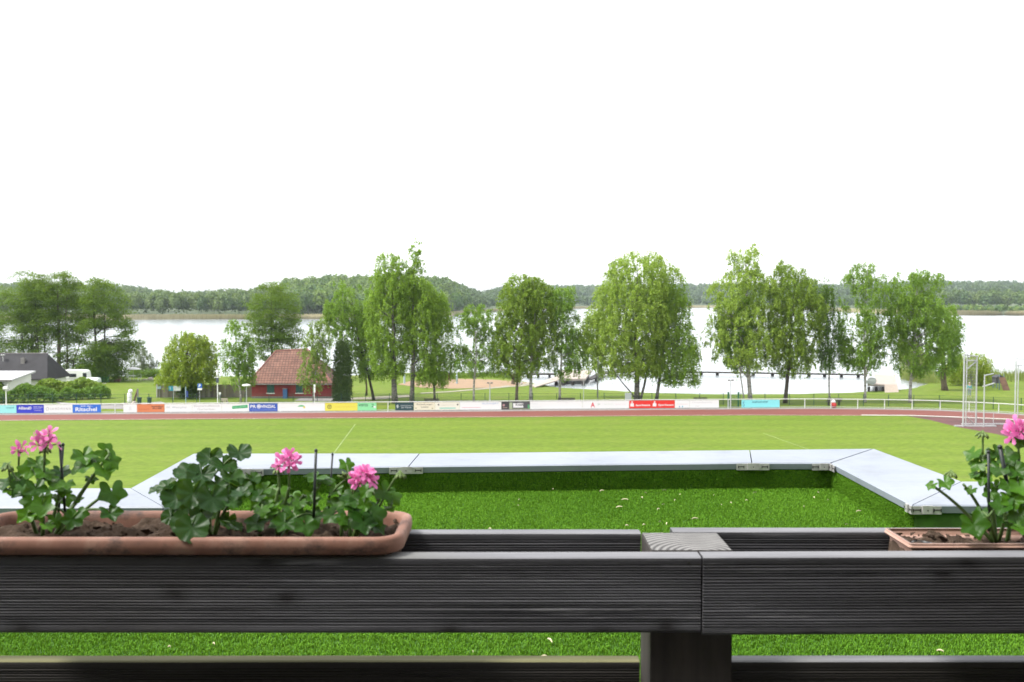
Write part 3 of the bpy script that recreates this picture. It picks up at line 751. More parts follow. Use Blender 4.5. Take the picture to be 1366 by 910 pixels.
# ================================================================== HOUSES
M_REDWALL = mat('red_boards', (0.20, 0.022, 0.023), 0.75, var=0.12, vscale=2)
M_PLINTH = mat('grey_plinth', (0.16, 0.15, 0.14), 0.9, var=0.2)
M_WHITE = mat('white_paint', (0.70, 0.70, 0.68), 0.6, var=0.04, vscale=1.5)
M_SHUT = mat('green_shutter', (0.012, 0.075, 0.065), 0.5)
M_BLUEP = mat('blue_paint', (0.02, 0.08, 0.22), 0.5)
M_GALV = mat('galvanised_steel', (0.40, 0.41, 0.41), 0.45, 0.3, var=0.12, vscale=4)
M_DKGREEN = mat('dark_green_paint', (0.006, 0.040, 0.022), 0.6)
M_BLACKP = mat('black_paint', (0.012, 0.012, 0.013), 0.5)
M_GLASS = mat('dark_glass', (0.02, 0.025, 0.03), 0.1)
M_WOODG = mat('grey_weathered_wood', (0.15, 0.13, 0.115), 0.9, var=0.3, vscale=1.2, stretch=(4, 4, 0.4))
M_WOODL = mat('pale_deck_wood', (0.33, 0.28, 0.24), 0.9, var=0.15, vscale=1.0)
M_WOODB = mat('brown_wood', (0.11, 0.06, 0.035), 0.85, var=0.3, vscale=2)
M_DKWOOD = mat('dark_wet_wood', (0.030, 0.026, 0.024), 0.9, var=0.3, vscale=2)

def tile_mat(name, c1, c2, rows, cols):
    m, nt, b = newmat(name)
    v = mapping(nt)
    br = nt.nodes.new('ShaderNodeTexBrick'); br.offset = 0.0
    br.inputs['Color1'].default_value = (*c1, 1); br.inputs['Color2'].default_value = (*c2, 1)
    br.inputs['Mortar'].default_value = (c1[0] * .45, c1[1] * .45, c1[2] * .45, 1)
    br.inputs['Scale'].default_value = 1.0; br.inputs['Brick Width'].default_value = cols; br.inputs['Row Height'].default_value = rows
    br.inputs['Mortar Size'].default_value = 0.03
    tc = nt.nodes.new('ShaderNodeTexCoord'); sp = nt.nodes.new('ShaderNodeSeparateXYZ'); cb = nt.nodes.new('ShaderNodeCombineXYZ')
    nt.links.new(tc.outputs['Object'], sp.inputs[0]); nt.links.new(sp.outputs[0], cb.inputs[0]); nt.links.new(sp.outputs[2], cb.inputs[1])
    nt.links.new(cb.outputs[0], br.inputs['Vector'])
    c = mixc(nt, 1.0, br.outputs[0], ramp(nt, noise(nt, v, 1.1, 6, .65), [(0.3, (0.75,) * 3), (0.7, (1.25,) * 3)]), 'MULTIPLY')
    nt.links.new(c, b.inputs['Base Color']); b.inputs['Roughness'].default_value = 0.8
    return m
M_TILE = tile_mat('red_roof_tiles', (0.140, 0.062, 0.042), (0.190, 0.092, 0.064), 0.27, 0.36)
M_TILE2 = mat('ridge_tiles', (0.23, 0.10, 0.08), 0.8, var=0.2, vscale=4)
M_FELT = mat('black_bitumen_roof', (0.017, 0.016, 0.018), 0.85, var=0.35, vscale=0.8)

def hip_roof(E, ridge, th=0.12):
    """E: four eave corners (front-left, front-right, back-right, back-left); ridge: two points"""
    up = Vector((0, 0, th)); m = MB()
    a, b, c, d = E; l, r = ridge
    m.add([a, b, c, d, a + up, b + up, c + up, d + up, l + up, r + up],
          [(4, 5, 9, 8), (5, 6, 9), (6, 7, 8, 9), (7, 4, 8), (0, 1, 5, 4), (1, 2, 6, 5), (2, 3, 7, 6), (3, 0, 4, 7), (3, 2, 1, 0)])
    return m
# red house
A, Bp = G(336, 531.5), G(442, 531.5)
zb = min(A.z, Bp.z); x0, x1, y0 = A.x, Bp.x, (A.y + Bp.y) / 2; y1 = y0 + 6.4
zt = D(390, 511, y0).z
h = thing('red_house', 'dark red boathouse with hipped red tile roof and green shutters', 'house', ((x0 + x1) / 2, y0, zb), None)
MB().box(x0, x1, y0, y1, zb + 0.25, zt).build('wall', M_REDWALL, h)
MB().box(x0 - .03, x1 + .03, y0 - .03, y1 + .03, zb - 0.3, zb + 0.25).build('plinth', M_PLINTH, h)
o = 0.42; ze = D(390, 512.6, y0 - o).z
E = [Vector((x0 - o, y0 - o, ze)), Vector((x1 + .2, y0 - o, ze)), Vector((x1 + .2, y1 + o, ze)), Vector((x0 - o, y1 + o, ze))]
ym = (y0 + y1) / 2; zr = D(380, 468.5, ym).z
rl, rr_ = Vector((D(368, 470, ym).x, ym, zr - 0.1)), Vector((D(410, 470, ym).x, ym, zr + 0.12))
rf = hip_roof(E, (rl, rr_)).build('roof', M_TILE, h)
up = Vector((0, 0, 0.14))
rc = MB(); rc.tube([rl + up, rr_ + up], 0.09, 6)
for e, q in ((E[0], rl), (E[1], rr_), (E[2], rr_), (E[3], rl)): rc.tube([e + up, q + up], 0.08, 6)
rc.build('ridge_cap', M_TILE2, rf)
gt = MB(); gt.tube([E[0] + Vector((0, -.07, -.02)), E[1] + Vector((0, -.07, -.02))], 0.06, 6); gt.build('gutter', M_PLINTH, rf)
for px in (361, 399.5):
    c = D(px, 519, y0 - 0.02); w2 = 0.40
    fr = MB(); fr.box(c.x - w2 - .05, c.x + w2 + .05, y0 - .035, y0 + .02, c.z - .48, c.z + .55)
    win = fr.build('window', mat('window_frame_dark', (0.03, 0.06, 0.05), 0.6), h)
    for sx in (-1, 1):
        s_ = MB(); s_.box(c.x + sx * w2 / 2 - w2 / 2 + .02, c.x + sx * w2 / 2 + w2 / 2 - .02, y0 - .07, y0 - .036, c.z - .43, c.z + .5)
        for k in range(8): s_.box(c.x + sx * w2 / 2 - .14, c.x + sx * w2 / 2 + .14, y0 - .085, y0 - .071, c.z - .38 + k * .11, c.z - .33 + k * .11)
        s_.build('shutter', M_SHUT, win)
    MB().box(c.x - w2 - .1, c.x + w2 + .1, y0 - .13, y0 - .036, c.z - .56, c.z - .485).build('sill', M_WHITE, win)
c = D(380.5, 524, y0 - .3)
bx = thing('utility_box', 'narrow blue utility cabinet against the red house wall', 'cabinet', (c.x, y0 - .3, zb))
MB().box(c.x - .26, c.x + .26, y0 - .45, y0 - .12, zb - .05, D(0, 519, y0 - .3).z).build('cabinet_body', M_BLUEP, bx, bevel=0.02)
MB().box(c.x - .30, c.x + .30, y0 - .49, y0 - .08, D(0, 519, y0 - .3).z, D(0, 518.3, y0 - .3).z).build('lid', M_PLINTH, bx)

# dark roofed house
h = thing('dark_roof_house', 'low white house with wide black bitumen hip roof at far left', 'house', (-72, 131, -0.5))
X0, X1, Y0, Y1, ZE, ZR = -92.0, -59.9, 128.0, 134.9, 1.45, 4.6
MB().box(X0 + .5, X1 - .45, Y0 + .5, Y1 - .5, -1.2, ZE).build('wall', M_WHITE, h)
E = [Vector((X0, Y0, ZE)), Vector((X1, Y0, ZE)), Vector((X1, Y1, ZE)), Vector((X0, Y1, ZE))]
rf = hip_roof(E, (Vector((X0 + 1.6, 131.4, ZR)), Vector((X1 - 1.5, 131.4, ZR)))).build('roof', M_FELT, h)
rc = MB(); rc.tube([Vector((X0 + 1.6, 131.4, ZR + .13)), Vector((X1 - 1.5, 131.4, ZR + .13))], 0.07, 6); rc.build('ridge_cap', M_PLINTH, rf)
c = D(31, 481, 130.2)
MB().box(c.x - .25, c.x + .25, c.y - .2, c.y + .2, c.z - .8, c.z + .35).build('vent', M_PLINTH, rf)
c = D(4, 478, 130.4); sk = MB(); sk.tube([c + Vector((0, 0, -.4)), c + Vector((0, 0, .45))], .03, 6); sk.lathe([(0.03, -.04), (.22, .02), (.3, .12)], c + Vector((0.05, -.1, .35)), 12)
sk.build('satellite_dish', M_WHITE, rf)
for px in (75, 84):
    c = D(px, 509, Y0 + .48)
f_ = MB(); f_.box(X1 - .46, X1 - .41, 130.4, 131.6, -.1, 1.1); f_.build('window', M_GLASS, h)
# white garage
h = thing('garage', 'white garage with pale mono pitch roof in front of the black roof', 'garage', (-66, 121, -0.2))
zN, zF = D(17, 508.5, 118).z, D(38, 497.6, 124).z
w_ = MB()
w_.add([(-76, 118.3, -.5), (-59.9, 118.3, -.5), (-59.9, 123.7, -.5), (-76, 123.7, -.5), (-76, 118.3, zN), (-59.9, 118.3, zN), (-59.9, 123.7, zF), (-76, 123.7, zF)],
       [(0, 1, 5, 4), (1, 2, 6, 5), (2, 3, 7, 6), (3, 0, 4, 7)])
w_.build('wall', M_WHITE, h)
r_ = MB(); q = [Vector((-76.3, 117.7, zN)), Vector((-59.3, 117.7, zN)), Vector((-59.6, 124.3, zF + .05)), Vector((-76.3, 124.3, zF + .05))]
r_.add(q + [p + Vector((0, 0, .2)) for p in q], [(3, 2, 1, 0), (4, 5, 6, 7), (0, 1, 5, 4), (1, 2, 6, 5), (2, 3, 7, 6), (3, 0, 4, 7)])
rf = r_.build('roof', mat('pale_roof_felt', (0.42, 0.42, 0.43), 0.8, var=0.1), h)
MB().box(-76.3, -59.3, 117.62, 117.69, zN - .02, zN + .17).build('fascia', M_PLINTH, rf)
MB().box(-63.5, -61.0, 118.2, 118.29, -.4, 1.6).build('garage_door', mat('grey_door', (0.25, 0.25, 0.25), 0.6), h)

# caravan
def wheel(mb, c, r, w, axis='x'):
    n = 18; d = Vector((1, 0, 0)) if axis == 'x' else Vector((0, 1, 0))
    mb.tube([c - d * w / 2, c + d * w / 2], r, n)
B = G(104, 513.5); Yc = B.y; cv = thing('caravan', 'white caravan parked beside the black roofed house', 'caravan', B)
xa, xb = D(84, 500, Yc).x, D(117.5, 500, Yc).x; z0 = B.z + .42; z1 = D(0, 493.6, Yc).z
prof = [(xa, z0), (xb - .15, z0), (xb, z0 + .35), (xb + .02, z0 + .9), (xb - .12, z1 - .2), (xb - .4, z1), (xa + .35, z1 + .02), (xa + .05, z1 - .25)]
m = MB(); m.loft([[Vector((x, y, z)) for x, z in prof] for y in (Yc - 1.05, Yc - 1.0, Yc + 1.0, Yc + 1.05)], True, True, True)
m.build('body', M_WHITE, cv, bevel=0.03)
c = D(113, 500.5, Yc - 1.06); MB().box(c.x - .27, c.x + .27, Yc - 1.09, Yc - 1.055, c.z - .3, c.z + .3).build('window', M_GLASS, cv)
c = D(97, 501, Yc - 1.06); MB().box(c.x - .5, c.x + .5, Yc - 1.09, Yc - 1.055, c.z - .25, c.z + .25).build('window', M_GLASS, cv)
MB().box(xa, xb, Yc - 1.075, Yc - 1.055, z0 + .5, z0 + .58).build('stripe', mat('grey_stripe', (0.3, 0.3, 0.32), 0.5), cv)
for sx in (-.6, .1):
    wm = MB(); wheel(wm, Vector(((xa + xb) / 2 + sx, Yc - .9, B.z + .33)), .33, .2, 'y'); wm.build('wheel', M_BLACKP, cv)
# covered boat on trailer
B = G(126, 514); Yc = B.y - 1.0; bt = thing('boat_trailer', 'small boat under a pale cover on a trailer right of the caravan', 'boat trailer', B)
xa, xb = D(117, 505, Yc).x, D(133, 505, Yc).x
m = MB(); rings = []
for t in np.linspace(0, 1, 9):
    x = xa + (xb - xa) * t; w_ = .75 * (1 - .25 * t ** 2); hz_ = .62 * (1 - .12 * t)
    zc = B.z + .65
    rings.append([Vector((x, Yc + w_ * math.cos(a), zc + (hz_ if math.sin(a) > 0 else .45) * math.sin(a))) for a in np.linspace(0, 2 * math.pi, 16, endpoint=False)])
m.loft(rings, True, True, True); m.build('hull', mat('pale_cover', (0.50, 0.55, 0.52), 0.7, var=.1), bt, smooth=True)
m = MB(); m.box(xa, xb + .9, Yc - .04, Yc + .04, B.z + .3, B.z + .38); m.build('trailer_frame', M_GALV, bt)
for sy in (-.7, .7):
    wm = MB(); wheel(wm, Vector(((xa + xb) / 2, Yc + sy, B.z + .27)), .27, .16, 'y'); wm.build('wheel', M_BLACKP, bt)
# teal roofed cabin behind caravan
B = G(106, 508); hb_ = thing('garden_cabin', 'small garden cabin with dark teal roof behind the caravan', 'cabin', B)
xa, xb = D(101, 490, B.y).x, D(112, 490, B.y).x; z1 = D(0, 492.5, B.y).z; z2 = D(0, 486, B.y).z; xm = (xa + xb) / 2
MB().box(xa + .1, xb - .1, B.y, B.y + 2, B.z - .1, z1).build('wall', M_WOODB, hb_)
m = MB(); pr = [(xa - .1, z1 - .1), (xm, z2), (xb + .1, z1 - .1), (xb + .1, z1), (xm, z2 + .1), (xa - .1, z1)]
m.loft([[Vector((x, y, z)) for x, z in pr] for y in (B.y - .2, B.y + 2.2)], True, True, True); m.build('roof', mat('teal_roof', (0.02, 0.05, 0.055), 0.7), hb_)
m = MB(); m.add([(xa + .1, B.y - .01, z1 - .08), (xb - .1, B.y - .01, z1 - .08), (xm, B.y - .01, z2 - .06)], [(0, 1, 2)]); m.build('gable', M_BLUEP, hb_)

# ================================================================== GARDEN AND PARK THINGS
# parasol with table and chair
B = G(178, 507); zt = D(0, 490, B.y).z
p = thing('garden_parasol', 'open white garden parasol in front of the dark hedge', 'parasol', B)
m = MB(); m.tube([B + Vector((0, 0, 0)), Vector((B.x, B.y, zt))], .03, 8); m.build('pole', M_GALV, p)
m = MB(); m.lathe([(1.18, zt - .32 - B.z), (1.16, zt - .28 - B.z), (.6, zt - .08 - B.z), (.06, zt + .06 - B.z)], B, 10); m.build('canopy', mat('white_cloth', (.62, .62, .62), .8), p)
tb = thing('garden_table', 'small garden table under the white parasol', 'table', B + Vector((0, -.5, 0)))
q = B + Vector((0, -.5, 0)); m = MB(); m.lathe([(.55, .70), (.55, .74)], q, 20); m.build('tabletop', M_WHITE, tb)
for sx, sy in ((-1, -1), (1, -1), (-1, 1), (1, 1)):
    m = MB(); m.tube([q + Vector((.42 * sx, .42 * sy, 0)), q + Vector((.12 * sx, .12 * sy, .70))], .022, 6); m.build('leg', M_GALV, tb)
def chair(name, label, B, rz, material):
    t = thing(name, label, 'chair', B, 'garden chairs', rz)
    MB().box(-.24, .24, -.24, .24, .40, .44).build('seat', material, t, world=False)
    m = MB(); m.box(-.24, .24, .22, .26, .44, .92); m.build('backrest', material, t, world=False)
    for sx in (-1, 1):
        for sy in (-1, 1):
            MB().box(.20 * sx - .02, .20 * sx + .02, .20 * sy - .02, .20 * sy + .02, 0, .40).build('leg', material, t, world=False)
chair('garden_chair', 'white garden chair left of the parasol table', G(171, 508), R(60), M_WHITE)
chair('garden_chair', 'white garden chair right of the parasol table', G(186, 508), R(-70), M_WHITE)
B = G(155.5, 510); w_ = .42
p = thing('rabbit_hutch', 'small brown wooden hutch on the garden lawn', 'hutch', B)
MB().box(B.x - w_, B.x + w_, B.y, B.y + .7, B.z + .15, B.z + .75).build('hutch_body', M_WOODB, p)
MB().box(B.x - w_ - .08, B.x + w_ + .08, B.y - .1, B.y + .8, B.z + .75, B.z + .82).build('roof', M_WOODB, p)
for sx in (-1, 1): MB().box(B.x + sx * .36 - .04, B.x + sx * .36 + .04, B.y + .02, B.y + .1, B.z - .02, B.z + .15).build('leg', M_WOODB, p)
# green net fence by the boat
B = G(139, 510.5); p = thing('net_fence', 'short bright green net fence right of the covered boat', 'fence', B)
m = MB()
for k in range(4):
    x = B.x - .75 + k * .5; q = MB(); q.tube([(x, B.y, B.z - .1), (x, B.y, B.z + (1.0 if k != 2 else 4.2))], .025, 6); q.build('post', M_DKGREEN, p)
for k in range(16): m.tube([(B.x - .75, B.y, B.z + .08 + k * .055), (B.x + .75, B.y, B.z + .08 + k * .055)], .012, 4)
for k in range(26): m.tube([(B.x - .75 + k * .06, B.y + .02, B.z), (B.x - .75 + k * .06, B.y + .02, B.z + .92)], .012, 4)
m.build('net', mat('green_net', (0.01, 0.13, 0.05), .6), p)
rnd = random.Random(5)
def rock(c, r, seed):
    bm = bmesh.new(); bmesh.ops.create_icosphere(bm, subdivisions=2, radius=1)
    rr = random.Random(seed); f_ = [rr.uniform(0, 6) for _ in range(6)]
    for v in bm.verts:
        k = 1 + .16 * math.sin(3 * v.co.x + f_[0]) + .14 * math.sin(3.4 * v.co.y + f_[1]) + .1 * math.sin(4 * v.co.z + f_[2])
        v.co = Vector((v.co.x * r[0] * k, v.co.y * r[1] * k, max(v.co.z, -.35) * r[2] * k)) + c
    me = bpy.data.meshes.new('stone'); bm.to_mesh(me); bm.free(); return me
M_STONE = mat('pale_stone', (.30, .27, .23), .9, var=.25, vscale=3)
for k, (px, py, r, lab) in enumerate([(193, 507, (.45, .3, .3), 'pinkish stone on the lawn left of the larger pale stone'), (200, 507, (.6, .4, .42), 'larger pale grey stone on the lawn near the parasol')]):
    q = G(px, py); p = link('stone', rock(q, r, k), M_STONE, smooth=True); tag(p, lab, 'stone', 'stones on the lawn')

# wooden board fence
B0, B1 = G(209.5, 530.5), G(338, 530.0)
wf = thing('board_fence', 'grey brown wooden board fence left of the red house', 'fence', B0)
d = (B1 - B0); ln = d.length; d.normalize(); nn = Vector((-d.y, d.x, 0)); n = int(ln / .16)
ht = (D(0, 513.5, B0.y).z - B0.z)
rr = random.Random(3)
m = MB()
for k in range(n):
    a = B0 + d * (k * ln / n); e = a + d * (ln / n - .012); hh = ht + rr.uniform(-.03, .03); o_ = nn * (.02 if k % 2 else 0)
    V = [a + o_, e + o_, e + o_ + nn * .018, a + o_ + nn * .018]
    m.add([p + Vector((0, 0, .02)) for p in V] + [p + Vector((0, 0, hh)) for p in V], [(0, 1, 5, 4), (1, 2, 6, 5), (2, 3, 7, 6), (3, 0, 4, 7), (4, 5, 6, 7)])
m2, nt, b = newmat('fence_boards')
tcn = nt.nodes.new('ShaderNodeTexCoord'); wv = nt.nodes.new('ShaderNodeTexWhiteNoise'); wv.noise_dimensions = '1D'
sp = nt.nodes.new('ShaderNodeSeparateXYZ'); nt.links.new(tcn.outputs['Object'], sp.inputs[0])
mt = nt.nodes.new('ShaderNodeMath'); mt.operation = 'MULTIPLY'; mt.inputs[1].default_value = 1 / .32; nt.links.new(sp.outputs[0], mt.inputs[0])
fl = nt.nodes.new('ShaderNodeMath'); fl.operation = 'FLOOR'; nt.links.new(mt.outputs[0], fl.inputs[0]); nt.links.new(fl.outputs[0], wv.inputs['W'])
cc = ramp(nt, wv.outputs['Value'], [(0.0, (.085, .066, .055)), (.5, (.13, .105, .085)), (1.0, (.20, .175, .15))])
nt.links.new(cc, b.inputs['Base Color']); b.inputs['Roughness'].default_value = .9
m.build('boards', m2, wf)
for k in range(8):
    a = B0 + d * (k * ln / 7) + nn * .1
    MB().box(a.x - .06, a.x + .06, a.y, a.y + .12, a.z - .1, a.z + ht + .05).build('post', M_WOODG, wf)
MB().box(B0.x - .04, B0.x + .10, B0.y - .16, B0.y - .03, B0.z - .1, B0.z + ht + .08).build('end_post', mat('pale_post', (.35, .34, .31), .8), wf)

# signs
def sign(label, bx, by, top, panels, name='sign', post_top=None, pm=None, group='signs by the car park', pr=.035):
    """panels: (x0,x1,y0,y1,material,[(text,fx,fy,h,material)])"""
    B = G(bx, by); Y = B.y
    t = thing(name, label, 'sign', B, group)
    m = MB(); m.tube([B - Vector((0, 0, .05)), Vector((B.x, Y, D(0, top, Y).z))], pr, 8); m.build('post', pm or M_GALV, t)
    for (xa, xb, ya, yb, mt_, txt) in panels:
        a, b_ = D(xa, ya, Y - .06), D(xb, yb, Y - .06)
        MB().box(a.x, b_.x, Y - .07, Y - .045, b_.z, a.z).build('panel', mt_, t, bevel=.006)
        for (s_, fx, fy, hh, tm) in txt:
            v, f = text_mesh(s_, True); H = (a.z - b_.z) * hh; k = H / v[:, 1].max(); W = v[:, 0].max() * k
            xo = a.x + (b_.x - a.x) * fx - W / 2; zo = b_.z + (a.z - b_.z) * fy - H / 2
            mm = MB(); mm.add([(xo + p[0] * k, Y - .076, zo + p[1] * k) for p in v], f); mm.build('lettering', tm, t)
    return t
M_PBLUE = mat('sign_blue', (.01, .10, .42), .4); M_TEAL = mat('sign_teal', (.02, .22, .30), .4); M_SKY = mat('sign_pale_blue', (.30, .42, .48), .5)
sign('blue parking sign with white P above a white plate', 266.5, 537.5, 511.5, [(263.5, 269.5, 512, 517.5, M_PBLUE, [('P', .5, .5, .72, M_WHITE)]), (263.5, 269.5, 517.9, 520.5, M_WHITE, [])])
sign('teal information sign paired with a wide white map board', 231.5, 533.5, 515, [(224.5, 231, 515, 521.5, M_TEAL, [('i', .4, .5, .5, M_WHITE)]), (231.5, 241, 515, 521.5, mat('map_white', (.5, .52, .5), .6, var=.3, vscale=3), [])])
sign('small pale blue plate at the left end of the board fence', 212.5, 531.5, 515, [(209.8, 215, 515, 519, M_SKY, [])], pr=.02)
sign('small white plate on a short post beside the tall lamp', 293.2, 539, 523.5, [(291.8, 294.8, 523.5, 527, M_WHITE, [])], pr=.035)
sign('small white red edged notice on a post before the small birch', 419.5, 540, 513, [(418.4, 420.8, 517, 523.5, M_WHITE, []), (418.4, 420.8, 513, 516.3, M_WHITE, [])], pm=M_WHITE)
# blue totem near the dark bush
B = G(248, 538.5); t = thing('blue_totem', 'slim blue and white post stele left of the parking sign', 'totem', B)
zT = D(0, 516, B.y).z
m = MB(); m.tube([B, Vector((B.x, B.y, zT))], .05, 8); m.build('post', M_SKY, t)
MB().box(B.x + .03, B.x + .28, B.y - .06, B.y + .0, D(0, 530, B.y).z, D(0, 521.5, B.y).z).build('panel', mat('navy', (.01, .03, .16), .5), t)
# lamps
def lamp(label, px, by, top, kind, col=None):
    B = G(px, by); Y = B.y; zt = D(0, top, Y).z; col = col or M_GALV
    t = thing('street_lamp', label, 'street lamp', B, 'lamps along the sports ground')
    m = MB(); m.tube([B - Vector((0, 0, .05)), B + Vector((0, 0, 1)), Vector((B.x, Y, zt))], [.07, .06, .045], 10); m.build('pole', col, t)
    if kind == 'twin':
        for sx in (-1, 1):
            MB().box(B.x + sx * .06, B.x + sx * .32, Y - .12, Y + .12, zt - .02, zt + .13).build('lamp_head', M_PLINTH, t, bevel=.02)
    elif kind == 'disc':
        m = MB(); m.lathe([(.06, -.12), (.40, -.05), (.48, .02), (.45, .10), (.2, .17)], (B.x, Y, zt), 20); m.build('lamp_head', M_WHITE, t, smooth=True)
    elif kind == 'box':
        MB().box(B.x - .28, B.x + .20, Y - .15, Y + .15, zt - .2, zt + .10).build('lamp_head', M_WHITE, t, bevel=.03)
        m = MB(); m.tube([(B.x + .1, Y, zt + .1), (B.x + .22, Y, zt + .38)], .03, 6); m.build('bracket', M_WHITE, t)
    elif kind == 'cross':
        m = MB(); m.lathe([(.10, 0), (.12, .1), (.12, .55), (.07, .65)], (B.x, Y, zt - .62), 12); m.build('lamp_head', M_WHITE, t, smooth=True)
        zc = D(0, 503.5, Y).z
        MB().box(B.x - .34, B.x + .34, Y - .04, Y + .04, zc - .03, zc + .03).build('cross_arm', col, t)
        MB().box(B.x - .14, B.x + .14, Y - .1, Y + .1, zc - .6, zc - .05).build('control_box', mat('dark_box', (.05, .06, .08), .5), t)
    return t
lamp('short white lamp with a box head in front of the long hedge', 8.5, 545.5, 517, 'box', M_WHITE)
lamp('tall white lamp column with cross arm right of the parking sign', 290.5, 540, 494, 'cross', M_WHITE)
lamp('lamp with a flat white disc head left of the red house', 329, 540, 514.5, 'disc')
lamp('slim twin headed lamp in front of the sand court', 653.5, 541, 511.5, 'twin')
lamp('slim twin headed lamp standing at the green gate', 974.5, 545, 508, 'twin')
def mast(label, px, by, top, r, mt_):
    B = G(px, by); t = thing('flag_pole', label, 'pole', B, 'thin poles behind the boards')
    m = MB(); m.tube([B, Vector((B.x, B.y, D(0, top, B.y).z))], [r, r * .7], 8); m.build('shaft', mt_, t)
    m = MB(); m.lathe([(r * 1.6, 0), (r * 1.6, .08), (r * .6, .14)], (B.x, B.y, D(0, top, B.y).z), 8); m.build('finial', mt_, t)
    m = MB(); m.lathe([(r * 2.4, -.03), (r * 2.4, .05), (r * 1.1, .09)], B, 8); m.build('foot', mt_, t)
mast('thin pale grey pole left of the darker pole by the platform', 778.5, 541, 500, .035, M_GALV)
mast('thin dark grey pole near the big round birch', 797.5, 541, 478, .05, mat('dark_steel', (.08, .085, .09), .5))
# notice board, benches, bag
B = G(838, 541); t = thing('notice_board', 'pale translucent grey board on legs near the largest birch', 'notice board', B)
MB().box(B.x - .36, B.x + .36, B.y - .03, B.y + .03, B.z + .35, D(0, 524, B.y).z).build('panel', mat('pale_panel', (.36, .38, .38), .4), t, bevel=.02)
for sx in (-1, 1): MB().box(B.x + sx * .3 - .03, B.x + sx * .3 + .03, B.y + .031, B.y + .08, B.z - .05, B.z + 1.1).build('leg', M_GALV, t)
def bench(label, xa, xb, by, wood=M_DKWOOD):
    A, E = G(xa, by), G(xb, by); t = thing('bench', label, 'bench', A, 'benches behind the railing'); w_ = E.x - A.x
    for k in range(3): MB().box(A.x, E.x, A.y + .05 + k * .14, A.y + .17 + k * .14, A.z + .42, A.z + .46).build('seat_plank', wood, t)
    for k in range(2): MB().box(A.x, E.x, A.y - .03, A.y + .01, A.z + .58 + k * .16, A.z + .70 + k * .16).build('backrest', wood, t)
    for sx in (.15, .85):
        x = A.x + w_ * sx
        MB().box(x - .04, x + .04, A.y + .02, A.y + .44, A.z - .05, A.z + .42).build('leg', M_BLACKP, t)
        MB().box(x - .03, x + .03, A.y + .012, A.y + .05, A.z + .42, A.z + .86).build('back_support', M_BLACKP, t)
    return t
bench('dark bench behind the boards below the drooping birch', 566, 586, 542)
bench('dark bench behind the boards right of the middle birches', 744, 767, 541)
bench('dark bench left of the green gate', 925, 943, 540.5)
bench('dark bench left of the gate post carrying no bag', 1062, 1078, 541.5) if False else None
bench('dark bench behind the white railing beside a red bag', 1103, 1123, 541.5)
bench('pale wooden bench beside the tall lamp column', 295, 304, 541.5, M_WOODL)
B = G(1111.5, 544.0); B.y -= .1
t = thing('bag', 'red bag with white top hanging in front of the bench', 'bag', B)
m = MB(); m.lathe([(.10, .02), (.26, .06), (.33, .28), (.28, .5), (.16, .58)], B, 14); m.build('bag_body', mat('red_cloth', (.42, .03, .025), .7), t, smooth=True)
m = MB(); m.lathe([(.2, .57), (.22, .72), (.16, .84), (.07, .88)], B, 14); m.build('bag_top', M_WHITE, t, smooth=True)
# wrapped figure, plank, bins, stones near the lane
B = G(173, 538); t = thing('wrapped_column', 'white wrapped garden pump beside a leaning brown plank', 'pump', B)
m = MB(); m.lathe([(.26, 0), (.28, .3), (.24, .75), (.27, .95), (.22, 1.15), (.1, 1.22)], B, 14); m.build('wrapped_body', M_WHITE, t, smooth=True)
m = MB(); m.lathe([(.1, 1.2), (.25, 1.27), (.27, 1.42), (.16, 1.58), (.05, 1.62)], B + Vector((.12, 0, 0)), 12); m.build('wrapped_head', M_WHITE, t, smooth=True)
q = G(178, 537.5); q2 = D(183.5, 520, q.y)
t = thing('timber_plank', 'brown timber leaning against a grey post by the lane', 'plank', q)
m = MB(); m.tube([q, q2], [.12, .09], 4); m.build('timber', M_WOODB, t)
q = G(184, 538); t = thing('grey_post', 'grey concrete post behind the leaning timber', 'post', q)
zt = D(0, 519, q.y).z; m = MB(); m.box(q.x - .07, q.x + .07, q.y - .07, q.y + .07, q.z - .1, zt); m.add([(q.x - .07, q.y - .07, zt), (q.x + .07, q.y - .07, zt), (q.x + .07, q.y + .07, zt), (q.x - .07, q.y + .07, zt), (q.x, q.y, zt + .07)], [(0, 1, 4), (1, 2, 4), (2, 3, 4), (3, 0, 4)])
m.build('shaft', M_PLINTH, t)
for k, (px, lab) in enumerate([(186, 'green bin by the lane, nearer the leaning timber'), (199.5, 'green bin by the lane, nearer the board fence')]):
    B = G(px, 541); t = thing('waste_bin', lab, 'bin', B, 'green bins by the lane')
    m = MB(); m.loft([[Vector((B.x + sx * w_, B.y + sy * w_, B.z + z)) for sx, sy in ((-1, -1), (1, -1), (1, 1), (-1, 1))] for w_, z in ((.15, .05), (.2, .85))], True, True, True); m.build('bin_body', M_DKGREEN, t, bevel=.015)
    MB().box(B.x - .23, B.x + .23, B.y - .23, B.y + .23, B.z + .855, B.z + .93).build('lid', M_DKGREEN, t, bevel=.02)
    for sx in (-.1, .1):
        wm = MB(); wheel(wm, Vector((B.x + sx, B.y + .2, B.z + .1)), .1, .05); wm.build('wheel', M_BLACKP, t)
for k, (px, py, r, lab) in enumerate([(166, 540.5, (.5, .35, .3), 'flat pale stone slab at the lane end left of the pile'), (179, 539.5, (.42, .35, .35), 'rounded tan stone between the pump and the green bins')]):
    q = G(px, py); tag(link('stone', rock(q, r, 20 + k), M_STONE, smooth=True), lab, 'stone', 'stones by the lane')
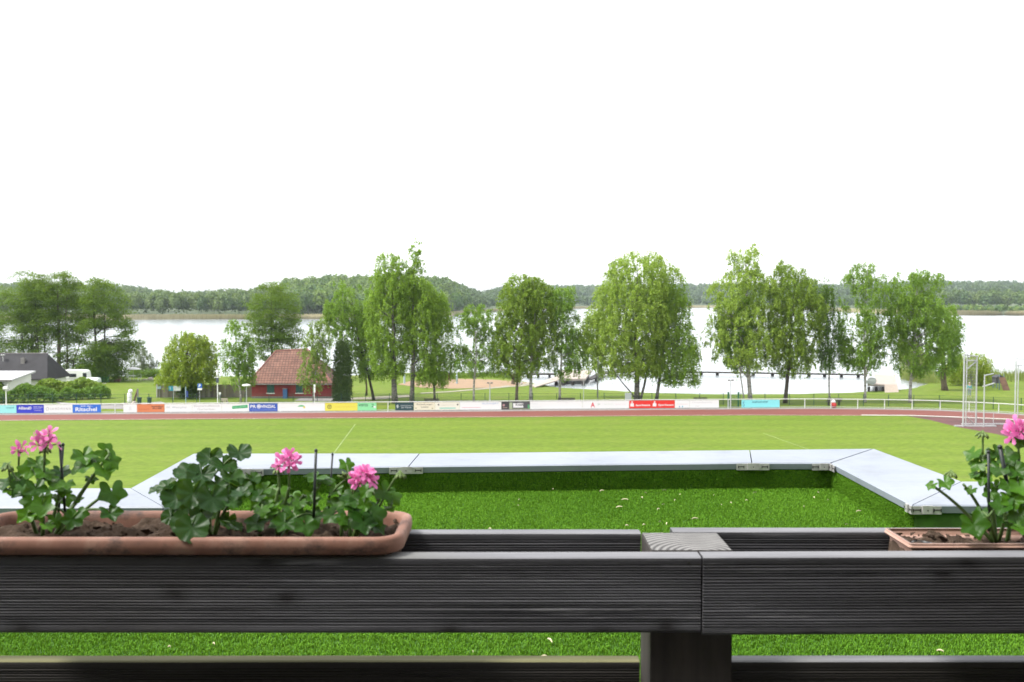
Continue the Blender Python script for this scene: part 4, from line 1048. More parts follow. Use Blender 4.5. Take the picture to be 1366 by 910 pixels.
# volleyball posts and booth
for px, lab in ((539.5, 'pale blue net post at the left end of the sand court'), (609.5, 'pale blue net post in the middle of the sand court')):
    B = G(px, 512); t = thing('net_post', lab, 'net post', B, 'net posts on the sand court')
    m = MB(); m.tube([B - Vector((0, 0, .1)), Vector((B.x, B.y, D(0, 495.5, B.y).z))], .06, 8); m.build('shaft', mat('pale_blue_steel', (.35, .45, .50), .5), t)
    m = MB(); m.lathe([(.14, .0), (.14, 1.2), (.08, 1.3)], B, 10); m.build('padding', mat('pale_blue_steel'), t)
B = G(593, 507); t = thing('wooden_hut', 'low dark red wooden hut on the bank behind the sand court', 'hut', B)
w_ = .85; z1 = D(0, 499.5, B.y).z; z2 = D(0, 496, B.y).z
MB().box(B.x - w_, B.x + w_, B.y, B.y + 1.2, B.z - .1, z1).build('wall', mat('maroon_boards', (.09, .03, .03), .8), t)
m = MB(); m.loft([[Vector((x, y, z)) for x, z in [(B.x - w_ - .12, z1 - .05), (B.x, z2), (B.x + w_ + .12, z1 - .05), (B.x + w_ + .12, z1 + .05), (B.x, z2 + .1), (B.x - w_ - .12, z1 + .05)]] for y in (B.y - .15, B.y + 1.35)], True, True, True); m.build('roof', M_DKWOOD, t)
B = G(693.5, 513); t = thing('rescue_booth', 'small white booth on the bank beside a brown stump', 'booth', B)
w_ = .38; zt = D(0, 501.5, B.y).z
MB().box(B.x - w_, B.x + w_, B.y, B.y + .6, B.z + .15, zt).build('cabinet_body', M_WHITE, t, bevel=.02)
MB().box(B.x - w_ - .06, B.x + w_ + .06, B.y - .08, B.y + .7, zt, zt + .08).build('roof', M_WHITE, t)
MB().box(B.x - .22, B.x + .22, B.y - .03, B.y - .004, B.z + .5, zt - .12).build('door', mat('pale_panel'), t)
for sx in (-1, 1): MB().box(B.x + sx * .3 - .05, B.x + sx * .3 + .05, B.y + .1, B.y + .2, B.z - .05, B.z + .15).build('leg', M_BLACKP, t)
B = G(684.5, 513); t = thing('tree_stump', 'tall brown tree stump left of the white booth', 'stump', B)
m = MB(); m.tube([B - Vector((0, 0, .1)), B + Vector((0, 0, .5)), B + Vector((.03, 0, D(0, 499, B.y).z - B.z))], [.36, .27, .22], 12); m.build('trunk', B_BROWN, t)

# ================================================================== JETTIES
def deck(name, label, pts, th, mt_, posts, group=None, cat='jetty', post_mat=None, pr=.14, rail=None):
    """pts: closed outline of the deck top"""
    t = thing(name, label, cat, Vector((pts[0].x, pts[0].y, WATER)), group)
    n = len(pts); m = MB(); m.loft([[p - Vector((0, 0, th)) for p in pts], pts], True, True, True)
    me = m.mesh('deck'); bm = bmesh.new(); bm.from_mesh(me); bmesh.ops.recalc_face_normals(bm, faces=bm.faces[:]); bm.to_mesh(me); bm.free()
    link('deck', me, mt_, t)
    for p in posts:
        q = MB(); q.tube([(p.x, p.y, WATER - 2.5), (p.x, p.y, p.z - th - .004)], pr, 8); q.build('pile', post_mat or M_DKWOOD, t)
    return t
zj = -0.62
a, b_ = P(832, 494.2, zj), P(1158, 499.2, zj)
d = (b_ - a).normalized(); nn = Vector((-d.y, d.x, 0))
jm = deck('jetty', 'long thin wooden jetty running across the lake behind the birches', [a - nn * .7, b_ - nn * .7, b_ + nn * .7, a + nn * .7], .20, M_DKWOOD,
     [P(px, 494.2 + (px - 832) / 326 * 5, zj) for px in (865, 909, 935.5, 957, 1005, 1030.5, 1058, 1079, 1100, 1122.5, 1145)], 'jetties on the lake', pr=.28)
a, b_ = P(784, 504.5, zj + .15), P(800, 497.5, zj); c_ = P(834, 494, zj)
deck('jetty', 'short dark walkway linking the bathing platform to the long jetty', [a, P(790, 505.5, zj + .1), P(808, 497.5, zj), P(836, 495.6, zj), P(832, 493.2, zj), P(800, 495.5, zj)], .22, M_DKWOOD, [P(795, 501, zj), P(812, 496.5, zj)], 'jetties on the lake', pr=.2)
zp = -0.35
deck('bathing_platform', 'pale bathing platform on dark piles at the bank behind the pole', [P(736, 505.6, zp), P(781, 505.2, zp), P(790, 494, zp), P(752, 493.5, zp)], .28, M_WOODL,
     [P(px, 506.6, zp) for px in (742, 752, 764, 778)] + [P(px, 497, zp) for px in (756, 784)], None, 'platform', pr=.26)
deck('footbridge', 'pale sloping gangway from the lawn up to the bathing platform', [G(708, 515.0) + Vector((0, 0, .12)), G(714, 517.2) + Vector((0, 0, .12)), P(748, 505.9, zp), P(742, 502.0, zp)], .15, M_WOODL, [], None, 'gangway')
a, b_ = P(646, 498.2, zj), P(742, 499.3, zj)
deck('jetty', 'left jetty seen as a dark line beyond the bank herbs', [a, b_, P(742, 497.6, zj), P(646, 496.7, zj)], .18, M_DKWOOD, [P(px, 498, zj) for px in (652, 659, 672, 690, 704, 718, 733)], 'jetties on the lake', pr=.2)
B = P(842, 485.5, WATER); t = thing('swim_raft', 'dark swim raft with a rail floating beyond the jetty', 'raft', B)
xa, xb = D(829, 485, B.y).x, D(849, 485, B.y).x
MB().box(xa, xb, B.y, B.y + 2.2, WATER - .1, WATER + .22).build('deck', M_DKWOOD, t)
MB().box(xa, xb, B.y, B.y + .08, WATER + .62, WATER + .75).build('rail', M_DKWOOD, t)
for x in (xa + .1, (xa + xb) / 2, xb - .1): MB().box(x - .05, x + .05, B.y, B.y + .08, WATER + .221, WATER + .62).build('post', M_DKWOOD, t)
# wooden landing and ramp at right, covered boat
zp = -0.17
deck('landing_stage', 'pale wooden landing stage with dark space beneath right of the row', [P(1157, 513, zp), P(1179.6, 513, zp), P(1196.5, 513, zp), P(1194.5, 500.5, zp), P(1167, 498.7, zp)], .22, M_WOODL,
     [P(px, 513.8, zp) for px in (1159, 1169, 1178)], None, 'landing stage', pr=.2)
deck('ramp', 'beige wooden ramp sloping from the landing stage to the lawn', [P(1179.8, 513.1, zp + .02), P(1180.5, 526.5, -1.0), P(1200, 526.5, -1.0), P(1196.6, 513.1, zp + .02)], .15, mat('ramp_wood', (.30, .25, .20), .9, var=.15), [], None, 'ramp')
B = P(1163, 516, -.1); Y = B.y + .5
t = thing('covered_boat', 'boat under a crumpled grey tarpaulin on the landing stage', 'boat', B)
m = MB(); rings = []; rr = random.Random(8)
x0_, x1_ = D(1155.5, 505, Y).x, D(1170.5, 505, Y).x; zt = D(0, 500.5, Y).z
for i in range(12):
    tt_ = i / 11; y = Y + 6.0 * tt_; sc_ = math.sin(math.pi * (.30 + .62 * tt_)) ** .5
    ring = []
    for k in range(14):
        a_ = 2 * math.pi * k / 14
        r1 = (x1_ - x0_) / 2 * sc_ * (1 + rr.uniform(-.09, .09)); r2 = (zt - zp) / 2 * (1 + rr.uniform(-.09, .09)) * (.62 + .38 * tt_)
        ring.append(Vector(((x0_ + x1_) / 2 + 1.6 * tt_ + r1 * math.cos(a_), y, max(zp + .04, (zt + zp) / 2 + r2 * math.sin(a_)))))
    rings.append(ring)
m.loft(rings, True, True, True); m.build('tarpaulin', mat('grey_tarpaulin', (.34, .35, .37), .6, var=.45, vscale=1.1, stretch=(.4, .6, 3.5)), t)
m = MB(); m.tube([(x0_ + .3, Y + 1, zt - .3), (x0_ + .5, Y + 1, D(0, 492.5, Y).z)], .16, 8); m.build('outboard_motor', M_PLINTH, t)

# ================================================================== PLAYGROUND, PERSON
B = G(1334, 518); Y = B.y
t = thing('play_tower', 'wooden play tower with dark boarded cabin and slide at right', 'play tower', B)
xa, xb = D(1329.5, 510, Y).x, D(1338, 510, Y).x; ztop = D(0, 503.5, Y).z; zmid = D(0, 511.5, Y).z
for x in (xa, xb):
    for y in (Y, Y + 1): MB().box(x - .05, x + .05, y - .05, y + .05, B.z - .1, zmid).build('leg', mat('blue_grey_post', (.12, .17, .18), .7), t)
MB().box(xa - .1, xb + .1, Y - .1, Y + 1.1, zmid, ztop).build('cabin', mat('dark_cabin', (.05, .05, .055), .8), t)
m = MB(); pr = [(xa - .2, ztop - .02), ((xa + xb) / 2, ztop + .35), (xb + .2, ztop - .02)]
m.loft([[Vector((x, y, z)) for x, z in pr] for y in (Y - .2, Y + 1.2)], True, True, True); m.build('roof', mat('dark_cabin'), t)
q = D(1313, 524, Y); m = MB()
m.add([(xa, Y + .2, zmid), (xa, Y + .7, zmid), (q.x, Y + .7, B.z + .15), (q.x, Y + .2, B.z + .15), (xa, Y + .2, zmid + .08), (xa, Y + .7, zmid + .08), (q.x, Y + .7, B.z + .23), (q.x, Y + .2, B.z + .23)], [(0, 1, 2, 3), (7, 6, 5, 4), (0, 3, 7, 4), (1, 5, 6, 2), (3, 2, 6, 7), (0, 4, 5, 1)])
m.build('slide', M_GALV, t)
B2 = G(1344, 521); t = thing('climbing_frame', 'brown climbing wall on posts right of the play tower', 'climbing frame', B2)
q = B2; m = MB(); m.loft([[Vector((q.x - .55, q.y, q.z)), Vector((q.x + .35, q.y, q.z)), Vector((q.x + .35, q.y + .08, q.z)), Vector((q.x - .55, q.y + .08, q.z))], [Vector((q.x - .75, q.y + .9, q.z + 1.7)), Vector((q.x + .1, q.y + .9, q.z + 1.7)), Vector((q.x + .1, q.y + .98, q.z + 1.7)), Vector((q.x - .75, q.y + .98, q.z + 1.7))]], True, True, True)
m.build('climbing_wall', M_WOODB, t)
for sx in (-.6, 0.0): MB().box(q.x + sx - .05, q.x + sx + .05, q.y + 1.0, q.y + 1.1, q.z - .1, q.z + 2.1).build('post', mat('blue_grey_post'), t)

def skin_mesh(name, joints, edges, material, parent, sub=2):
    me = bpy.data.meshes.new(name); me.from_pydata([j[0] for j in joints], edges, []); 
    o = bpy.data.objects.new(name, me); COL.objects.link(o)
    sk = o.modifiers.new('skin', 'SKIN'); sk.use_smooth_shade = True
    for v, j in zip(me.skin_vertices[0].data if me.skin_vertices else [], joints): v.radius = j[1] if hasattr(j[1], '__len__') else (j[1], j[1])
    if not me.skin_vertices:
        bm = bmesh.new(); bm.from_mesh(me); lay = bm.verts.layers.skin.verify(); bm.verts.ensure_lookup_table()
        for v, j in zip(bm.verts, joints):
            v[lay].radius = j[1] if hasattr(j[1], '__len__') else (j[1], j[1]); v[lay].use_root = (v.index == 0)
        bm.to_mesh(me); bm.free()
    sb = o.modifiers.new('sub', 'SUBSURF'); sb.levels = sub; sb.render_levels = sub
    bpy.context.view_layer.update()
    me2 = bpy.data.meshes.new_from_object(o.evaluated_get(bpy.context.evaluated_depsgraph_get()))
    bpy.data.objects.remove(o); me2.name = name
    me2.materials.clear()
    return link(name, me2, material, parent, world_coords=False, smooth=True)
B = G(1293, 529.5)
pz = thing('person', 'person in a teal jacket and grey trousers standing on the lawn behind the cage', 'person', B)
M_SKIN = mat('skin', (.42, .26, .19), .6)
J = [((0, 0, .95), .125), ((0, 0, 1.20), .13), ((0, 0, 1.42), .12), ((0, 0, 1.52), .055), ((0, -.015, 1.60), .085), ((0, -.01, 1.70), .095), ((0, 0, 1.78), .06),
     ((.10, 0, .90), .09), ((.11, -.02, .50), .062), ((.11, 0, .08), .045), ((.12, -.14, .035), .035),
     ((-.10, 0, .90), .09), ((-.12, .03, .50), .062), ((-.13, .06, .08), .045), ((-.14, -.08, .035), .035),
     ((.20, 0, 1.41), .06), ((.26, .02, 1.14), .045), ((.25, -.10, .92), .035), ((.25, -.13, .84), .035),
     ((-.20, 0, 1.41), .06), ((-.26, .02, 1.14), .045), ((-.25, -.08, .92), .035), ((-.25, -.11, .84), .035)]
Ed = [(0, 1), (1, 2), (2, 3), (3, 4), (4, 5), (5, 6), (0, 7), (7, 8), (8, 9), (9, 10), (0, 11), (11, 12), (12, 13), (13, 14), (2, 15), (15, 16), (16, 17), (17, 18), (2, 19), (19, 20), (20, 21), (21, 22)]
skin_mesh('body', J, Ed, M_SKIN, pz)
Jj = [((0, 0, .93), .16), ((0, 0, 1.2), .155), ((0, 0, 1.43), .13), ((.20, 0, 1.42), .078), ((.265, .02, 1.14), .06), ((.25, -.09, .94), .05), ((-.20, 0, 1.42), .078), ((-.265, .02, 1.14), .06), ((-.25, -.07, .94), .05)]
skin_mesh('jacket', Jj, [(0, 1), (1, 2), (2, 3), (3, 4), (4, 5), (2, 6), (6, 7), (7, 8)], mat('teal_cloth', (.05, .28, .31), .8), pz)
Jt = [((0, 0, .97), .135), ((.10, 0, .88), .105), ((.11, -.02, .50), .08), ((.11, 0, .10), .06), ((-.10, 0, .88), .105), ((-.12, .03, .50), .08), ((-.13, .06, .10), .06)]
skin_mesh('trousers', Jt, [(0, 1), (1, 2), (2, 3), (0, 4), (4, 5), (5, 6)], mat('grey_cloth', (.14, .20, .22), .85), pz)
skin_mesh('hair', [((0, .03, 1.68), .085), ((0, .02, 1.77), .085), ((0, 0.0, 1.81), .05)], [(0, 1), (1, 2)], mat('grey_hair', (.40, .38, .35), .8), pz)

# ================================================================== THROWING CAGE
def pole(mb, pts, r=.055): mb.tube(pts, r, 8)
Yg = P(1290, 569.5, 0).y
t = thing('throwing_cage', 'tall galvanised hammer cage frame standing on the dark tartan', 'cage', P(1290, 569.5, 0))
def V(px, py, dy=0): return D(px, py, Yg + dy)
for (px, dy, top, r) in ((1286, 0, 472, .075), (1289.5, .5, 480, .05), (1303, 1.2, 474.5, .07), (1313.5, -.2, 500, .06)):
    q = V(px, 500, dy); m = MB(); m.tube([(q.x, q.y, 0.0), (q.x, q.y, V(px, top, dy).z)], r, 10); m.build('upright', M_GALV, t)
m = MB(); pole(m, [V(1286, 473), V(1303, 475.5, 1.2)]); m.build('crossbar', M_GALV, t)
m = MB(); pole(m, [V(1289.5, 481.5, .5), V(1303, 481, 1.2)]); m.build('crossbar', M_GALV, t)
m = MB(); pole(m, [V(1289.5, 493, .5), V(1303, 481.5, 1.2)]); m.build('brace', M_GALV, t)
m = MB(); pole(m, [V(1313.5, 501, -.2), V(1325.5, 498.5, .6)]); m.build('crossbar', M_GALV, t)
m = MB(); pole(m, [V(1290, 556, .3), V(1301, 568, 1.0)], .035); m.build('brace', M_GALV, t)
m = MB(); q = V(1326, 520, .6); m.tube([(q.x, q.y, 0), (q.x, q.y, V(1326, 552, .6).z)], .03, 6); m.build('upright', M_GALV, t)
m = MB(); a = P(1274, 569.2, .0); m.box(a.x, P(1328, 569, 0).x, a.y - .08, a.y + .25, .012, .12); m.build('base_rail', M_GALV, t)
m = MB(); a = P(1283, 566.4, .0); m.box(a.x, P(1345, 566, 0).x, a.y - .08, a.y + .15, .012, .11); m.build('base_rail', M_GALV, t)
m = MB()
for i in range(11):
    px = 1286 + 17 * i / 10; dy = 1.2 * i / 10
    m.tube([V(px, 476, dy), V(px, 566, dy)], .006, 4, cap=False)
for i in range(24):
    py = 476 + 90 * i / 23; m.tube([V(1286, py), V(1303, py, 1.2)], .006, 4, cap=False)
m.build('net', mat('pale_net', (.45, .45, .43), .8), t)
t = thing('throwing_cage', 'second galvanised cage frame cut by the right picture edge', 'cage', P(1358, 581, 0))
Yg = P(1358, 581, 0).y
for (px, dy, top, r) in ((1355, 0, 481, .06), (1358.5, .4, 486, .05), (1372, 1.0, 480, .07)):
    q = V(px, 500, dy); m = MB(); m.tube([(q.x, q.y, 0.0), (q.x, q.y, V(px, top, dy).z)], r, 10); m.build('upright', M_GALV, t)
for py in (478.5, 487.5):
    m = MB(); pole(m, [V(1354, py), V(1374, py + 1, 1.0)], .04); m.build('crossbar', M_GALV, t)
m = MB(); a = P(1350, 579, .0); m.box(a.x, P(1380, 577, 0).x, a.y - .08, a.y + .3, .012, .12); m.build('base_rail', M_GALV, t)
# ================================================================== RAILING, MESH FENCE, BOARDS
def along(px):
    """point and direction of the railing line where the picture column px meets it"""
    for i in range(len(RAIL) - 1):
        if RAIL_PX[i][0] <= px <= RAIL_PX[i + 1][0]:
            w = (px - RAIL_PX[i][0]) / (RAIL_PX[i + 1][0] - RAIL_PX[i][0])
            a, b = RAIL[i], RAIL[i + 1]
            # equal picture steps are nearly equal ground steps here
            p = a.lerp(b, w); d = (b - a).normalized(); return p, d
rt = thing('track_railing', 'long white tubular railing along the running track', 'railing', RAIL[0])
M_RAILW = mat('railing_white', (.55, .55, .54), .5, var=.08, vscale=2)
q = interp_poly([p + Vector((0, 0, 1.0)) for p in RAIL], np.linspace(0, 1, 90))
m = MB(); m.tube([Vector(p) for p in q], .04, 8); m.build('top_rail', M_RAILW, rt)
q = q.copy(); q[:, 2] = .16
m = MB(); m.tube([Vector(p) for p in q], .022, 6); m.build('lower_rail', M_GALV, rt)
A = np.array([tuple(p) for p in RAIL]); L_ = np.linalg.norm(np.diff(A, axis=0), axis=1).sum(); n = int(L_ / 2.75)
pp = interp_poly(RAIL, np.linspace(0, 1, n))
p0 = None
for i, p in enumerate(pp):
    u_ = CX + FPX * p[0] / p[1]
    if u_ < -20 or u_ > 1380: continue
    if p0 is None:
        m = MB(); m.box(-.035, .035, -.035, .035, -.05, .97); p0 = m.build('post', M_RAILW, rt, world=False); o = p0
    else:
        o = p0.copy(); COL.objects.link(o); o.parent = rt
    o.location = Vector(p) - BASE[rt.name]

FENCE = [G(x, y) for x, y in [(-60, 541.5), (131, 541), (300, 541), (700, 540), (965, 540)]]
FENCE2 = [G(x, y) for x, y in [(988, 540), (1100, 541), (1250, 543), (1330, 546), (1400, 549)]]
def mesh_fence(L, label, step):
    ft = thing('mesh_fence', label, 'fence', L[0], 'mesh fences behind the railing')
    ln = sum((L[i + 1] - L[i]).length for i in range(len(L) - 1)); n = max(3, int(ln / step) + 1)
    q = interp_poly(L, np.linspace(0, 1, n)); first = None
    for p in q:
        if first is None:
            m = MB(); m.box(-.03, .03, -.03, .03, -.1, 1.32); first = m.build('post', M_DKGREEN, ft, world=False); o = first
        else:
            o = first.copy(); COL.objects.link(o); o.parent = ft
        o.location = Vector(p) - BASE[ft.name]
    m = MB()
    Q = interp_poly(L, np.linspace(0, 1, 40))
    for z in (.08, .5, .9, 1.26): m.tube([Vector(p) + Vector((0, 0.03, z)) for p in Q], .012, 4, cap=False)
    for z in (.2, .35, .65, .8, 1.05): m.tube([Vector(p) + Vector((0, 0.03, z)) for p in Q], .005, 4, cap=False)
    m.build('wire_mesh', M_DKGREEN, ft)
mesh_fence(FENCE, 'dark green mesh fence running behind the advertising boards', 2.62)
mesh_fence(FENCE2, 'dark green mesh fence behind the bare white railing, right of the gate', 2.62)
B = G(978, 543); gt = thing('park_gate', 'tall green gate frame behind the railing', 'gate', B)
for px in (971.5, 985):
    q = G(px, 543.5); MB().box(q.x - .10, q.x + .10, q.y - .05, q.y + .05, q.z - .1, D(0, 523, q.y).z).build('gate_post', mat('green_paint', (.012, .085, .035), .6), gt)
q0, q1 = G(972.5, 543.5), G(984, 543.5)
m = MB()
for k in range(13):
    x = q0.x + (q1.x - q0.x) * k / 12; m.tube([(x, q0.y, q0.z + .1), (x, q0.y, q0.z + 1.4)], .012, 4)
for z in (.1, .75, 1.4): m.tube([(q0.x, q0.y, q0.z + z), (q1.x, q0.y, q0.z + z)], .018, 4)
m.build('gate_leaf', mat('green_paint'), gt)

def flat(col): return mat('print_%02d%02d%02d' % tuple(int(c * 99) for c in col), col, .45)
W_ = (.66, .66, .65)
GREY = (.22, .22, .23)
boards = [  # x0,x1,colour,label,[(text, fx, fy, height, colour, bold, maxw)], [(shape...)]
 (-32, 22, (.26, .62, .60), 'pale turquoise board at the left edge of the row', [('wald', .84, .70, .24, (.03, .2, .2), False, .2)], []),
 (22, 58.3, (.015, .025, .42), 'deep blue board with white wordmark, round emblem and small print', [('Allianz', .27, .62, .36, W_, True, .40), ('Olaf Schulz', .79, .76, .15, W_, False, .34), ('Hauptstrasse', .76, .52, .13, W_, False, .28), ('Ratzeburg', .79, .30, .12, W_, False, .26)], [('disc', .49, .62, .20, W_), ('disc', .49, .62, .15, (.015, .025, .42)), ('bars', .49, .62, .12, W_)]),
 (58.3, 96.2, W_, 'white board with wide spaced thin grey capitals', [('S A N D M A N N', .58, .50, .30, (.26, .24, .23), False, .72)], [('ring', .12, .5, .20, (.30, .28, .27))]),
 (96.2, 134, (.015, .12, .50), 'mid blue board with large white name next to the lane gap', [('Ihr Dr. Haus ...', .5, .83, .17, W_, True, .42), ('Ritschel', .48, .42, .50, W_, True, .76)], []),
 (163.8, 182, W_, 'plain white board with one small grey emblem', [], [('ring', .5, .55, .13, (.32, .36, .38)), ('bar', .38, .62, .27, .33, (.45, .47, .48))]),
 (182, 219, (.55, .17, .065), 'orange board with dark two line print', [('bauwerk', .25, .38, .26, (.42, .10, .03), False, .38), ('Bauunternehmen', .74, .72, .17, (.05, .02, .02), True, .42), ('BELL & MEIN', .74, .48, .17, (.05, .02, .02), True, .34)], []),
 (219, 256, W_, 'white board with one line of faint grey serif print', [('W. Westphal', .42, .55, .30, (.30, .33, .36), False, .74)], []),
 (256, 296, W_, 'white board with two centred lines of grey print', [('Baumschulbetrieb', .5, .74, .26, (.40, .38, .37), False, .88), ('Gartenbau', .48, .34, .26, (.40, .38, .37), False, .60)], []),
 (296, 332.2, W_, 'white board with a tilted green banner', [], [('slant', .38, .95, .32, .70, (.02, .30, .10), 'Naturdünger')]),
 (332.2, 370, (.02, .07, .36), 'royal blue board with heavy white capitals and lined footer', [('PR', .14, .62, .40, W_, True, .2), ('VINZIAL', .67, .62, .40, W_, True, .52), ('Versicherung Service Büro Ratzeburg', .5, .17, .11, (.45, .5, .62), False, .9)], [('disc', .34, .62, .26, W_), ('ring', .34, .62, .17, (.02, .07, .36))]),
 (370, 433, W_, 'white board with a little green and yellow hill logo', [('Fahrschule', .12, .45, .08, (.5, .45, .45), False, .1)], [('hill', .50, .60, .34, (.10, .38, .14)), ('disc', .56, .46, .12, (.6, .5, .04))]),
 (433, 476.5, (.62, .56, .07), 'bright yellow board with round black emblem and thin orange line', [('V', .135, .52, .28, (.05, .05, .02), True, .06), ('Deutsche Vermögensberatung', .62, .50, .12, (.55, .30, .05), False, .62)], [('ring', .135, .52, .27, (.05, .05, .02))]),
 (476.5, 502, (.22, .58, .28), 'light green board with dark green letters and numeral', [('WEITZE', .30, .70, .28, (.02, .10, .05), True, .50), ('2', .80, .66, .42, (.02, .10, .05), False, .12)], [('bar', .84, .97, .36, .56, W_)]),
 (527, 551.8, (.012, .045, .05), 'dark petrol board with white emblem and two lines', [('RECHTSANWÄLTE', .62, .60, .17, (.5, .53, .53), False, .64), ('am Markt', .60, .36, .17, (.5, .53, .53), False, .56)], [('ring', .13, .52, .16, (.45, .5, .48)), ('bar', .11, .15, .3, .74, (.45, .5, .48))]),
 (551.8, 579.5, (.62, .58, .44), 'cream board with black gothic style print', [('Ratzeburger', .52, .72, .24, (.05, .05, .05), False, .76), ('Laden', .52, .42, .24, (.05, .05, .05), False, .34)], [('dot', .10, .26, .10, (.35, .32, .2)), ('dot', .88, .22, .10, (.35, .32, .2))]),
 (579.5, 612, (.64, .62, .52), 'cream board with two dark dots and teal strip', [('Landgasthof am See', .5, .62, .16, (.40, .38, .30), False, .54)], [('dot', .14, .68, .11, (.08, .07, .06)), ('dot', .92, .68, .11, (.08, .07, .06)), ('bar', .18, .84, .16, .30, (.20, .48, .38))]),
 (612, 667, W_, 'white board with pink line and pale blue capitals', [('KUHNERT', .74, .78, .22, (.38, .44, .56), True, .40)], [('bar', .05, .50, .24, .32, (.62, .36, .40))]),
 (667, 677, (.035, .032, .035), 'narrow black picture board left of the name board', [], [('disc', .3, .55, .16, (.35, .2, .2)), ('bar', .15, .8, .16, .28, (.22, .16, .13))]),
 (677, 705, (.06, .06, .065), 'black photo board with white name on a bright field', [('Knuth', .50, .62, .36, (.02, .02, .02), True, .36)], [('bar', .02, .16, .06, .90, (.30, .36, .22)), ('bar', .20, .68, .22, .80, W_), ('bar', .02, .98, .02, .09, (.25, .28, .14)), ('bar', .90, .98, .1, .6, (.05, .3, .1))]),
 (705, 775, W_, 'long white board with very faint pale print', [('Elektro', .08, .72, .18, (.54, .56, .58), False, .12), ('Haustechnik', .12, .30, .18, (.54, .56, .58), False, .18)], [('ring', .70, .82, .08, (.5, .52, .55))]),
 (775, 838, W_, 'white board with a red gothic letter A', [('A', .22, .50, .66, (.55, .02, .04), True, .09), ('>', .35, .58, .26, (.25, .35, .25), False, .05), ('Apotheke', .56, .55, .18, (.50, .58, .48), False, .20), ('Seestrasse', .82, .55, .14, (.62, .48, .50), False, .22)], []),
 (838, 868.2, (.62, .018, .012), 'left of the two bright red boards with white round figure logo', [('Sparkasse', .62, .38, .32, W_, True, .66)], [('bank', .13, .50, .0, W_)]),
 (868.2, 900, (.62, .018, .012), 'right one of the two bright red boards with white round figure logo', [('Sparkasse', .62, .38, .32, W_, True, .66)], [('bank', .13, .50, .0, W_)]),
 (900, 919.5, W_, 'short white board with two small blue dots', [], [('disc', .32, .16, .09, (.05, .20, .42)), ('disc', .52, .16, .09, (.05, .30, .42)), ('bar', .1, .9, .45, .52, (.62, .52, .50))]),
 (919.5, 958.5, W_, 'white board with faint grey print ending before the gate', [('Zimmerei Bedachung', .42, .68, .20, (.46, .46, .47), False, .7), ('GmbH', .26, .24, .18, (.46, .46, .47), False, .12)], []),
 (988.5, 1039.5, (.20, .60, .62), 'turquoise board standing alone right of the gate', [('AGRARHOF', .48, .72, .24, (.02, .12, .16), True, .42), ('S', .055, .45, .62, (.03, .12, .24), False, .05)], []),
]
def disc_pts(cx, cz, r, n=20): return [(cx + r * math.cos(2 * math.pi * k / n), cz + r * math.sin(2 * math.pi * k / n)) for k in range(n)]
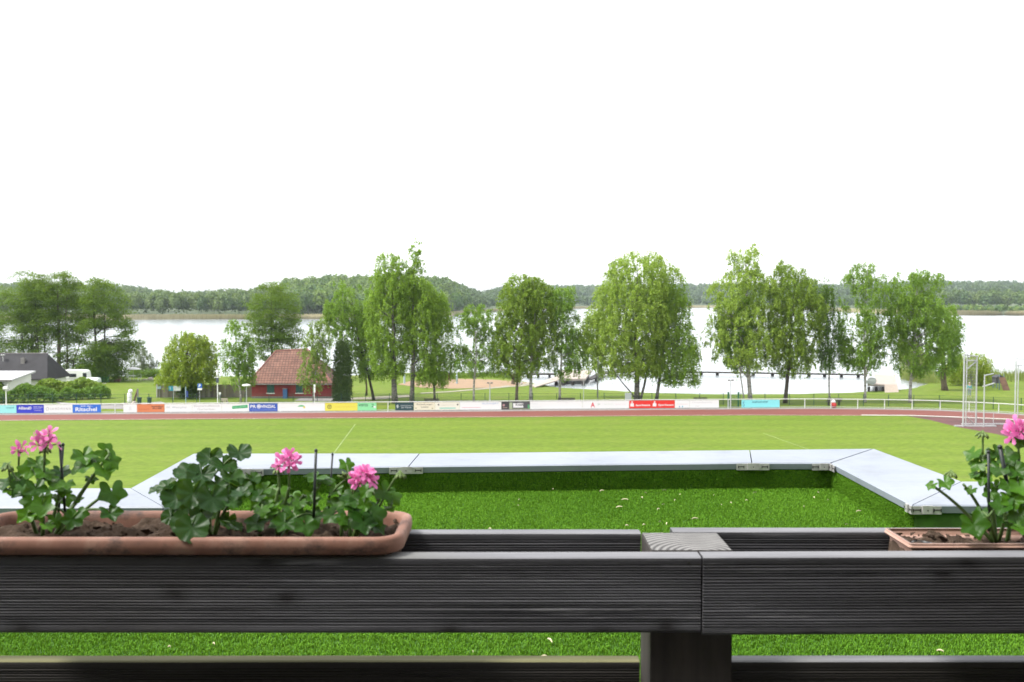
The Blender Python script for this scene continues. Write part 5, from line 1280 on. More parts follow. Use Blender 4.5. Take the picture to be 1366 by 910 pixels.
for (xa, xb, col, label, texts, shapes) in boards:
    a, d = along(xa); b_, d2 = along(xb)
    d = (b_ - a).normalized(); nn = Vector((d.y, -d.x, 0))        # towards the pitch
    if nn.y > 0: nn = -nn
    W = (b_ - a).length - .02; z0, z1 = .10, .93; H = z1 - z0
    O = a + nn * .045 + d * .01 + Vector((0, 0, z0))
    t = thing('advertising_board', label, 'advertising board', a, 'advertising boards on the railing')
    def PT(x, z, off): return O + d * x + Vector((0, 0, z)) + nn * off
    m = MB(); m.add([PT(0, 0, 0), PT(W, 0, 0), PT(W, H, 0), PT(0, H, 0), PT(0, 0, .012), PT(W, 0, .012), PT(W, H, .012), PT(0, H, .012)], [(3, 2, 1, 0), (4, 5, 6, 7), (0, 1, 5, 4), (1, 2, 6, 5), (2, 3, 7, 6), (3, 0, 4, 7)])
    m.build('panel', flat(col), t)
    m = MB(); m.add([PT(x, z, o_) for x, z, o_ in [(0, -.03, -.004), (W, -.03, -.004), (W, 0, -.004), (0, 0, -.004), (0, -.03, .016), (W, -.03, .016), (W, 0, .016), (0, 0, .016)]], [(3, 2, 1, 0), (4, 5, 6, 7), (0, 1, 5, 4), (1, 2, 6, 5), (2, 3, 7, 6), (3, 0, 4, 7)])
    m.build('bottom_strip', M_PLINTH, t)
    bycol = {}
    layer = [0]
    def put(col_, pts, faces):
        layer[0] += 1
        bycol.setdefault(col_, MB()).add([PT(x, z, .014 + .0012 * layer[0]) for x, z in pts], faces)
    for s_ in shapes:
        k = s_[0]
        if k == 'disc':
            p = disc_pts(s_[1] * W, s_[2] * H, s_[3] * H); put(s_[4], p, [tuple(range(len(p)))])
        elif k == 'dot':
            p = disc_pts(s_[1] * W, s_[2] * H, s_[3] * H); q = MB(); q.add([PT(x, z, .0145) for x, z in p], [tuple(range(len(p)))]); q.build('dot', flat(s_[4]), t)
        elif k == 'ring':
            p = disc_pts(s_[1] * W, s_[2] * H, s_[3] * H); q = disc_pts(s_[1] * W, s_[2] * H, s_[3] * H * .72); n = len(p)
            put(s_[4], p + q, [(i, (i + 1) % n, n + (i + 1) % n, n + i) for i in range(n)])
        elif k == 'bars':
            cx_, cz_ = s_[1] * W, s_[2] * H
            for o_ in (-.06, 0, .06): put(s_[4], [(cx_ + o_ - .015, cz_ - .07), (cx_ + o_ + .015, cz_ - .07), (cx_ + o_ + .015, cz_ + .07), (cx_ + o_ - .015, cz_ + .07)], [(0, 1, 2, 3)])
        elif k == 'bar':
            put(s_[5], [(s_[1] * W, s_[3] * H), (s_[2] * W, s_[3] * H), (s_[2] * W, s_[4] * H), (s_[1] * W, s_[4] * H)], [(0, 1, 2, 3)])
        elif k == 'hill':
            cx_, cz_, r = s_[1] * W, s_[2] * H, s_[3] * H
            put(s_[4], [(cx_ - r * 1.5, cz_ - .05), (cx_ + r * 1.4, cz_ - .02), (cx_ + r * .9, cz_ + r * .35), (cx_, cz_ + r * .55), (cx_ - r * .8, cz_ + r * .35)], [(0, 1, 2, 3, 4)])
        elif k == 'slant':
            x0_, x1_, zl, zh = s_[1] * W, s_[2] * W, s_[3] * H, s_[4] * H; dz = .12
            put(s_[5], [(x0_, zl), (x1_, zl + dz), (x1_, zh + dz), (x0_, zh)], [(0, 1, 2, 3)])
            v, f = text_mesh(s_[6], False); k_ = (x1_ - x0_) * .86 / v[:, 0].max(); kz = (zh - zl) * .42 / v[:, 1].max()
            put((.42, .55, .42), [(x0_ + (x1_ - x0_) * .07 + p[0] * k_, zl + (zh - zl) * .3 + p[1] * kz + dz * (.07 + .86 * p[0] / v[:, 0].max())) for p in v], f)
        elif k == 'bank':
            cx_, cz_ = s_[1] * W, .50 * H
            p = disc_pts(cx_, cz_ + .25, .085); put(s_[4], p, [tuple(range(len(p)))])
            put(s_[4], [(cx_ - .20, cz_ - .22), (cx_ + .20, cz_ - .22), (cx_ + .20, cz_ + .06), (cx_ + .13, cz_ + .14), (cx_ - .13, cz_ + .14), (cx_ - .20, cz_ + .06)], [(0, 1, 2, 3, 4, 5)])
    for (s_, fx, fz, hh, col_, bold, mw) in texts:
        v, f = text_mesh(s_, bold); kz = hh * H / v[:, 1].max(); kx = min(kz * 1.25, mw * W / v[:, 0].max()); kx = max(kx, min(mw * W / v[:, 0].max(), kz))
        kx = mw * W / v[:, 0].max()
        w2 = v[:, 0].max() * kx / 2; h2 = hh * H / 2
        put(col_, [(fx * W - w2 + p[0] * kx, fz * H - h2 + p[1] * kz) for p in v], f)
    for col_, mb in bycol.items():
        me = mb.mesh('lettering'); bm = bmesh.new(); bm.from_mesh(me)
        for f in bm.faces:
            if f.normal.dot(nn) < 0: f.normal_flip()
        bm.to_mesh(me); bm.free()
        link('lettering', me, flat(col_), t)
# ================================================================== FLAT ROOF WITH TURF AND COPING
ZT = CAMZ - 1.155            # top of the coping
ZF = CAMZ - 1.345            # turf floor
def Z(px, py): return P(px, py, ZT)
O_ = [Z(-330, 656), Z(174, 655), Z(258, 608.2), Z(560, 608.0), Z(1000, 603.4), Z(1166, 601.6), Z(1283, 646), Z(1640, 647)]     # outer edge
I_ = [Z(-330, 677.5), Z(218, 676.5), Z(322, 625.2), Z(545, 622.4), Z(1003, 617.6), Z(1109, 617.8), Z(1217, 674), Z(1640, 675)]   # inner edge
m, nt, b = newmat('zinc_sheet')
v = mapping(nt)
c = ramp(nt, noise(nt, v, 1.3, 5, .6), [(0.3, (.200, .224, .264)), (0.7, (.248, .272, .312))])
st = ramp(nt, noise(nt, mapping(nt, (1, 1, 1)), 2.4, 8, .75), [(0.50, (1, 1, 1)), (0.72, (.80, .78, .75))])
nt.links.new(mixc(nt, 1.0, c, st, 'MULTIPLY'), b.inputs['Base Color'])
b.inputs['Roughness'].default_value = .5; b.inputs['Metallic'].default_value = 0.0
add_bump(nt, b, noise(nt, mapping(nt, (1, 2.5, 1)), 1.6, 4), .35, .02)
M_ZINC = m
M_BRK = mat('bright_bracket_steel', (.42, .41, .40), .4, .4, var=.2, vscale=30)
root = thing('clubhouse', 'flat roofed clubhouse terrace with green turf and grey zinc coping', 'building', (0, 4, 0))
# walls of the building below the roof edge
body = [Vector((p.x, p.y, 0)) for p in O_]
inset = []
for i, p in enumerate(O_):
    q = p.lerp(I_[i], .18); inset.append(Vector((q.x, q.y, 0)))
ring = inset + [Vector((inset[-1].x, 3.0, 0)), Vector((inset[0].x, 3.0, 0))]
mb = MB(); mb.loft([[Vector((p.x, p.y, -.3)) for p in ring], [Vector((p.x, p.y, ZF - .02)) for p in ring]], True, True, True)
me = mb.mesh('wall'); bm = bmesh.new(); bm.from_mesh(me); bmesh.ops.recalc_face_normals(bm, faces=bm.faces[:]); bm.to_mesh(me); bm.free()
link('wall', me, mat('clubhouse_render', (.42, .40, .36), .9, var=.1), root)
# coping pieces: broken at the mitres and at the straight joints
th = .012
def coping(i, gap0=.004, gap1=.004):
    a, b_, c_, d = O_[i], O_[i + 1], I_[i + 1], I_[i]
    def sh(p, q, g): return p + (q - p).normalized() * g
    a, b_ = sh(a, b_, gap0), sh(b_, a, gap1); d, c_ = sh(d, c_, gap0), sh(c_, d, gap1)
    prof = []
    for (o, n_) in ((a, d), (b_, c_)):
        w = (n_ - o).normalized(); up = Vector((0, 0, 1))
        prof.append([o - up * .06, o + up * .012, o + w * .012 + up * .018, n_ - w * .012 + up * .002, n_ - up * .006, n_ - up * .046 - w * .012, n_ - w * .034 - up * .051, o + w * .02 - up * .06])
    mb = MB(); mb.loft(prof, True, True, True)
    me = mb.mesh('coping_piece'); bm = bmesh.new(); bm.from_mesh(me); bmesh.ops.recalc_face_normals(bm, faces=bm.faces[:]); bm.to_mesh(me); bm.free()
    return link('coping_piece', me, M_ZINC, root)
for i in range(7): coping(i, .004, .012 if i == 4 else .004)
# turf clad parapet wall, set just behind the inner edge
def off_in(i):
    return I_[i].lerp(O_[i], .05)
W0 = [off_in(i) for i in range(8)]
mb = MB()
mb.loft([[Vector((p.x, p.y, ZF - .01)) for p in W0], [Vector((p.x, p.y, ZT - .045)) for p in W0]], False)
M_TBASE = mat('turf_base', (.045, .125, .010), .95, var=.3, vscale=12)
me = mb.mesh('parapet'); link('parapet', me, M_TBASE, root)
# brackets at the joints
def bracket(c, dirn, nrm, L=.23, bend=0):
    mb = MB(); up = Vector((0, 0, 1))
    M = Matrix((( dirn.x, nrm.x, 0, c.x), (dirn.y, nrm.y, 0, c.y), (0, 0, 1, c.z), (0, 0, 0, 1)))
    mb.box(-L / 2, L / 2, .004, .010, -.024, .022, M)
    mb.box(-L * .17, L * .17, .0102, .020, -.020, .026, M)
    o = mb.build('bracket', M_BRK, root)
    k = MB()
    for x in (-L * .36, L * .36):
        k.box(x - .020, x + .020, .0105, .0125, -.002, .004, M); k.box(x - .022, x - .017, .0105, .0125, -.010, .008, M); k.box(x + .017, x + .022, .0105, .0125, -.010, .008, M)
    q = MB()
    hole = mat('bracket_hole', (.03, .03, .03), .6)
    k.build('slot', hole, o)
    s = MB(); s.tube([M @ Vector((0, .021, 0)), M @ Vector((0, .0225, 0))], .004, 8); s.build('rivet', hole, o)
def face(i, t):
    a, b_ = I_[i], I_[i + 1]; d = (b_ - a).normalized(); n_ = Vector((d.y, -d.x, 0))
    return a.lerp(b_, t) - Vector((0, 0, .026)), d, n_
for i, t in ((2, .03), (2, .985), (4, .01)):
    c, d, n_ = face(i, t); bracket(c, d, n_)
c, d, n_ = face(4, .90); bracket(c, d, n_, .16)
c, d, n_ = face(5, .03); bracket(c, d, n_, .10)
c, d, n_ = face(5, .975); bracket(c, d, n_, .09)
c, d, n_ = face(6, .045); bracket(c, d, n_, .16)
# turf floor sheet, its blades and the dry bits on it
fl = MB(); fl.add([(-9, 2.0, ZF), (9, 2.0, ZF), (9, 5.75, ZF), (-9, 5.75, ZF)], [(0, 1, 2, 3)])
bx0, bx1 = W0[2].x - .02, W0[5].x + .02
fl.add([(bx0, 5.75, ZF), (bx1 + .06, 5.75, ZF), (bx1, W0[4].y + .03, ZF), (bx0, W0[3].y + .03, ZF)], [(0, 1, 2, 3)])
tag(fl.build('turf_roof', M_TBASE), kind='structure')
rg = np.random.default_rng(77)
def inside_bump(x, y):
    xl_ = np.interp(y, [W0[1].y, W0[2].y], [W0[1].x, W0[2].x]); xr_ = np.interp(y, [W0[6].y, W0[5].y], [W0[6].x, W0[5].x])
    yt = np.interp(x, [W0[2].x, W0[3].x, W0[4].x, W0[5].x], [W0[2].y, W0[3].y, W0[4].y, W0[5].y])
    return (x > xl_) & (x < xr_) & (y < yt)
def turf(n, sample, nrm_fn, label, seed, h=.016, w=.0019):
    rg = np.random.default_rng(seed); p, nrm = sample(rg, n); n = len(p)
    u = rg.normal(size=(n, 3)); u -= (u * nrm).sum(1)[:, None] * nrm; u /= np.linalg.norm(u, axis=1)[:, None]
    t = np.cross(nrm, u); hh = (h * rg.uniform(.6, 1.25, n))[:, None]; ww = (w * rg.uniform(.7, 1.3, n))[:, None]
    lean = (rg.uniform(.1, .9, n))[:, None]
    p1 = p + nrm * hh * .6 + t * hh * .25 * lean; p2 = p + nrm * hh * (1 - .25 * lean) + t * hh * .8 * lean
    q1 = np.stack([p - u * ww, p + u * ww, p1 + u * ww * .9, p1 - u * ww * .9], 1)
    q2 = np.stack([p1 - u * ww * .9, p1 + u * ww * .9, p2 + u * ww * .25, p2 - u * ww * .25], 1)
    ti = np.clip(rg.uniform(0, 1, n) + .25 * np.sin(p[:, 0] * 2.1) * np.sin(p[:, 1] * 2.7), 0, 1)
    me = quads_mesh('turf_blades', np.concatenate([q1, q2], 0).reshape(-1, 3), 4, fattrs={'tint': np.r_[ti, ti]})
    return tag(link('turf_blades', me, M_TURF), label, 'artificial turf', kind='stuff')
M_TURF = leaf_mat('turf_blades', (.058, .160, .009), (.122, .275, .020), .18, .7, .10)
def s_floor(rg, n):
    x = rg.uniform(-2.75, 3.1, n); y = rg.uniform(3.25, 7.05, n)
    ok = (y < 5.55) | inside_bump(x, y); x, y = x[ok], y[ok]
    return np.stack([x, y, np.full(len(x), ZF)], 1), np.tile([0, 0, 1.0], (len(x), 1))
turf(620000, s_floor, None, 'bright green artificial turf covering the flat roof', 1)
def s_wall(rg, n):
    ps, ns = [], []
    for i in (1, 2, 3, 4, 5):
        a, b_ = W0[i], W0[i + 1]; L = (b_ - a).length; k = int(n * L / 9.5); d = (b_ - a).normalized(); nn = np.array([d.y, -d.x, 0.0])
        t = rg.uniform(0, 1, k)[:, None]; q = np.array(a)[None] * (1 - t) + np.array(b_)[None] * t; q[:, 2] = rg.uniform(ZF, ZT - .05, k)
        ps.append(q + nn * .002); ns.append(np.tile(nn, (k, 1)) * .8 + np.array([0, 0, -.25]) + rg.normal(size=(k, 3)) * .08)
    p = np.concatenate(ps); nr = np.concatenate(ns); return p, nr / np.linalg.norm(nr, axis=1)[:, None]
turf(110000, s_wall, None, 'darker artificial turf lining the inside of the parapet', 2, .018)
# dry bits: curled strips and petals lying on the turf
mb = MB(); rr = random.Random(4)
for k in range(110):
    while True:
        x, y = rr.uniform(-2.3, 2.6), rr.uniform(3.4, 6.9)
        if y < 5.5 or bool(inside_bump(np.array([x]), np.array([y]))[0]): break
    a = rr.uniform(0, 6.28); l = rr.choice([.012, .018, .025, .045]); w_ = rr.uniform(.0018, .0042); z = ZF + .021
    d = Vector((math.cos(a), math.sin(a), 0)); s_ = Vector((-d.y, d.x, 0)); n = 5; rows = []
    for i in range(n):
        t = i / (n - 1); c = Vector((x, y, z)) + d * l * (t - .5) + s_ * l * .12 * math.sin(t * 3 + a) + Vector((0, 0, .004 * math.sin(t * 3)))
        ww = w_ * (1 - abs(t - .5) * 1.2); rows.append([c - s_ * ww + Vector((0, 0, .004)), c + s_ * ww, c - Vector((0, 0, .003))])
    mb.loft(rows, True, True, True)
tag(mb.build('dry_litter', mat('dry_straw', (.42, .38, .24), .9)), 'pale dry grass bits and petals scattered on the turf', 'litter', kind='stuff')

# ================================================================== BALCONY RAILING
m, nt, b = newmat('weathered_board')
v = mapping(nt, (.8, 9, 9)); vf = mapping(nt, (3.0, 60, 60)); vb = mapping(nt)
c = ramp(nt, noise(nt, v, 1.3, 6, .65), [(0.25, (.021, .020, .022)), (0.5, (.050, .049, .054)), (0.75, (.105, .104, .113))])
c = mixc(nt, ramp(nt, noise(nt, vf, 1.6, 5, .7), [(0.57, (0, 0, 0)), (0.72, (.55, .55, .55))]), c, (.20, .198, .205))
c = mixc(nt, ramp(nt, noise(nt, mapping(nt, (2.2, 5, 9)), 1.7, 4, .6), [(0.66, (0, 0, 0)), (0.74, (.9, .9, .9))]), c, (.006, .006, .006))
c = mixc(nt, ramp(nt, noise(nt, mapping(nt, (1.2, 1.2, 1.2)), 1.1, 4, .6), [(0.52, (0, 0, 0)), (0.75, (.6, .6, .6))]), c, (.030, .024, .019))
vo = nt.nodes.new('ShaderNodeTexVoronoi'); vo.inputs['Scale'].default_value = 1.0; vo.inputs['Randomness'].default_value = 1.0
nz_ = nt.nodes.new('ShaderNodeTexNoise'); nz_.inputs['Scale'].default_value = 30; nt.links.new(vb, nz_.inputs['Vector'])
vm = nt.nodes.new('ShaderNodeMapping'); vm.inputs['Scale'].default_value = (5.0, 1.0, 9.0); vm.inputs['Location'].default_value = (.3, 0, .45); nt.links.new(mixc(nt, .012, vb, nz_.outputs['Color'], 'ADD'), vm.inputs[0])
vo.voronoi_dimensions = '2D'
sx_ = nt.nodes.new('ShaderNodeSeparateXYZ'); cx_ = nt.nodes.new('ShaderNodeCombineXYZ'); nt.links.new(vm.outputs[0], sx_.inputs[0]); nt.links.new(sx_.outputs[0], cx_.inputs[0]); nt.links.new(sx_.outputs[2], cx_.inputs[1])
nt.links.new(cx_.outputs[0], vo.inputs['Vector'])
c = mixc(nt, ramp(nt, vo.outputs['Distance'], [(0.03, (.95, .95, .95)), (0.065, (.55, .55, .55)), (0.16, (0, 0, 0))]), c, (.012, .011, .011))
nt.links.new(c, b.inputs['Base Color']); b.inputs['Roughness'].default_value = .62; b.inputs['Specular IOR Level'].default_value = .35
add_bump(nt, b, noise(nt, vf, 2.0, 5, .7), .35, .003)
M_BOARD = m
m, nt, b = newmat('end_grain_wood')
tcn = nt.nodes.new('ShaderNodeTexCoord'); mp = nt.nodes.new('ShaderNodeMapping'); nt.links.new(tcn.outputs['Object'], mp.inputs[0])
mp.inputs['Location'].default_value = (-0.078, 0.060, 0)
wv = nt.nodes.new('ShaderNodeTexWave'); wv.wave_type = 'RINGS'; wv.rings_direction = 'Z'; wv.inputs['Scale'].default_value = 30; wv.inputs['Distortion'].default_value = 0.5; wv.inputs['Detail'].default_value = 3; wv.inputs['Detail Scale'].default_value = 3
nt.links.new(mp.outputs[0], wv.inputs['Vector'])
c = ramp(nt, wv.outputs['Fac'], [(0.15, (.055, .052, .050)), (0.5, (.15, .145, .14)), (1, (.22, .215, .205))])
c = mixc(nt, 1.0, c, ramp(nt, noise(nt, mapping(nt), 22, 5), [(0.3, (.75,) * 3), (0.7, (1.15,) * 3)]), 'MULTIPLY')
nt.links.new(c, b.inputs['Base Color']); b.inputs['Roughness'].default_value = .85
add_bump(nt, b, wv.outputs['Fac'], .3, .001)
M_END = m
m, nt, b = newmat('dark_post_wood')
c = ramp(nt, noise(nt, mapping(nt, (22, 22, 1.6)), 1.5, 6, .65), [(0.3, (.018, .014, .012)), (0.7, (.052, .042, .036))])
nt.links.new(c, b.inputs['Base Color']); b.inputs['Roughness'].default_value = .75
add_bump(nt, b, noise(nt, mapping(nt, (60, 60, 2)), 2, 4), .3, .003)
M_POSTW = m
m, nt, b = newmat('grey_top_edge')
c = ramp(nt, noise(nt, mapping(nt, (1.6, 20, 8)), 2.0, 6, .7), [(0.3, (.115, .115, .125)), (0.7, (.205, .205, .215))])
c = mixc(nt, ramp(nt, noise(nt, mapping(nt, (1.3, 1, 1)), 1.5, 4), [(0.5, (0, 0, 0)), (0.7, (.5, .5, .5))]), c, (.13, .135, .085))
nt.links.new(c, b.inputs['Base Color']); b.inputs['Roughness'].default_value = .8
M_TOPE = m
m, nt, b = newmat('algae_top_edge')
c = ramp(nt, noise(nt, mapping(nt, (1.6, 20, 8)), 2.0, 6, .7), [(0.3, (.10, .10, .035)), (0.7, (.19, .18, .085))])
nt.links.new(c, b.inputs['Base Color']); b.inputs['Roughness'].default_value = .85
M_TOPA = m

M_BOARD_SHADE = mat('shade_dark_board', (.020, .017, .014), .7, var=.45, vscale=1.5, stretch=(.8, 9, 9))  # shade on the lower boards put into the colour as a near-black brown
rail = thing('balcony_railing', 'dark weathered ribbed timber balcony railing in the foreground', 'railing', (0.21, 1.55, CAMZ - 1.35))
YF = 1.46; TH = .036
def board(x0, x1, yf, th, ztop, zbot, top_mat=None, face=None, tilt=0.0, ribs=22, name='board'):
    """ribbed decking board: the ribs face the balcony"""
    prof = []                                  # (y, z) round the section, front face from top to bottom
    r = .005
    zt, zb_ = ztop, zbot
    prof += [(yf + th - .003, zt), (yf + r, zt), (yf + r * .3, zt - r * .3), (yf, zt - r)]
    top_n = len(prof)
    g0, g1 = zt - .011, zb_ + .009
    n = ribs; st = (g0 - g1) / n
    prof.append((yf, g0 + .0005))
    for k in range(n):
        za = g0 - k * st
        prof += [(yf + .0026, za - st * .12), (yf + .0030, za - st * .27), (yf + .0012, za - st * .42), (yf + .0001, za - st * .58), (yf, za - st * .80), (yf + .0008, za - st * .95)]
    prof += [(yf, g1 - .001), (yf, zb_ + r), (yf + r, zb_), (yf + th - .003, zb_), (yf + th, zb_ + .003), (yf + th, zt - .003)]
    nx_ = max(2, int((x1 - x0) / .012)); rows = []; kf = lattice(int(abs(zt) * 1000) % 997 + int(abs(x0) * 10))
    for i in range(nx_ + 1):
        x = x0 + (x1 - x0) * i / nx_
        dz = tilt * (x - x0); wob = .0006 * math.sin(x * 7 + zt * 40)
        gd = .35 + .9 * kf(np.array([[x * 9, k_ * .45, zt * 50] for k_ in range(len(prof))]))
        gd2 = kf(np.array([[x * 2.2 + 5, k_ * .12, zt * 31] for k_ in range(len(prof))]))
        rows.append([Vector((x, yf + (y - yf) * (gd[k_] * .55 if yf < y < yf + .0035 else 1) + wob + (.0012 * (gd2[k_] - .5) if y < yf + .004 else 0), z + dz + .0011 * (gd2[k_] - .5))) for k_, (y, z) in enumerate(prof)])
    mb = MB(); mb.loft(rows, True, True, True)
    me = mb.mesh(name); me.materials.append(face or M_BOARD); me.materials.append(top_mat or M_TOPE)
    npf = len(prof)
    for p in me.polygons:
        if p.index < (len(rows) - 1) * npf:
            k = p.index % npf
            if k in (0, 1, npf - 1) : p.material_index = 1
    bm = bmesh.new(); bm.from_mesh(me); bmesh.ops.recalc_face_normals(bm, faces=bm.faces[:]); bm.to_mesh(me); bm.free()
    return link(name, me, None, rail)
zt = D(500, 744, YF).z
zbL, zbR = D(500, 845.5, YF).z, D(1000, 848, YF).z
xs_ = D(936.3, 790, YF).x
board(-1.75, xs_ - .0012, YF, TH, zt, zbL)
board(xs_ + .0012, 1.95, YF - .003, TH, D(1000, 744, YF).z + .0008, zbR, tilt=.0045)
YB = 1.615
xb = D(898, 708, YB).x
board(-1.75, D(855, 708, YB).x, YB, .030, D(500, 711.5, YB).z, D(500, 711.5, YB).z - .115)
board(xb, 1.95, YB + .004, .030, D(1000, 709.5, YB).z, D(1000, 709.5, YB).z - .115)
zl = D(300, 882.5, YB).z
board(-1.75, D(853.5, 880, YB).x, YB, .030, zl, zl - .118, top_mat=M_TOPA, face=M_BOARD_SHADE)
board(D(962, 880, YB).x, 1.95, YB, .030, zl, zl - .118, face=M_BOARD_SHADE)
def screw(px, py, r=.0022):
    q = D(px, py, YF - .0005); m_ = MB(); m_.tube([q + Vector((0, .004, 0)), q], [r, r], 10); m_.build('screw', mat('rusty_screw', (.012, .011, .010), .5), rail)
for s_ in ((953, 752), (974, 793), (949, 830), (1109, 789), (1103, 812), (1168, 811), (957, 845.5 - 8), (919, 751)): screw(*s_)
# the post: dark sides, pale end grain on top
px0, px1 = D(868, 800, YF + TH + .003).x, D(977, 800, YF + TH + .003).x
mb = MB(); y0_, y1_ = YF + TH + .002, YB - .001; zp = zt + .001
mb.box(px0, px1, y0_, y1_, CAMZ - 2.2, zp)
me = mb.mesh('post'); me.materials.append(M_POSTW); me.materials.append(M_END)
for p in me.polygons:
    if p.normal.z > .5: p.material_index = 1
bm = bmesh.new(); bm.from_mesh(me); bmesh.ops.bevel(bm, geom=[e for e in bm.edges], offset=.0018, segments=2, affect='EDGES'); bm.to_mesh(me); bm.free()
link('post', me, None, rail)
# the balcony behind the camera: deck, plus unseen house wall and overhang sized to block sky light
bal = thing('balcony', 'balcony deck, with unseen house wall and eaves sized to shade the railing', 'balcony', (0, 0, CAMZ - 1.5))
bal['kind'] = 'structure'
MB().box(-3.2, 3.2, -2.0, 1.62, CAMZ - 1.60, CAMZ - 1.50).build('deck', M_BOARD, bal)
MB().box(-11, 11, -2.3, -2.0, CAMZ - 2.5, CAMZ + 5.0).build('wall', mat('house_render', (.30, .28, .25), .9, var=.1), bal)
MB().box(-5, 5, -2.9, -.5, CAMZ + 1.3, CAMZ + 1.5).build('eaves', mat('eaves_wood', (.10, .07, .05), .8, var=.2), bal)

# ================================================================== PLANTERS
m, nt, b = newmat('terracotta')
c = ramp(nt, noise(nt, mapping(nt), 9, 6, .65), [(0.3, (.15, .070, .048)), (0.5, (.225, .108, .073)), (0.72, (.33, .205, .155))])
c = mixc(nt, ramp(nt, noise(nt, mapping(nt, (1, 1, 1.5)), 16, 7, .75), [(0.50, (0, 0, 0)), (0.64, (.85, .85, .85))]), c, (.050, .034, .030))
nt.links.new(c, b.inputs['Base Color']); b.inputs['Roughness'].default_value = .75
add_bump(nt, b, noise(nt, mapping(nt), 60, 5), .15, .003)
M_TERRA = m
m, nt, b = newmat('clean_terracotta')
c = ramp(nt, noise(nt, mapping(nt), 12, 5, .6), [(0.3, (.34, .20, .15)), (0.7, (.44, .28, .225))])
c = mixc(nt, ramp(nt, noise(nt, mapping(nt), 26, 6, .7), [(0.60, (0, 0, 0)), (0.72, (.7, .7, .7))]), c, (.10, .05, .035))
nt.links.new(c, b.inputs['Base Color']); b.inputs['Roughness'].default_value = .65
M_TERRA2 = m
m, nt, b = newmat('dry_soil')
c = ramp(nt, noise(nt, mapping(nt), 70, 7, .75), [(0.3, (.038, .025, .017)), (0.55, (.090, .063, .046)), (0.78, (.18, .135, .105))])
nt.links.new(c, b.inputs['Base Color']); b.inputs['Roughness'].default_value = .95; b.inputs['Specular IOR Level'].default_value = .1
add_bump(nt, b, noise(nt, mapping(nt), 130, 6, .8), .9, .006)
M_SOIL = m
def rrect(x0, x1, y0, y1, r, z, n=7):
    pts = []
    for cx, cy_, a0 in ((x1 - r, y1 - r, 0), (x0 + r, y1 - r, 90), (x0 + r, y0 + r, 180), (x1 - r, y0 + r, 270)):
        for k in range(n):
            a = R(a0 + 90 * k / (n - 1)); pts.append(Vector((cx + r * math.cos(a), cy_ + r * math.sin(a), z)))
    return pts
def planter(label, x0, x1, y0, y1, zt, rim_h, r, material, depth=.11, wall=.016, soil_d=.022, seed=1):
    t = thing('flower_box', label, 'flower box', ((x0 + x1) / 2, (y0 + y1) / 2, zt - depth), 'flower boxes on the railing')
    rings = []
    def off(o, z): return rrect(x0 + o, x1 - o, y0 + o, y1 - o, max(.004, r - o), z)
    lip = wall * .9
    for o, dz in ((.030, -depth), (.022, -rim_h - .004), (.020, -rim_h - .001), (.006, -rim_h), (.0015, -rim_h + .003), (0, -rim_h * .5), (.0004, -.005), (.0022, -.0016), (.0060, 0), (wall - .004, -.0005), (wall, -.004), (wall + .002, -.012), (wall + .006, -.05), (wall + .01, -.075)):
        rings.append(off(o, zt + dz))
    mb = MB(); mb.loft(rings, True, True, True)
    me = mb.mesh('box_shell'); bm = bmesh.new(); bm.from_mesh(me); bmesh.ops.recalc_face_normals(bm, faces=bm.faces[:]); bm.to_mesh(me); bm.free()
    link('box_shell', me, material, t, smooth=True)
    # lumpy soil
    nx, ny = 150, 34; f1, f2 = lattice(seed), lattice(seed + 9); gx = np.linspace(x0 + wall - .001, x1 - wall + .001, nx); gy = np.linspace(y0 + wall - .001, y1 - wall + .001, ny)
    X, Y = np.meshgrid(gx, gy); q = np.stack([X.ravel() * 38, Y.ravel() * 38, np.zeros(X.size)], 1) + 5
    h = .020 * (f1(q) - .5) + .011 * (f2(q * 2.7) - .5) + .006 * (f1(q * 6) - .5)
    e = np.minimum(np.minimum(X - x0, x1 - X), np.minimum(Y - y0, y1 - Y)).ravel() - wall
    rr_ = max(.002, r - wall)
    cxd = np.maximum(np.maximum(x0 + wall + rr_ - X, X - (x1 - wall - rr_)), 0).ravel(); cyd = np.maximum(np.maximum(y0 + wall + rr_ - Y, Y - (y1 - wall - rr_)), 0).ravel()
    Zs = zt - soil_d + h - .035 * (np.hypot(cxd, cyd) > rr_)
    fs = [(j * nx + i, j * nx + i + 1, (j + 1) * nx + i + 1, (j + 1) * nx + i) for j in range(ny - 1) for i in range(nx - 1)]
    me = bpy.data.meshes.new('soil'); me.from_pydata([tuple(v) for v in np.stack([X.ravel(), Y.ravel(), Zs], 1)], [], fs); me.update()
    s = link('soil', me, M_SOIL, t, smooth=True)
    cl = MB(); rr = random.Random(seed)
    for k in range(220):
        c = Vector((rr.uniform(x0 + wall + .012, x1 - wall - .012), rr.uniform(y0 + wall + .008, y1 - wall - .008), zt - soil_d + rr.uniform(-.002, .005))); a = rr.choice([.003, .004, .006, .009])
        vs = [c + Vector((rr.uniform(-1, 1), rr.uniform(-1, 1), rr.uniform(-.7, .7))).normalized() * a * rr.uniform(.7, 1.2) for _ in range(6)]
        b_ = bmesh.new()
        for p in vs: b_.verts.new(p)
        b_.verts.ensure_lookup_table(); bmesh.ops.convex_hull(b_, input=b_.verts[:]); b_.verts.index_update()
        cl.add([v.co for v in b_.verts], [tuple(v.index for v in f.verts) for f in b_.faces]); b_.free()
    o = cl.build('soil_clods', M_SOIL, t); o['kind'] = 'stuff'
    return t
PZ = D(300, 714.5, 1.47).z
xr1 = D(545, 715, 1.55).x
planter('long rounded weathered terracotta flower box at the left on the railing', -.85, xr1, 1.452, 1.650, PZ, .026, .042, M_TERRA, seed=31, soil_d=.020)
PZ2 = D(1300, 704, 1.612).z
x2 = D(1194, 715, 1.56).x
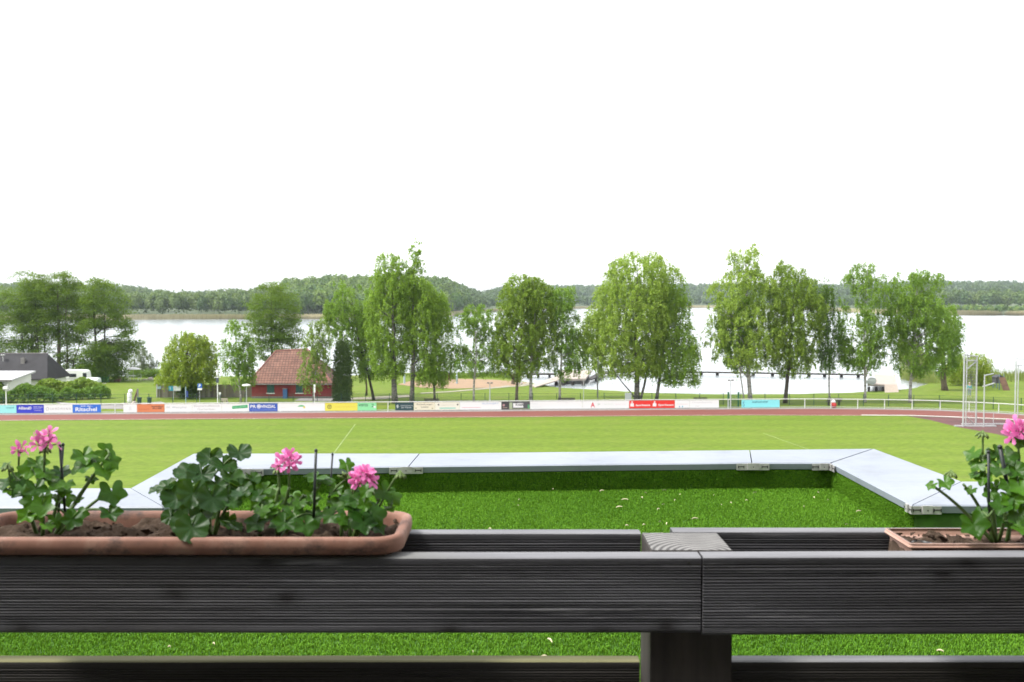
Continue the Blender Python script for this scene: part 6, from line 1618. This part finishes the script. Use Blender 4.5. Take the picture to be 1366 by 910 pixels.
planter('square cornered pale terracotta flower box at the right between the boards', x2, x2 + .62, 1.503, 1.611, PZ2, .010, .006, M_TERRA2, wall=.005, soil_d=.012, seed=41)
# small things in the right box
q = D(1230, 722, 1.535); zs_ = PZ2 - .014
t = thing('plastic_ring', 'short black plastic tube stuck in the soil of the right box', 'tube', (q.x, q.y, zs_ - .02))
mb = MB(); ro, ri = .0150, .0125
mb.loft([[Vector((q.x + r * math.cos(a), q.y + r * math.sin(a), z)) for a in np.linspace(0, 2 * math.pi, 28, endpoint=False)] for r, z in ((ro, zs_ - .02), (ro, zs_ + .006), (ro + .001, zs_ + .008), (ri, zs_ + .009), (ri, zs_ + .004), (ri, zs_ - .02))], True, False, False)
mb.build('tube_wall', mat('black_plastic', (.010, .011, .012), .4), t, smooth=True)
mb = MB(); mb.lathe([(ri - .0004, -.004), (ri - .0004, -.002)], (q.x, q.y, zs_), 20); mb.build('plug', M_SOIL, t)
q = D(1252, 729.5, 1.514)
t = thing('plant_label', 'dark red round plastic tag at the front rim of the right box', 'plant label', q)
mb = MB(); mb.tube([q + Vector((0, 0, -.0145)), q + Vector((0, 0.001, -.013))], .013, 24); mb.lathe([(.013, -.012), (.0125, -.0085), (.009, -.006), (.002, -.005)], q, 24); mb.build('tag_disc', mat('dark_red_plastic', (.085, .016, .014), .5), t, smooth=True)

# ================================================================== GERANIUMS
def pelargonium_mat(name, c0, c1, cv, rough=.42):
    m, nt, b = newmat(name)
    a = nt.nodes.new('ShaderNodeAttribute'); a.attribute_name = 'tint'
    vn = nt.nodes.new('ShaderNodeAttribute'); vn.attribute_name = 'vein'
    c = mixc(nt, a.outputs['Fac'], c0, c1)
    c = mixc(nt, 1.0, c, ramp(nt, noise(nt, mapping(nt), 45, 4, .6), [(0.3, (.80,) * 3), (0.7, (1.2,) * 3)]), 'MULTIPLY')
    c = mixc(nt, ramp(nt, vn.outputs['Fac'], [(0.80, (0, 0, 0)), (1.0, (.6, .6, .6))]), c, cv)
    nt.links.new(c, b.inputs['Base Color']); b.inputs['Roughness'].default_value = rough; b.inputs['Specular IOR Level'].default_value = .24
    add_bump(nt, b, noise(nt, mapping(nt), 160, 3), .12, .002)
    t = nt.nodes.new('ShaderNodeBsdfTranslucent'); nt.links.new(mixc(nt, .4, c, (.20, .34, .02)), t.inputs[0])
    mx = nt.nodes.new('ShaderNodeMixShader'); mx.inputs[0].default_value = .36
    nt.links.new(b.outputs[0], mx.inputs[1]); nt.links.new(t.outputs[0], mx.inputs[2]); nt.links.new(mx.outputs[0], nt.nodes['Material Output'].inputs[0])
    return m
M_IVY = pelargonium_mat('ivy_geranium_leaf', (.010, .052, .005), (.070, .185, .010), (.09, .20, .03), .36)
M_ZON = pelargonium_mat('zonal_geranium_leaf', (.013, .046, .011), (.038, .105, .016), (.06, .14, .035), .40)
M_STEM = mat('geranium_stem', (.075, .135, .028), .55, var=.25, vscale=30)
M_STEMD = mat('woody_stem', (.050, .045, .022), .7, var=.3, vscale=30)
m, nt, b = newmat('pink_petal')
a = nt.nodes.new('ShaderNodeAttribute'); a.attribute_name = 'vein'
c = ramp(nt, a.outputs['Fac'], [(0.0, (.58, .035, .25)), (0.35, (.74, .14, .42)), (1.0, (.80, .25, .54))])
nt.links.new(c, b.inputs['Base Color']); b.inputs['Roughness'].default_value = .55
t = nt.nodes.new('ShaderNodeBsdfTranslucent'); nt.links.new(c, t.inputs[0]); mx = nt.nodes.new('ShaderNodeMixShader'); mx.inputs[0].default_value = .35
nt.links.new(b.outputs[0], mx.inputs[1]); nt.links.new(t.outputs[0], mx.inputs[2]); nt.links.new(mx.outputs[0], nt.nodes['Material Output'].inputs[0])
M_PETAL = m

class Leaves:
    def __init__(s): s.V = []; s.F = []; s.a = []; s.b = []; s.n = 0
    def leaf(s, pos, nrm, tip, Rr, kind, rnd, tint):
        nr, ns = 6, 46
        ph = np.linspace(-math.pi, math.pi, ns, endpoint=False)
        if kind == 'ivy':
            base = .70 + .30 * (1 - np.abs(np.sin(2.5 * ph))) ** .8; base *= 1 + .03 * np.sin(11 * ph + rnd.uniform(0, 6)); ax = np.abs(np.cos(2.5 * ph))
            cup, ruf = rnd.uniform(-.10, .22), .10
        else:
            base = .86 + .07 * np.abs(np.cos(3.5 * ph)) + .035 * np.cos(21 * ph + rnd.uniform(0, 6)); ax = np.abs(np.cos(3.5 * ph))
            cup, ruf = rnd.uniform(.10, .34), .13
        base = base * (1 - .80 * np.exp(-((np.abs(ph) - math.pi) / .20) ** 2))
        base *= 1 + .07 * math.sin(rnd.uniform(0, 6)) * np.cos(ph + rnd.uniform(0, 6))
        p0, p1 = rnd.uniform(0, 6), rnd.uniform(0, 6)
        fold = rnd.uniform(-.05, .22)
        vs = [(0, 0, 0)]; vein = [1.0]
        for i in range(1, nr + 1):
            t = i / nr; r = base * t
            x = np.cos(ph) * r; y = np.sin(ph) * r
            z = cup * t ** 2 * .9 + ruf * t ** 2 * np.sin((5 if kind == 'ivy' else 7) * ph + p0) * .55 + .05 * t * t * np.sin(3 * ph + p1) + fold * np.abs(y) - .022 * ax ** 4 * t
            z = z - .20 * rnd.uniform(.2, 1.2) * np.maximum(x, 0) ** 2
            vs += list(zip(x, y, z)); vein += list(ax ** 10 * (1 - .25 * t))
        V = np.array(vs) * Rr
        n_ = nrm.normalized(); tp = (tip - n_ * tip.dot(n_)).normalized(); sd = n_.cross(tp)
        M = np.array([tp, sd, n_]); V = V @ M + np.array(pos)
        o = s.n
        for k in range(ns): s.F.append((o, o + 1 + k, o + 1 + (k + 1) % ns))
        for i in range(nr - 1):
            a = o + 1 + i * ns; b = a + ns
            for k in range(ns): s.F.append((a + k, b + k, b + (k + 1) % ns, a + (k + 1) % ns))
        s.V.append(V); s.n += len(V); s.a += [tint] * len(V); s.b += vein
    def build(s, name, material, parent):
        V = np.concatenate(s.V) - np.array(root_loc(parent))
        me = bpy.data.meshes.new(name); me.from_pydata([tuple(v) for v in V], [], s.F); me.update()
        for k, a in (('tint', s.a), ('vein', s.b)):
            at = me.attributes.new(k, 'FLOAT', 'POINT'); at.data.foreach_set('value', np.asarray(a, np.float32))
        return link(name, me, material, parent, world_coords=False, smooth=True)

def petal(V, F, A, n0, pos, out, up, L, wid, rnd):
    nl, nw = 6, 5; side = out.cross(up).normalized(); o = len(V)
    curl = rnd.uniform(.05, .35); tw = rnd.uniform(-.25, .25); cupp = rnd.uniform(-.18, .18)
    for i in range(nl):
        t = i / (nl - 1); w = wid * (.16 + .84 * math.sin(min(1.0, t * 1.05) * math.pi * .62) ** 1.2) * (1 if t < .85 else .82 if t < .99 else .50)
        for j in range(nw):
            s_ = j / (nw - 1) * 2 - 1
            p = pos + out * (L * t - (.05 * L * s_ * s_ if i == nl - 1 else 0)) + up * (L * (.25 * t - curl * t * t) + cupp * w * (1 - s_ * s_) + tw * w * s_ * t) + side * (w * s_)
            V.append(p); A.append(t)
    for i in range(nl - 1):
        for j in range(nw - 1):
            a = o + i * nw + j; F.append((a, a + 1, a + nw + 1, a + nw))

def flower_head(parent, base, top, n, spread, L, seed, name='flower_head', down=False):
    """umbel: pedicels from the stalk's end, each with an open five petalled floret"""
    rnd = random.Random(seed); V, F, A = [], [], []; st = MB()
    axis = (top - base).normalized()
    for k in range(n):
        ga = k * 2.399 + rnd.uniform(-.3, .3); e = 1 - (k + .5) / n * 1.35
        e = max(-.45, e); h = math.sqrt(max(0, 1 - e * e))
        d = Vector((math.cos(ga) * h, math.sin(ga) * h, e + .15)).normalized()
        c = top + d * spread * rnd.uniform(.75, 1.12)
        st.tube([top - axis * .004, top.lerp(c, .5) + Vector((0, 0, -.002)), c], [.0011, .0009, .0012], 5)
        f = (d * .8 + Vector((rnd.uniform(-.5, .5), -.55 + rnd.uniform(-.4, .3), rnd.uniform(-.3, .4)))).normalized()
        a = f.orthogonal().normalized(); b_ = f.cross(a); r0 = rnd.uniform(0, 6.28)
        for q in range(5):
            an = r0 + q * 2 * math.pi / 5 + rnd.uniform(-.18, .18)
            o = (a * math.cos(an) + b_ * math.sin(an)); Lq = L * rnd.uniform(.8, 1.15)
            petal(V, F, A, 0, c + o * .0015, (o + f * rnd.uniform(.1, .5)).normalized(), f, Lq, Lq * .25, rnd)
    me = bpy.data.meshes.new(name); off = root_loc(parent); me.from_pydata([tuple(v - off) for v in V], [], F); me.update()
    at = me.attributes.new('vein', 'FLOAT', 'POINT'); at.data.foreach_set('value', np.asarray(A, np.float32))
    o = link(name, me, M_PETAL, parent, world_coords=False, smooth=True)
    st.build('pedicels', mat('pedicel_red_green', (.13, .10, .05), .6), o, smooth=True)
    return o
def bezier(a, b, c, n=8):
    return [a.lerp(b, t).lerp(b.lerp(c, t), t) for t in np.linspace(0, 1, n)]

def geranium(label, soil_px, z0, leaves, kind, material, flowers=(), buds=(), fill=None, stems=(), seed=1, d_rng=(1.50, 1.60)):
    """leaves: (px, py, radius px, aspect 0..1, roll deg, depth or None)"""
    rnd = random.Random(seed)
    B = D(soil_px[0], soil_px[1], soil_px[2]); B.z = z0
    t = thing('geranium', label, 'potted plant', B, 'geraniums in the flower boxes')
    lv = Leaves(); st = MB(); roots = []
    for k in range(5):
        roots.append(B + Vector((rnd.uniform(-.028, .028), rnd.uniform(-.018, .018), -.006)))
    mids = []
    for (px, py, dY) in stems:
        q = D(px, py, dY); r_ = min(roots, key=lambda a: (a - q).length)
        c = r_.lerp(q, .55) + Vector((rnd.uniform(-.008, .008), rnd.uniform(-.01, .01), .012))
        pts = bezier(r_, c, q, 10); st.tube(pts, list(np.linspace(.0034, .0021, 10)), 7); mids += pts[3:]
    if not mids: mids = roots
    alll = list(leaves)
    if fill:
        for k in range(fill[0]):
            while True:
                x, y = rnd.uniform(fill[1], fill[2]), rnd.uniform(fill[3], fill[4])
                if ((x - (fill[1] + fill[2]) / 2) / ((fill[2] - fill[1]) / 2)) ** 2 + ((y - (fill[3] + fill[4]) / 2) / ((fill[4] - fill[3]) / 2)) ** 2 < 1: break
            alll.append((x, y, rnd.uniform(*fill[5]), rnd.uniform(.35, .95), rnd.uniform(-70, 70), rnd.uniform(*d_rng)))
    for L in alll:
        px, py, rp, asp, roll = L[:5]; Y = L[5] if len(L) > 5 and L[5] else rnd.uniform(*d_rng); tint = L[6] if len(L) > 6 else min(1, max(0, rnd.gauss(.45, .25)))
        c = D(px, py, Y); Rr = 1.02 * rp / FPX * Y
        e = math.asin(min(.97, asp)); view = -ray(px, py).normalized()
        lat = math.sin(R(roll)) * .5
        up = Vector((lat, -math.sin(math.radians(0)), 1.0)) - view * view.dot(Vector((lat, 0, 1.0))); up.normalize()
        nrm = (view * math.sin(e) + up * math.cos(e)).normalized()
        nrm = (nrm + Vector((rnd.uniform(-.12, .12), rnd.uniform(-.1, .1), 0))).normalized()
        tip = Vector((math.sin(R(roll)), -.35, -math.cos(R(roll)) * (1 if asp > .55 else .3)))
        tp = (tip - nrm * tip.dot(nrm)).normalized()
        pos = c - tp * Rr * .18
        lv.leaf(pos, nrm, tip, Rr, kind, rnd, tint)
        # petiole
        s0 = min(mids, key=lambda a: (a - pos).length + (0.05 if a.z > pos.z + .005 else 0))
        mid = s0.lerp(pos, .6) + Vector((0, .004, .010 + .06 * (pos - s0).length)) - nrm * .006
        st.tube(bezier(s0, mid, pos - nrm * .001, 7), [.0019, .0018, .0016, .0015, .0014, .0013, .0012], 6)
    for (px, py, Y, sx, sy, n, spread, Lp) in flowers:
        top = D(px, py, Y); s0 = D(sx, sy, Y + rnd.uniform(-.01, .02))
        c = s0.lerp(top, .6) + Vector((rnd.uniform(-.004, .004), 0, .004))
        st.tube(bezier(s0, c, top, 8), [.0018] * 6 + [.0016, .0024], 6)
        flower_head(t, s0, top, n, spread, Lp, seed + int(px))
    for (px, py, Y, sx, sy, hang) in buds:
        top = D(px, py, Y); s0 = D(sx, sy, Y)
        st.tube(bezier(s0, s0.lerp(top, .6) + Vector((0, 0, .006)), top, 8), [.0017] * 8, 6)
        bm_ = MB()
        for k in range(8):
            a = k * 2.4; d = Vector((math.cos(a) * .7 , math.sin(a) * .7, (-.9 if hang else .6) + .3 * math.sin(k))).normalized()
            e = top + d * .010; bm_.tube([top, top.lerp(e, .7), e, e + d * .006], [.0008, .0010, .0026, .0006], 6)
        bm_.build('bud', mat('green_bud', (.11, .17, .04), .6), t, smooth=True)
    lv.build('foliage', material, t)
    st.build('stems', M_STEM, t, smooth=True)
    return t
SZ = PZ - .020; SZ2 = PZ2 - .012
geranium('ivy geranium with tall pink flower head in the left end of the long box', (68, 700, 1.55), SZ,
  [(40, 628, 17, .75, -10, 1.56), (28, 655, 19, .8, -35, 1.54), (50, 620, 16, .55, 25, 1.57), (60, 632, 15, .6, 40, 1.55), (22, 640, 14, .7, -50, 1.57),
   (48, 655, 17, .85, 15, 1.52), (40, 672, 17, .9, -20, 1.52), (56, 678, 18, .9, 5, 1.50), (33, 690, 15, .8, -35, 1.50), (68, 640, 16, .7, 30, 1.57),
   (82, 632, 15, .55, 10, 1.57), (78, 648, 14, .7, 40, 1.55), (88, 647, 13, .6, 10, 1.54), (95, 696, 16, .95, -10, 1.49, .1), (105, 688, 14, .8, 20, 1.51), (85, 655, 12, .7, 0, 1.56),
   (112, 611, 18, .75, 20, 1.56, .7), (108, 623, 18, .6, -55, 1.55, .65), (126, 615, 13, .6, 30, 1.57, .6), (143, 602, 15, .9, 100, 1.57, .6), (150, 617, 15, .85, 60, 1.56, .75), (140, 630, 16, .8, 30, 1.55, .85),
   (122, 640, 10, .6, 20, 1.56, .5), (150, 662, 21, .9, 15, 1.53, .15), (148, 688, 17, .75, 30, 1.51, .1), (103, 666, 10, .6, 10, 1.55, .9), (64, 703, 11, .45, 40, 1.49, 1.0), (4, 645, 15, .6, -60, 1.55), (12, 655, 9, .7, 20, 1.54, .8), (6, 622, 9, .5, -80, 1.56, .3), (76, 664, 10, .6, 0, 1.56, .8)],
  'ivy', M_IVY, flowers=[(61, 592, 1.55, 59, 640, 9, .0175, .0128), (26, 602, 1.58, 25, 640, 4, .009, .0100)],
  buds=[(10, 618, 1.55, 14, 645, True), (60, 594, 1.55, 60, 620, True)], stems=[(50, 640, 1.55), (80, 650, 1.56), (30, 660, 1.54), (120, 640, 1.55), (146, 606, 1.56), (105, 668, 1.55), (140, 660, 1.54)],
  fill=(5, 20, 100, 640, 700, (9, 13)), seed=3)
geranium('broad leaved dark geranium without flowers in the middle of the long box', (262, 705, 1.55), SZ,
  [(278, 614, 19, .62, -10, 1.60, .1), (319, 607, 18, .62, 10, 1.60, .1), (247, 632, 20, .60, -30, 1.56, .3), (268, 636, 21, .7, -5, 1.55, .2), (300, 625, 20, .55, 20, 1.58, .35), (221, 652, 17, .5, -60, 1.55, .5), (206, 655, 11, .5, -80, 1.56, .4),
   (232, 668, 23, .75, -35, 1.53, .15), (256, 662, 23, .9, -5, 1.51, .25), (284, 668, 22, .9, 15, 1.50, .15), (290, 650, 18, .7, 30, 1.54, .5), (310, 641, 19, .65, 40, 1.56, .8), (243, 700, 20, .9, -35, 1.49, .3), (256, 708, 24, .92, 5, 1.465, .35),
   (268, 690, 18, .8, 10, 1.51, .1), (240, 684, 15, .7, -40, 1.54, .9), (322, 655, 18, .7, 40, 1.55, .45), (302, 664, 16, .8, 20, 1.53, .3), (338, 640, 12, .5, 50, 1.57, .5), (305, 703, 14, .4, 60, 1.54, 1.0), (316, 704, 11, .5, 60, 1.53, 1.0), (225, 690, 14, .8, -60, 1.53, .2)],
  'zonal', M_ZON, stems=[(255, 660, 1.54), (280, 640, 1.57), (300, 650, 1.56), (232, 668, 1.54), (310, 668, 1.55), (262, 690, 1.52)], fill=(7, 225, 330, 640, 705, (12, 17)), seed=5)
geranium('bushy geranium with small pink head above fresh pale leaves', (370, 705, 1.56), SZ,
  [(352, 655, 16, .6, -30, 1.57, .6), (372, 660, 17, .65, 0, 1.58, .95), (392, 665, 18, .6, 15, 1.58, .95), (345, 672, 17, .7, -40, 1.55, .7), (356, 683, 18, .75, -10, 1.54, .6), (408, 668, 15, .8, 40, 1.57, 1.0), (340, 700, 18, .75, -30, 1.51, .1),
   (392, 690, 20, .85, 10, 1.52, .35), (378, 700, 18, .8, -20, 1.50, .25), (408, 704, 19, .8, 20, 1.50, .3), (366, 690, 14, .7, 10, 1.55, .6), (420, 638, 18, .4, -10, 1.56, .5), (436, 640, 15, .45, 20, 1.57, .5), (420, 690, 16, .8, 20, 1.53, .15), (366, 622, 8, .4, -60, 1.57, .4), (386, 676, 14, .6, 0, 1.56, .9)],
  'ivy', M_IVY, flowers=[(384, 619, 1.56, 384, 665, 13, .014, .0125)], buds=[(371, 622, 1.56, 373, 660, True)], stems=[(372, 650, 1.56), (386, 650, 1.56), (350, 675, 1.55), (405, 660, 1.56), (425, 650, 1.56), (395, 690, 1.52)],
  fill=(13, 330, 432, 648, 706, (9, 14)), seed=7)
geranium('geranium with bright magenta pink head at the right end of the long box', (452, 708, 1.55), SZ,
  [(463, 621, 12, .85, 20, 1.58, .6), (470, 665, 19, .7, 0, 1.54, .2), (482, 678, 19, .85, 20, 1.52, .15), (455, 672, 18, .7, -35, 1.55, .45), (500, 690, 20, .85, 40, 1.51, .2), (485, 700, 20, .85, 10, 1.50, .1), (513, 658, 17, .85, 30, 1.55, .35), (526, 665, 15, .8, 50, 1.56, .5), (478, 648, 16, .7, -20, 1.57, .3),
   (496, 655, 14, .6, 20, 1.57, .6), (446, 655, 12, .7, -20, 1.56, .5), (440, 690, 16, .8, -40, 1.53, .3), (462, 695, 18, .8, 0, 1.51, .2), (505, 706, 13, .7, 50, 1.51, .1), (520, 680, 9, .6, 40, 1.55, .9), (446, 672, 12, .6, 10, 1.56, .8)],
  'ivy', M_IVY, flowers=[(486, 640, 1.545, 462, 672, 16, .0155, .0130)], buds=[(534, 628, 1.555, 505, 678, True), (462, 640, 1.56, 438, 664, False)], stems=[(470, 660, 1.55), (505, 670, 1.55), (455, 665, 1.56), (522, 676, 1.55), (485, 690, 1.52)],
  fill=(11, 432, 525, 650, 706, (9, 14)), seed=9)
geranium('leggy ivy geranium spilling from the right box with pink head at the edge', (1345, 716, 1.56), SZ2,
  [(1302, 620, 14, .75, -60, 1.56, .75), (1296, 607, 14, .7, -70, 1.57, .7), (1318, 612, 14, .75, 20, 1.57, .4), (1330, 606, 13, .8, 30, 1.56, .35), (1344, 612, 17, .85, 20, 1.55, .3), (1332, 628, 16, .7, -20, 1.54, .35), (1312, 640, 14, .8, -30, 1.55, .8), (1300, 634, 10, .5, -60, 1.56, .5), (1358, 630, 18, .75, 30, 1.53, .3),
   (1262, 646, 12, .8, 20, 1.55, .8), (1242, 649, 9, .7, -60, 1.56, .9), (1295, 655, 9, .7, -40, 1.55, .6), (1346, 650, 16, .8, 0, 1.52, .5), (1362, 652, 16, .8, 10, 1.51, .8), (1350, 670, 17, .9, 10, 1.51, .85), (1336, 678, 17, .8, -30, 1.51, .3), (1300, 704, 21, .95, 15, 1.50, .25), (1308, 686, 12, .8, -20, 1.53, .3), (1362, 690, 18, .9, 20, 1.50, .3), (1365, 707, 15, .6, 50, 1.485, .7), (1345, 695, 14, .8, 0, 1.53, .15), (1362, 592, 15, .6, 40, 1.55, .5), (1372, 668, 15, .8, 0, 1.52, .9), (1322, 660, 12, .8, 0, 1.54, .6), (1375, 640, 16, .8, 0, 1.54, .3)],
  'ivy', M_IVY, flowers=[(1362, 579, 1.55, 1358, 620, 13, .017, .0145)], buds=[(1311, 574, 1.56, 1311, 606, True), (1269, 627, 1.56, 1266, 646, True)], stems=[(1311, 612, 1.56), (1330, 650, 1.55), (1350, 650, 1.55), (1285, 646, 1.555), (1244, 648, 1.56), (1360, 610, 1.55), (1340, 690, 1.53), (1318, 690, 1.52)],
  fill=(6, 1325, 1375, 605, 700, (9, 14)), seed=11)
# plant stakes
M_STK = mat('dark_green_plastic', (.010, .016, .014), .45)
def stake(label, a, b_, Y, r=.0022, Y2=None):
    A, E = D(*a, Y), D(*b_, Y2 or Y)
    t = thing('plant_stake', label, 'plant stake', E, 'plant stakes in the flower boxes')
    m = MB(); m.tube([E, A], [r, r], 8); m.build('shaft', M_STK, t, smooth=True)
    d = (A - E).normalized(); m = MB(); m.tube([A, A + d * .002, A + d * .004], [r * 1.25, r * 1.15, r * .5], 8); m.build('tip', M_STK, t, smooth=True)
stake('dark plastic stake leaning right of a crossed pair behind the left flower', (84, 594), (77, 700), 1.575)
stake('dark plastic stake leaning left of a crossed pair behind the left flower', (80, 596), (88, 700), 1.562)
stake('tall upright black stake between the two right hand flower heads', (421.5, 602), (418, 704), 1.53)
stake('shorter thin grey stake behind the tall black one', (443.5, 607), (438, 690), 1.59, .0016)
stake('upright dark stake standing in front of the right box geranium', (1318.5, 604), (1319.5, 709), 1.53)
stake('thick dark stake leaning among the leaves of the right geranium', (1334, 597), (1352, 690), 1.54, .0034)
# ================================================================== the air over the lake
hb = MB(); hb.box(-4200, 4200, -60, 4200, -8.5, 120)
m = bpy.data.materials.new('haze_air'); m.use_nodes = True
nt = m.node_tree; nt.nodes.remove(nt.nodes['Principled BSDF'])
pv = nt.nodes.new('ShaderNodeVolumePrincipled')
pv.inputs['Color'].default_value = (0.80, 0.90, 1.0, 1)
pv.inputs['Density'].default_value = 0.0001
pv.inputs['Anisotropy'].default_value = 0.2
nt.links.new(pv.outputs[0], nt.nodes['Material Output'].inputs['Volume'])
hz = hb.build('haze', m)
tag(hz, kind='stuff')
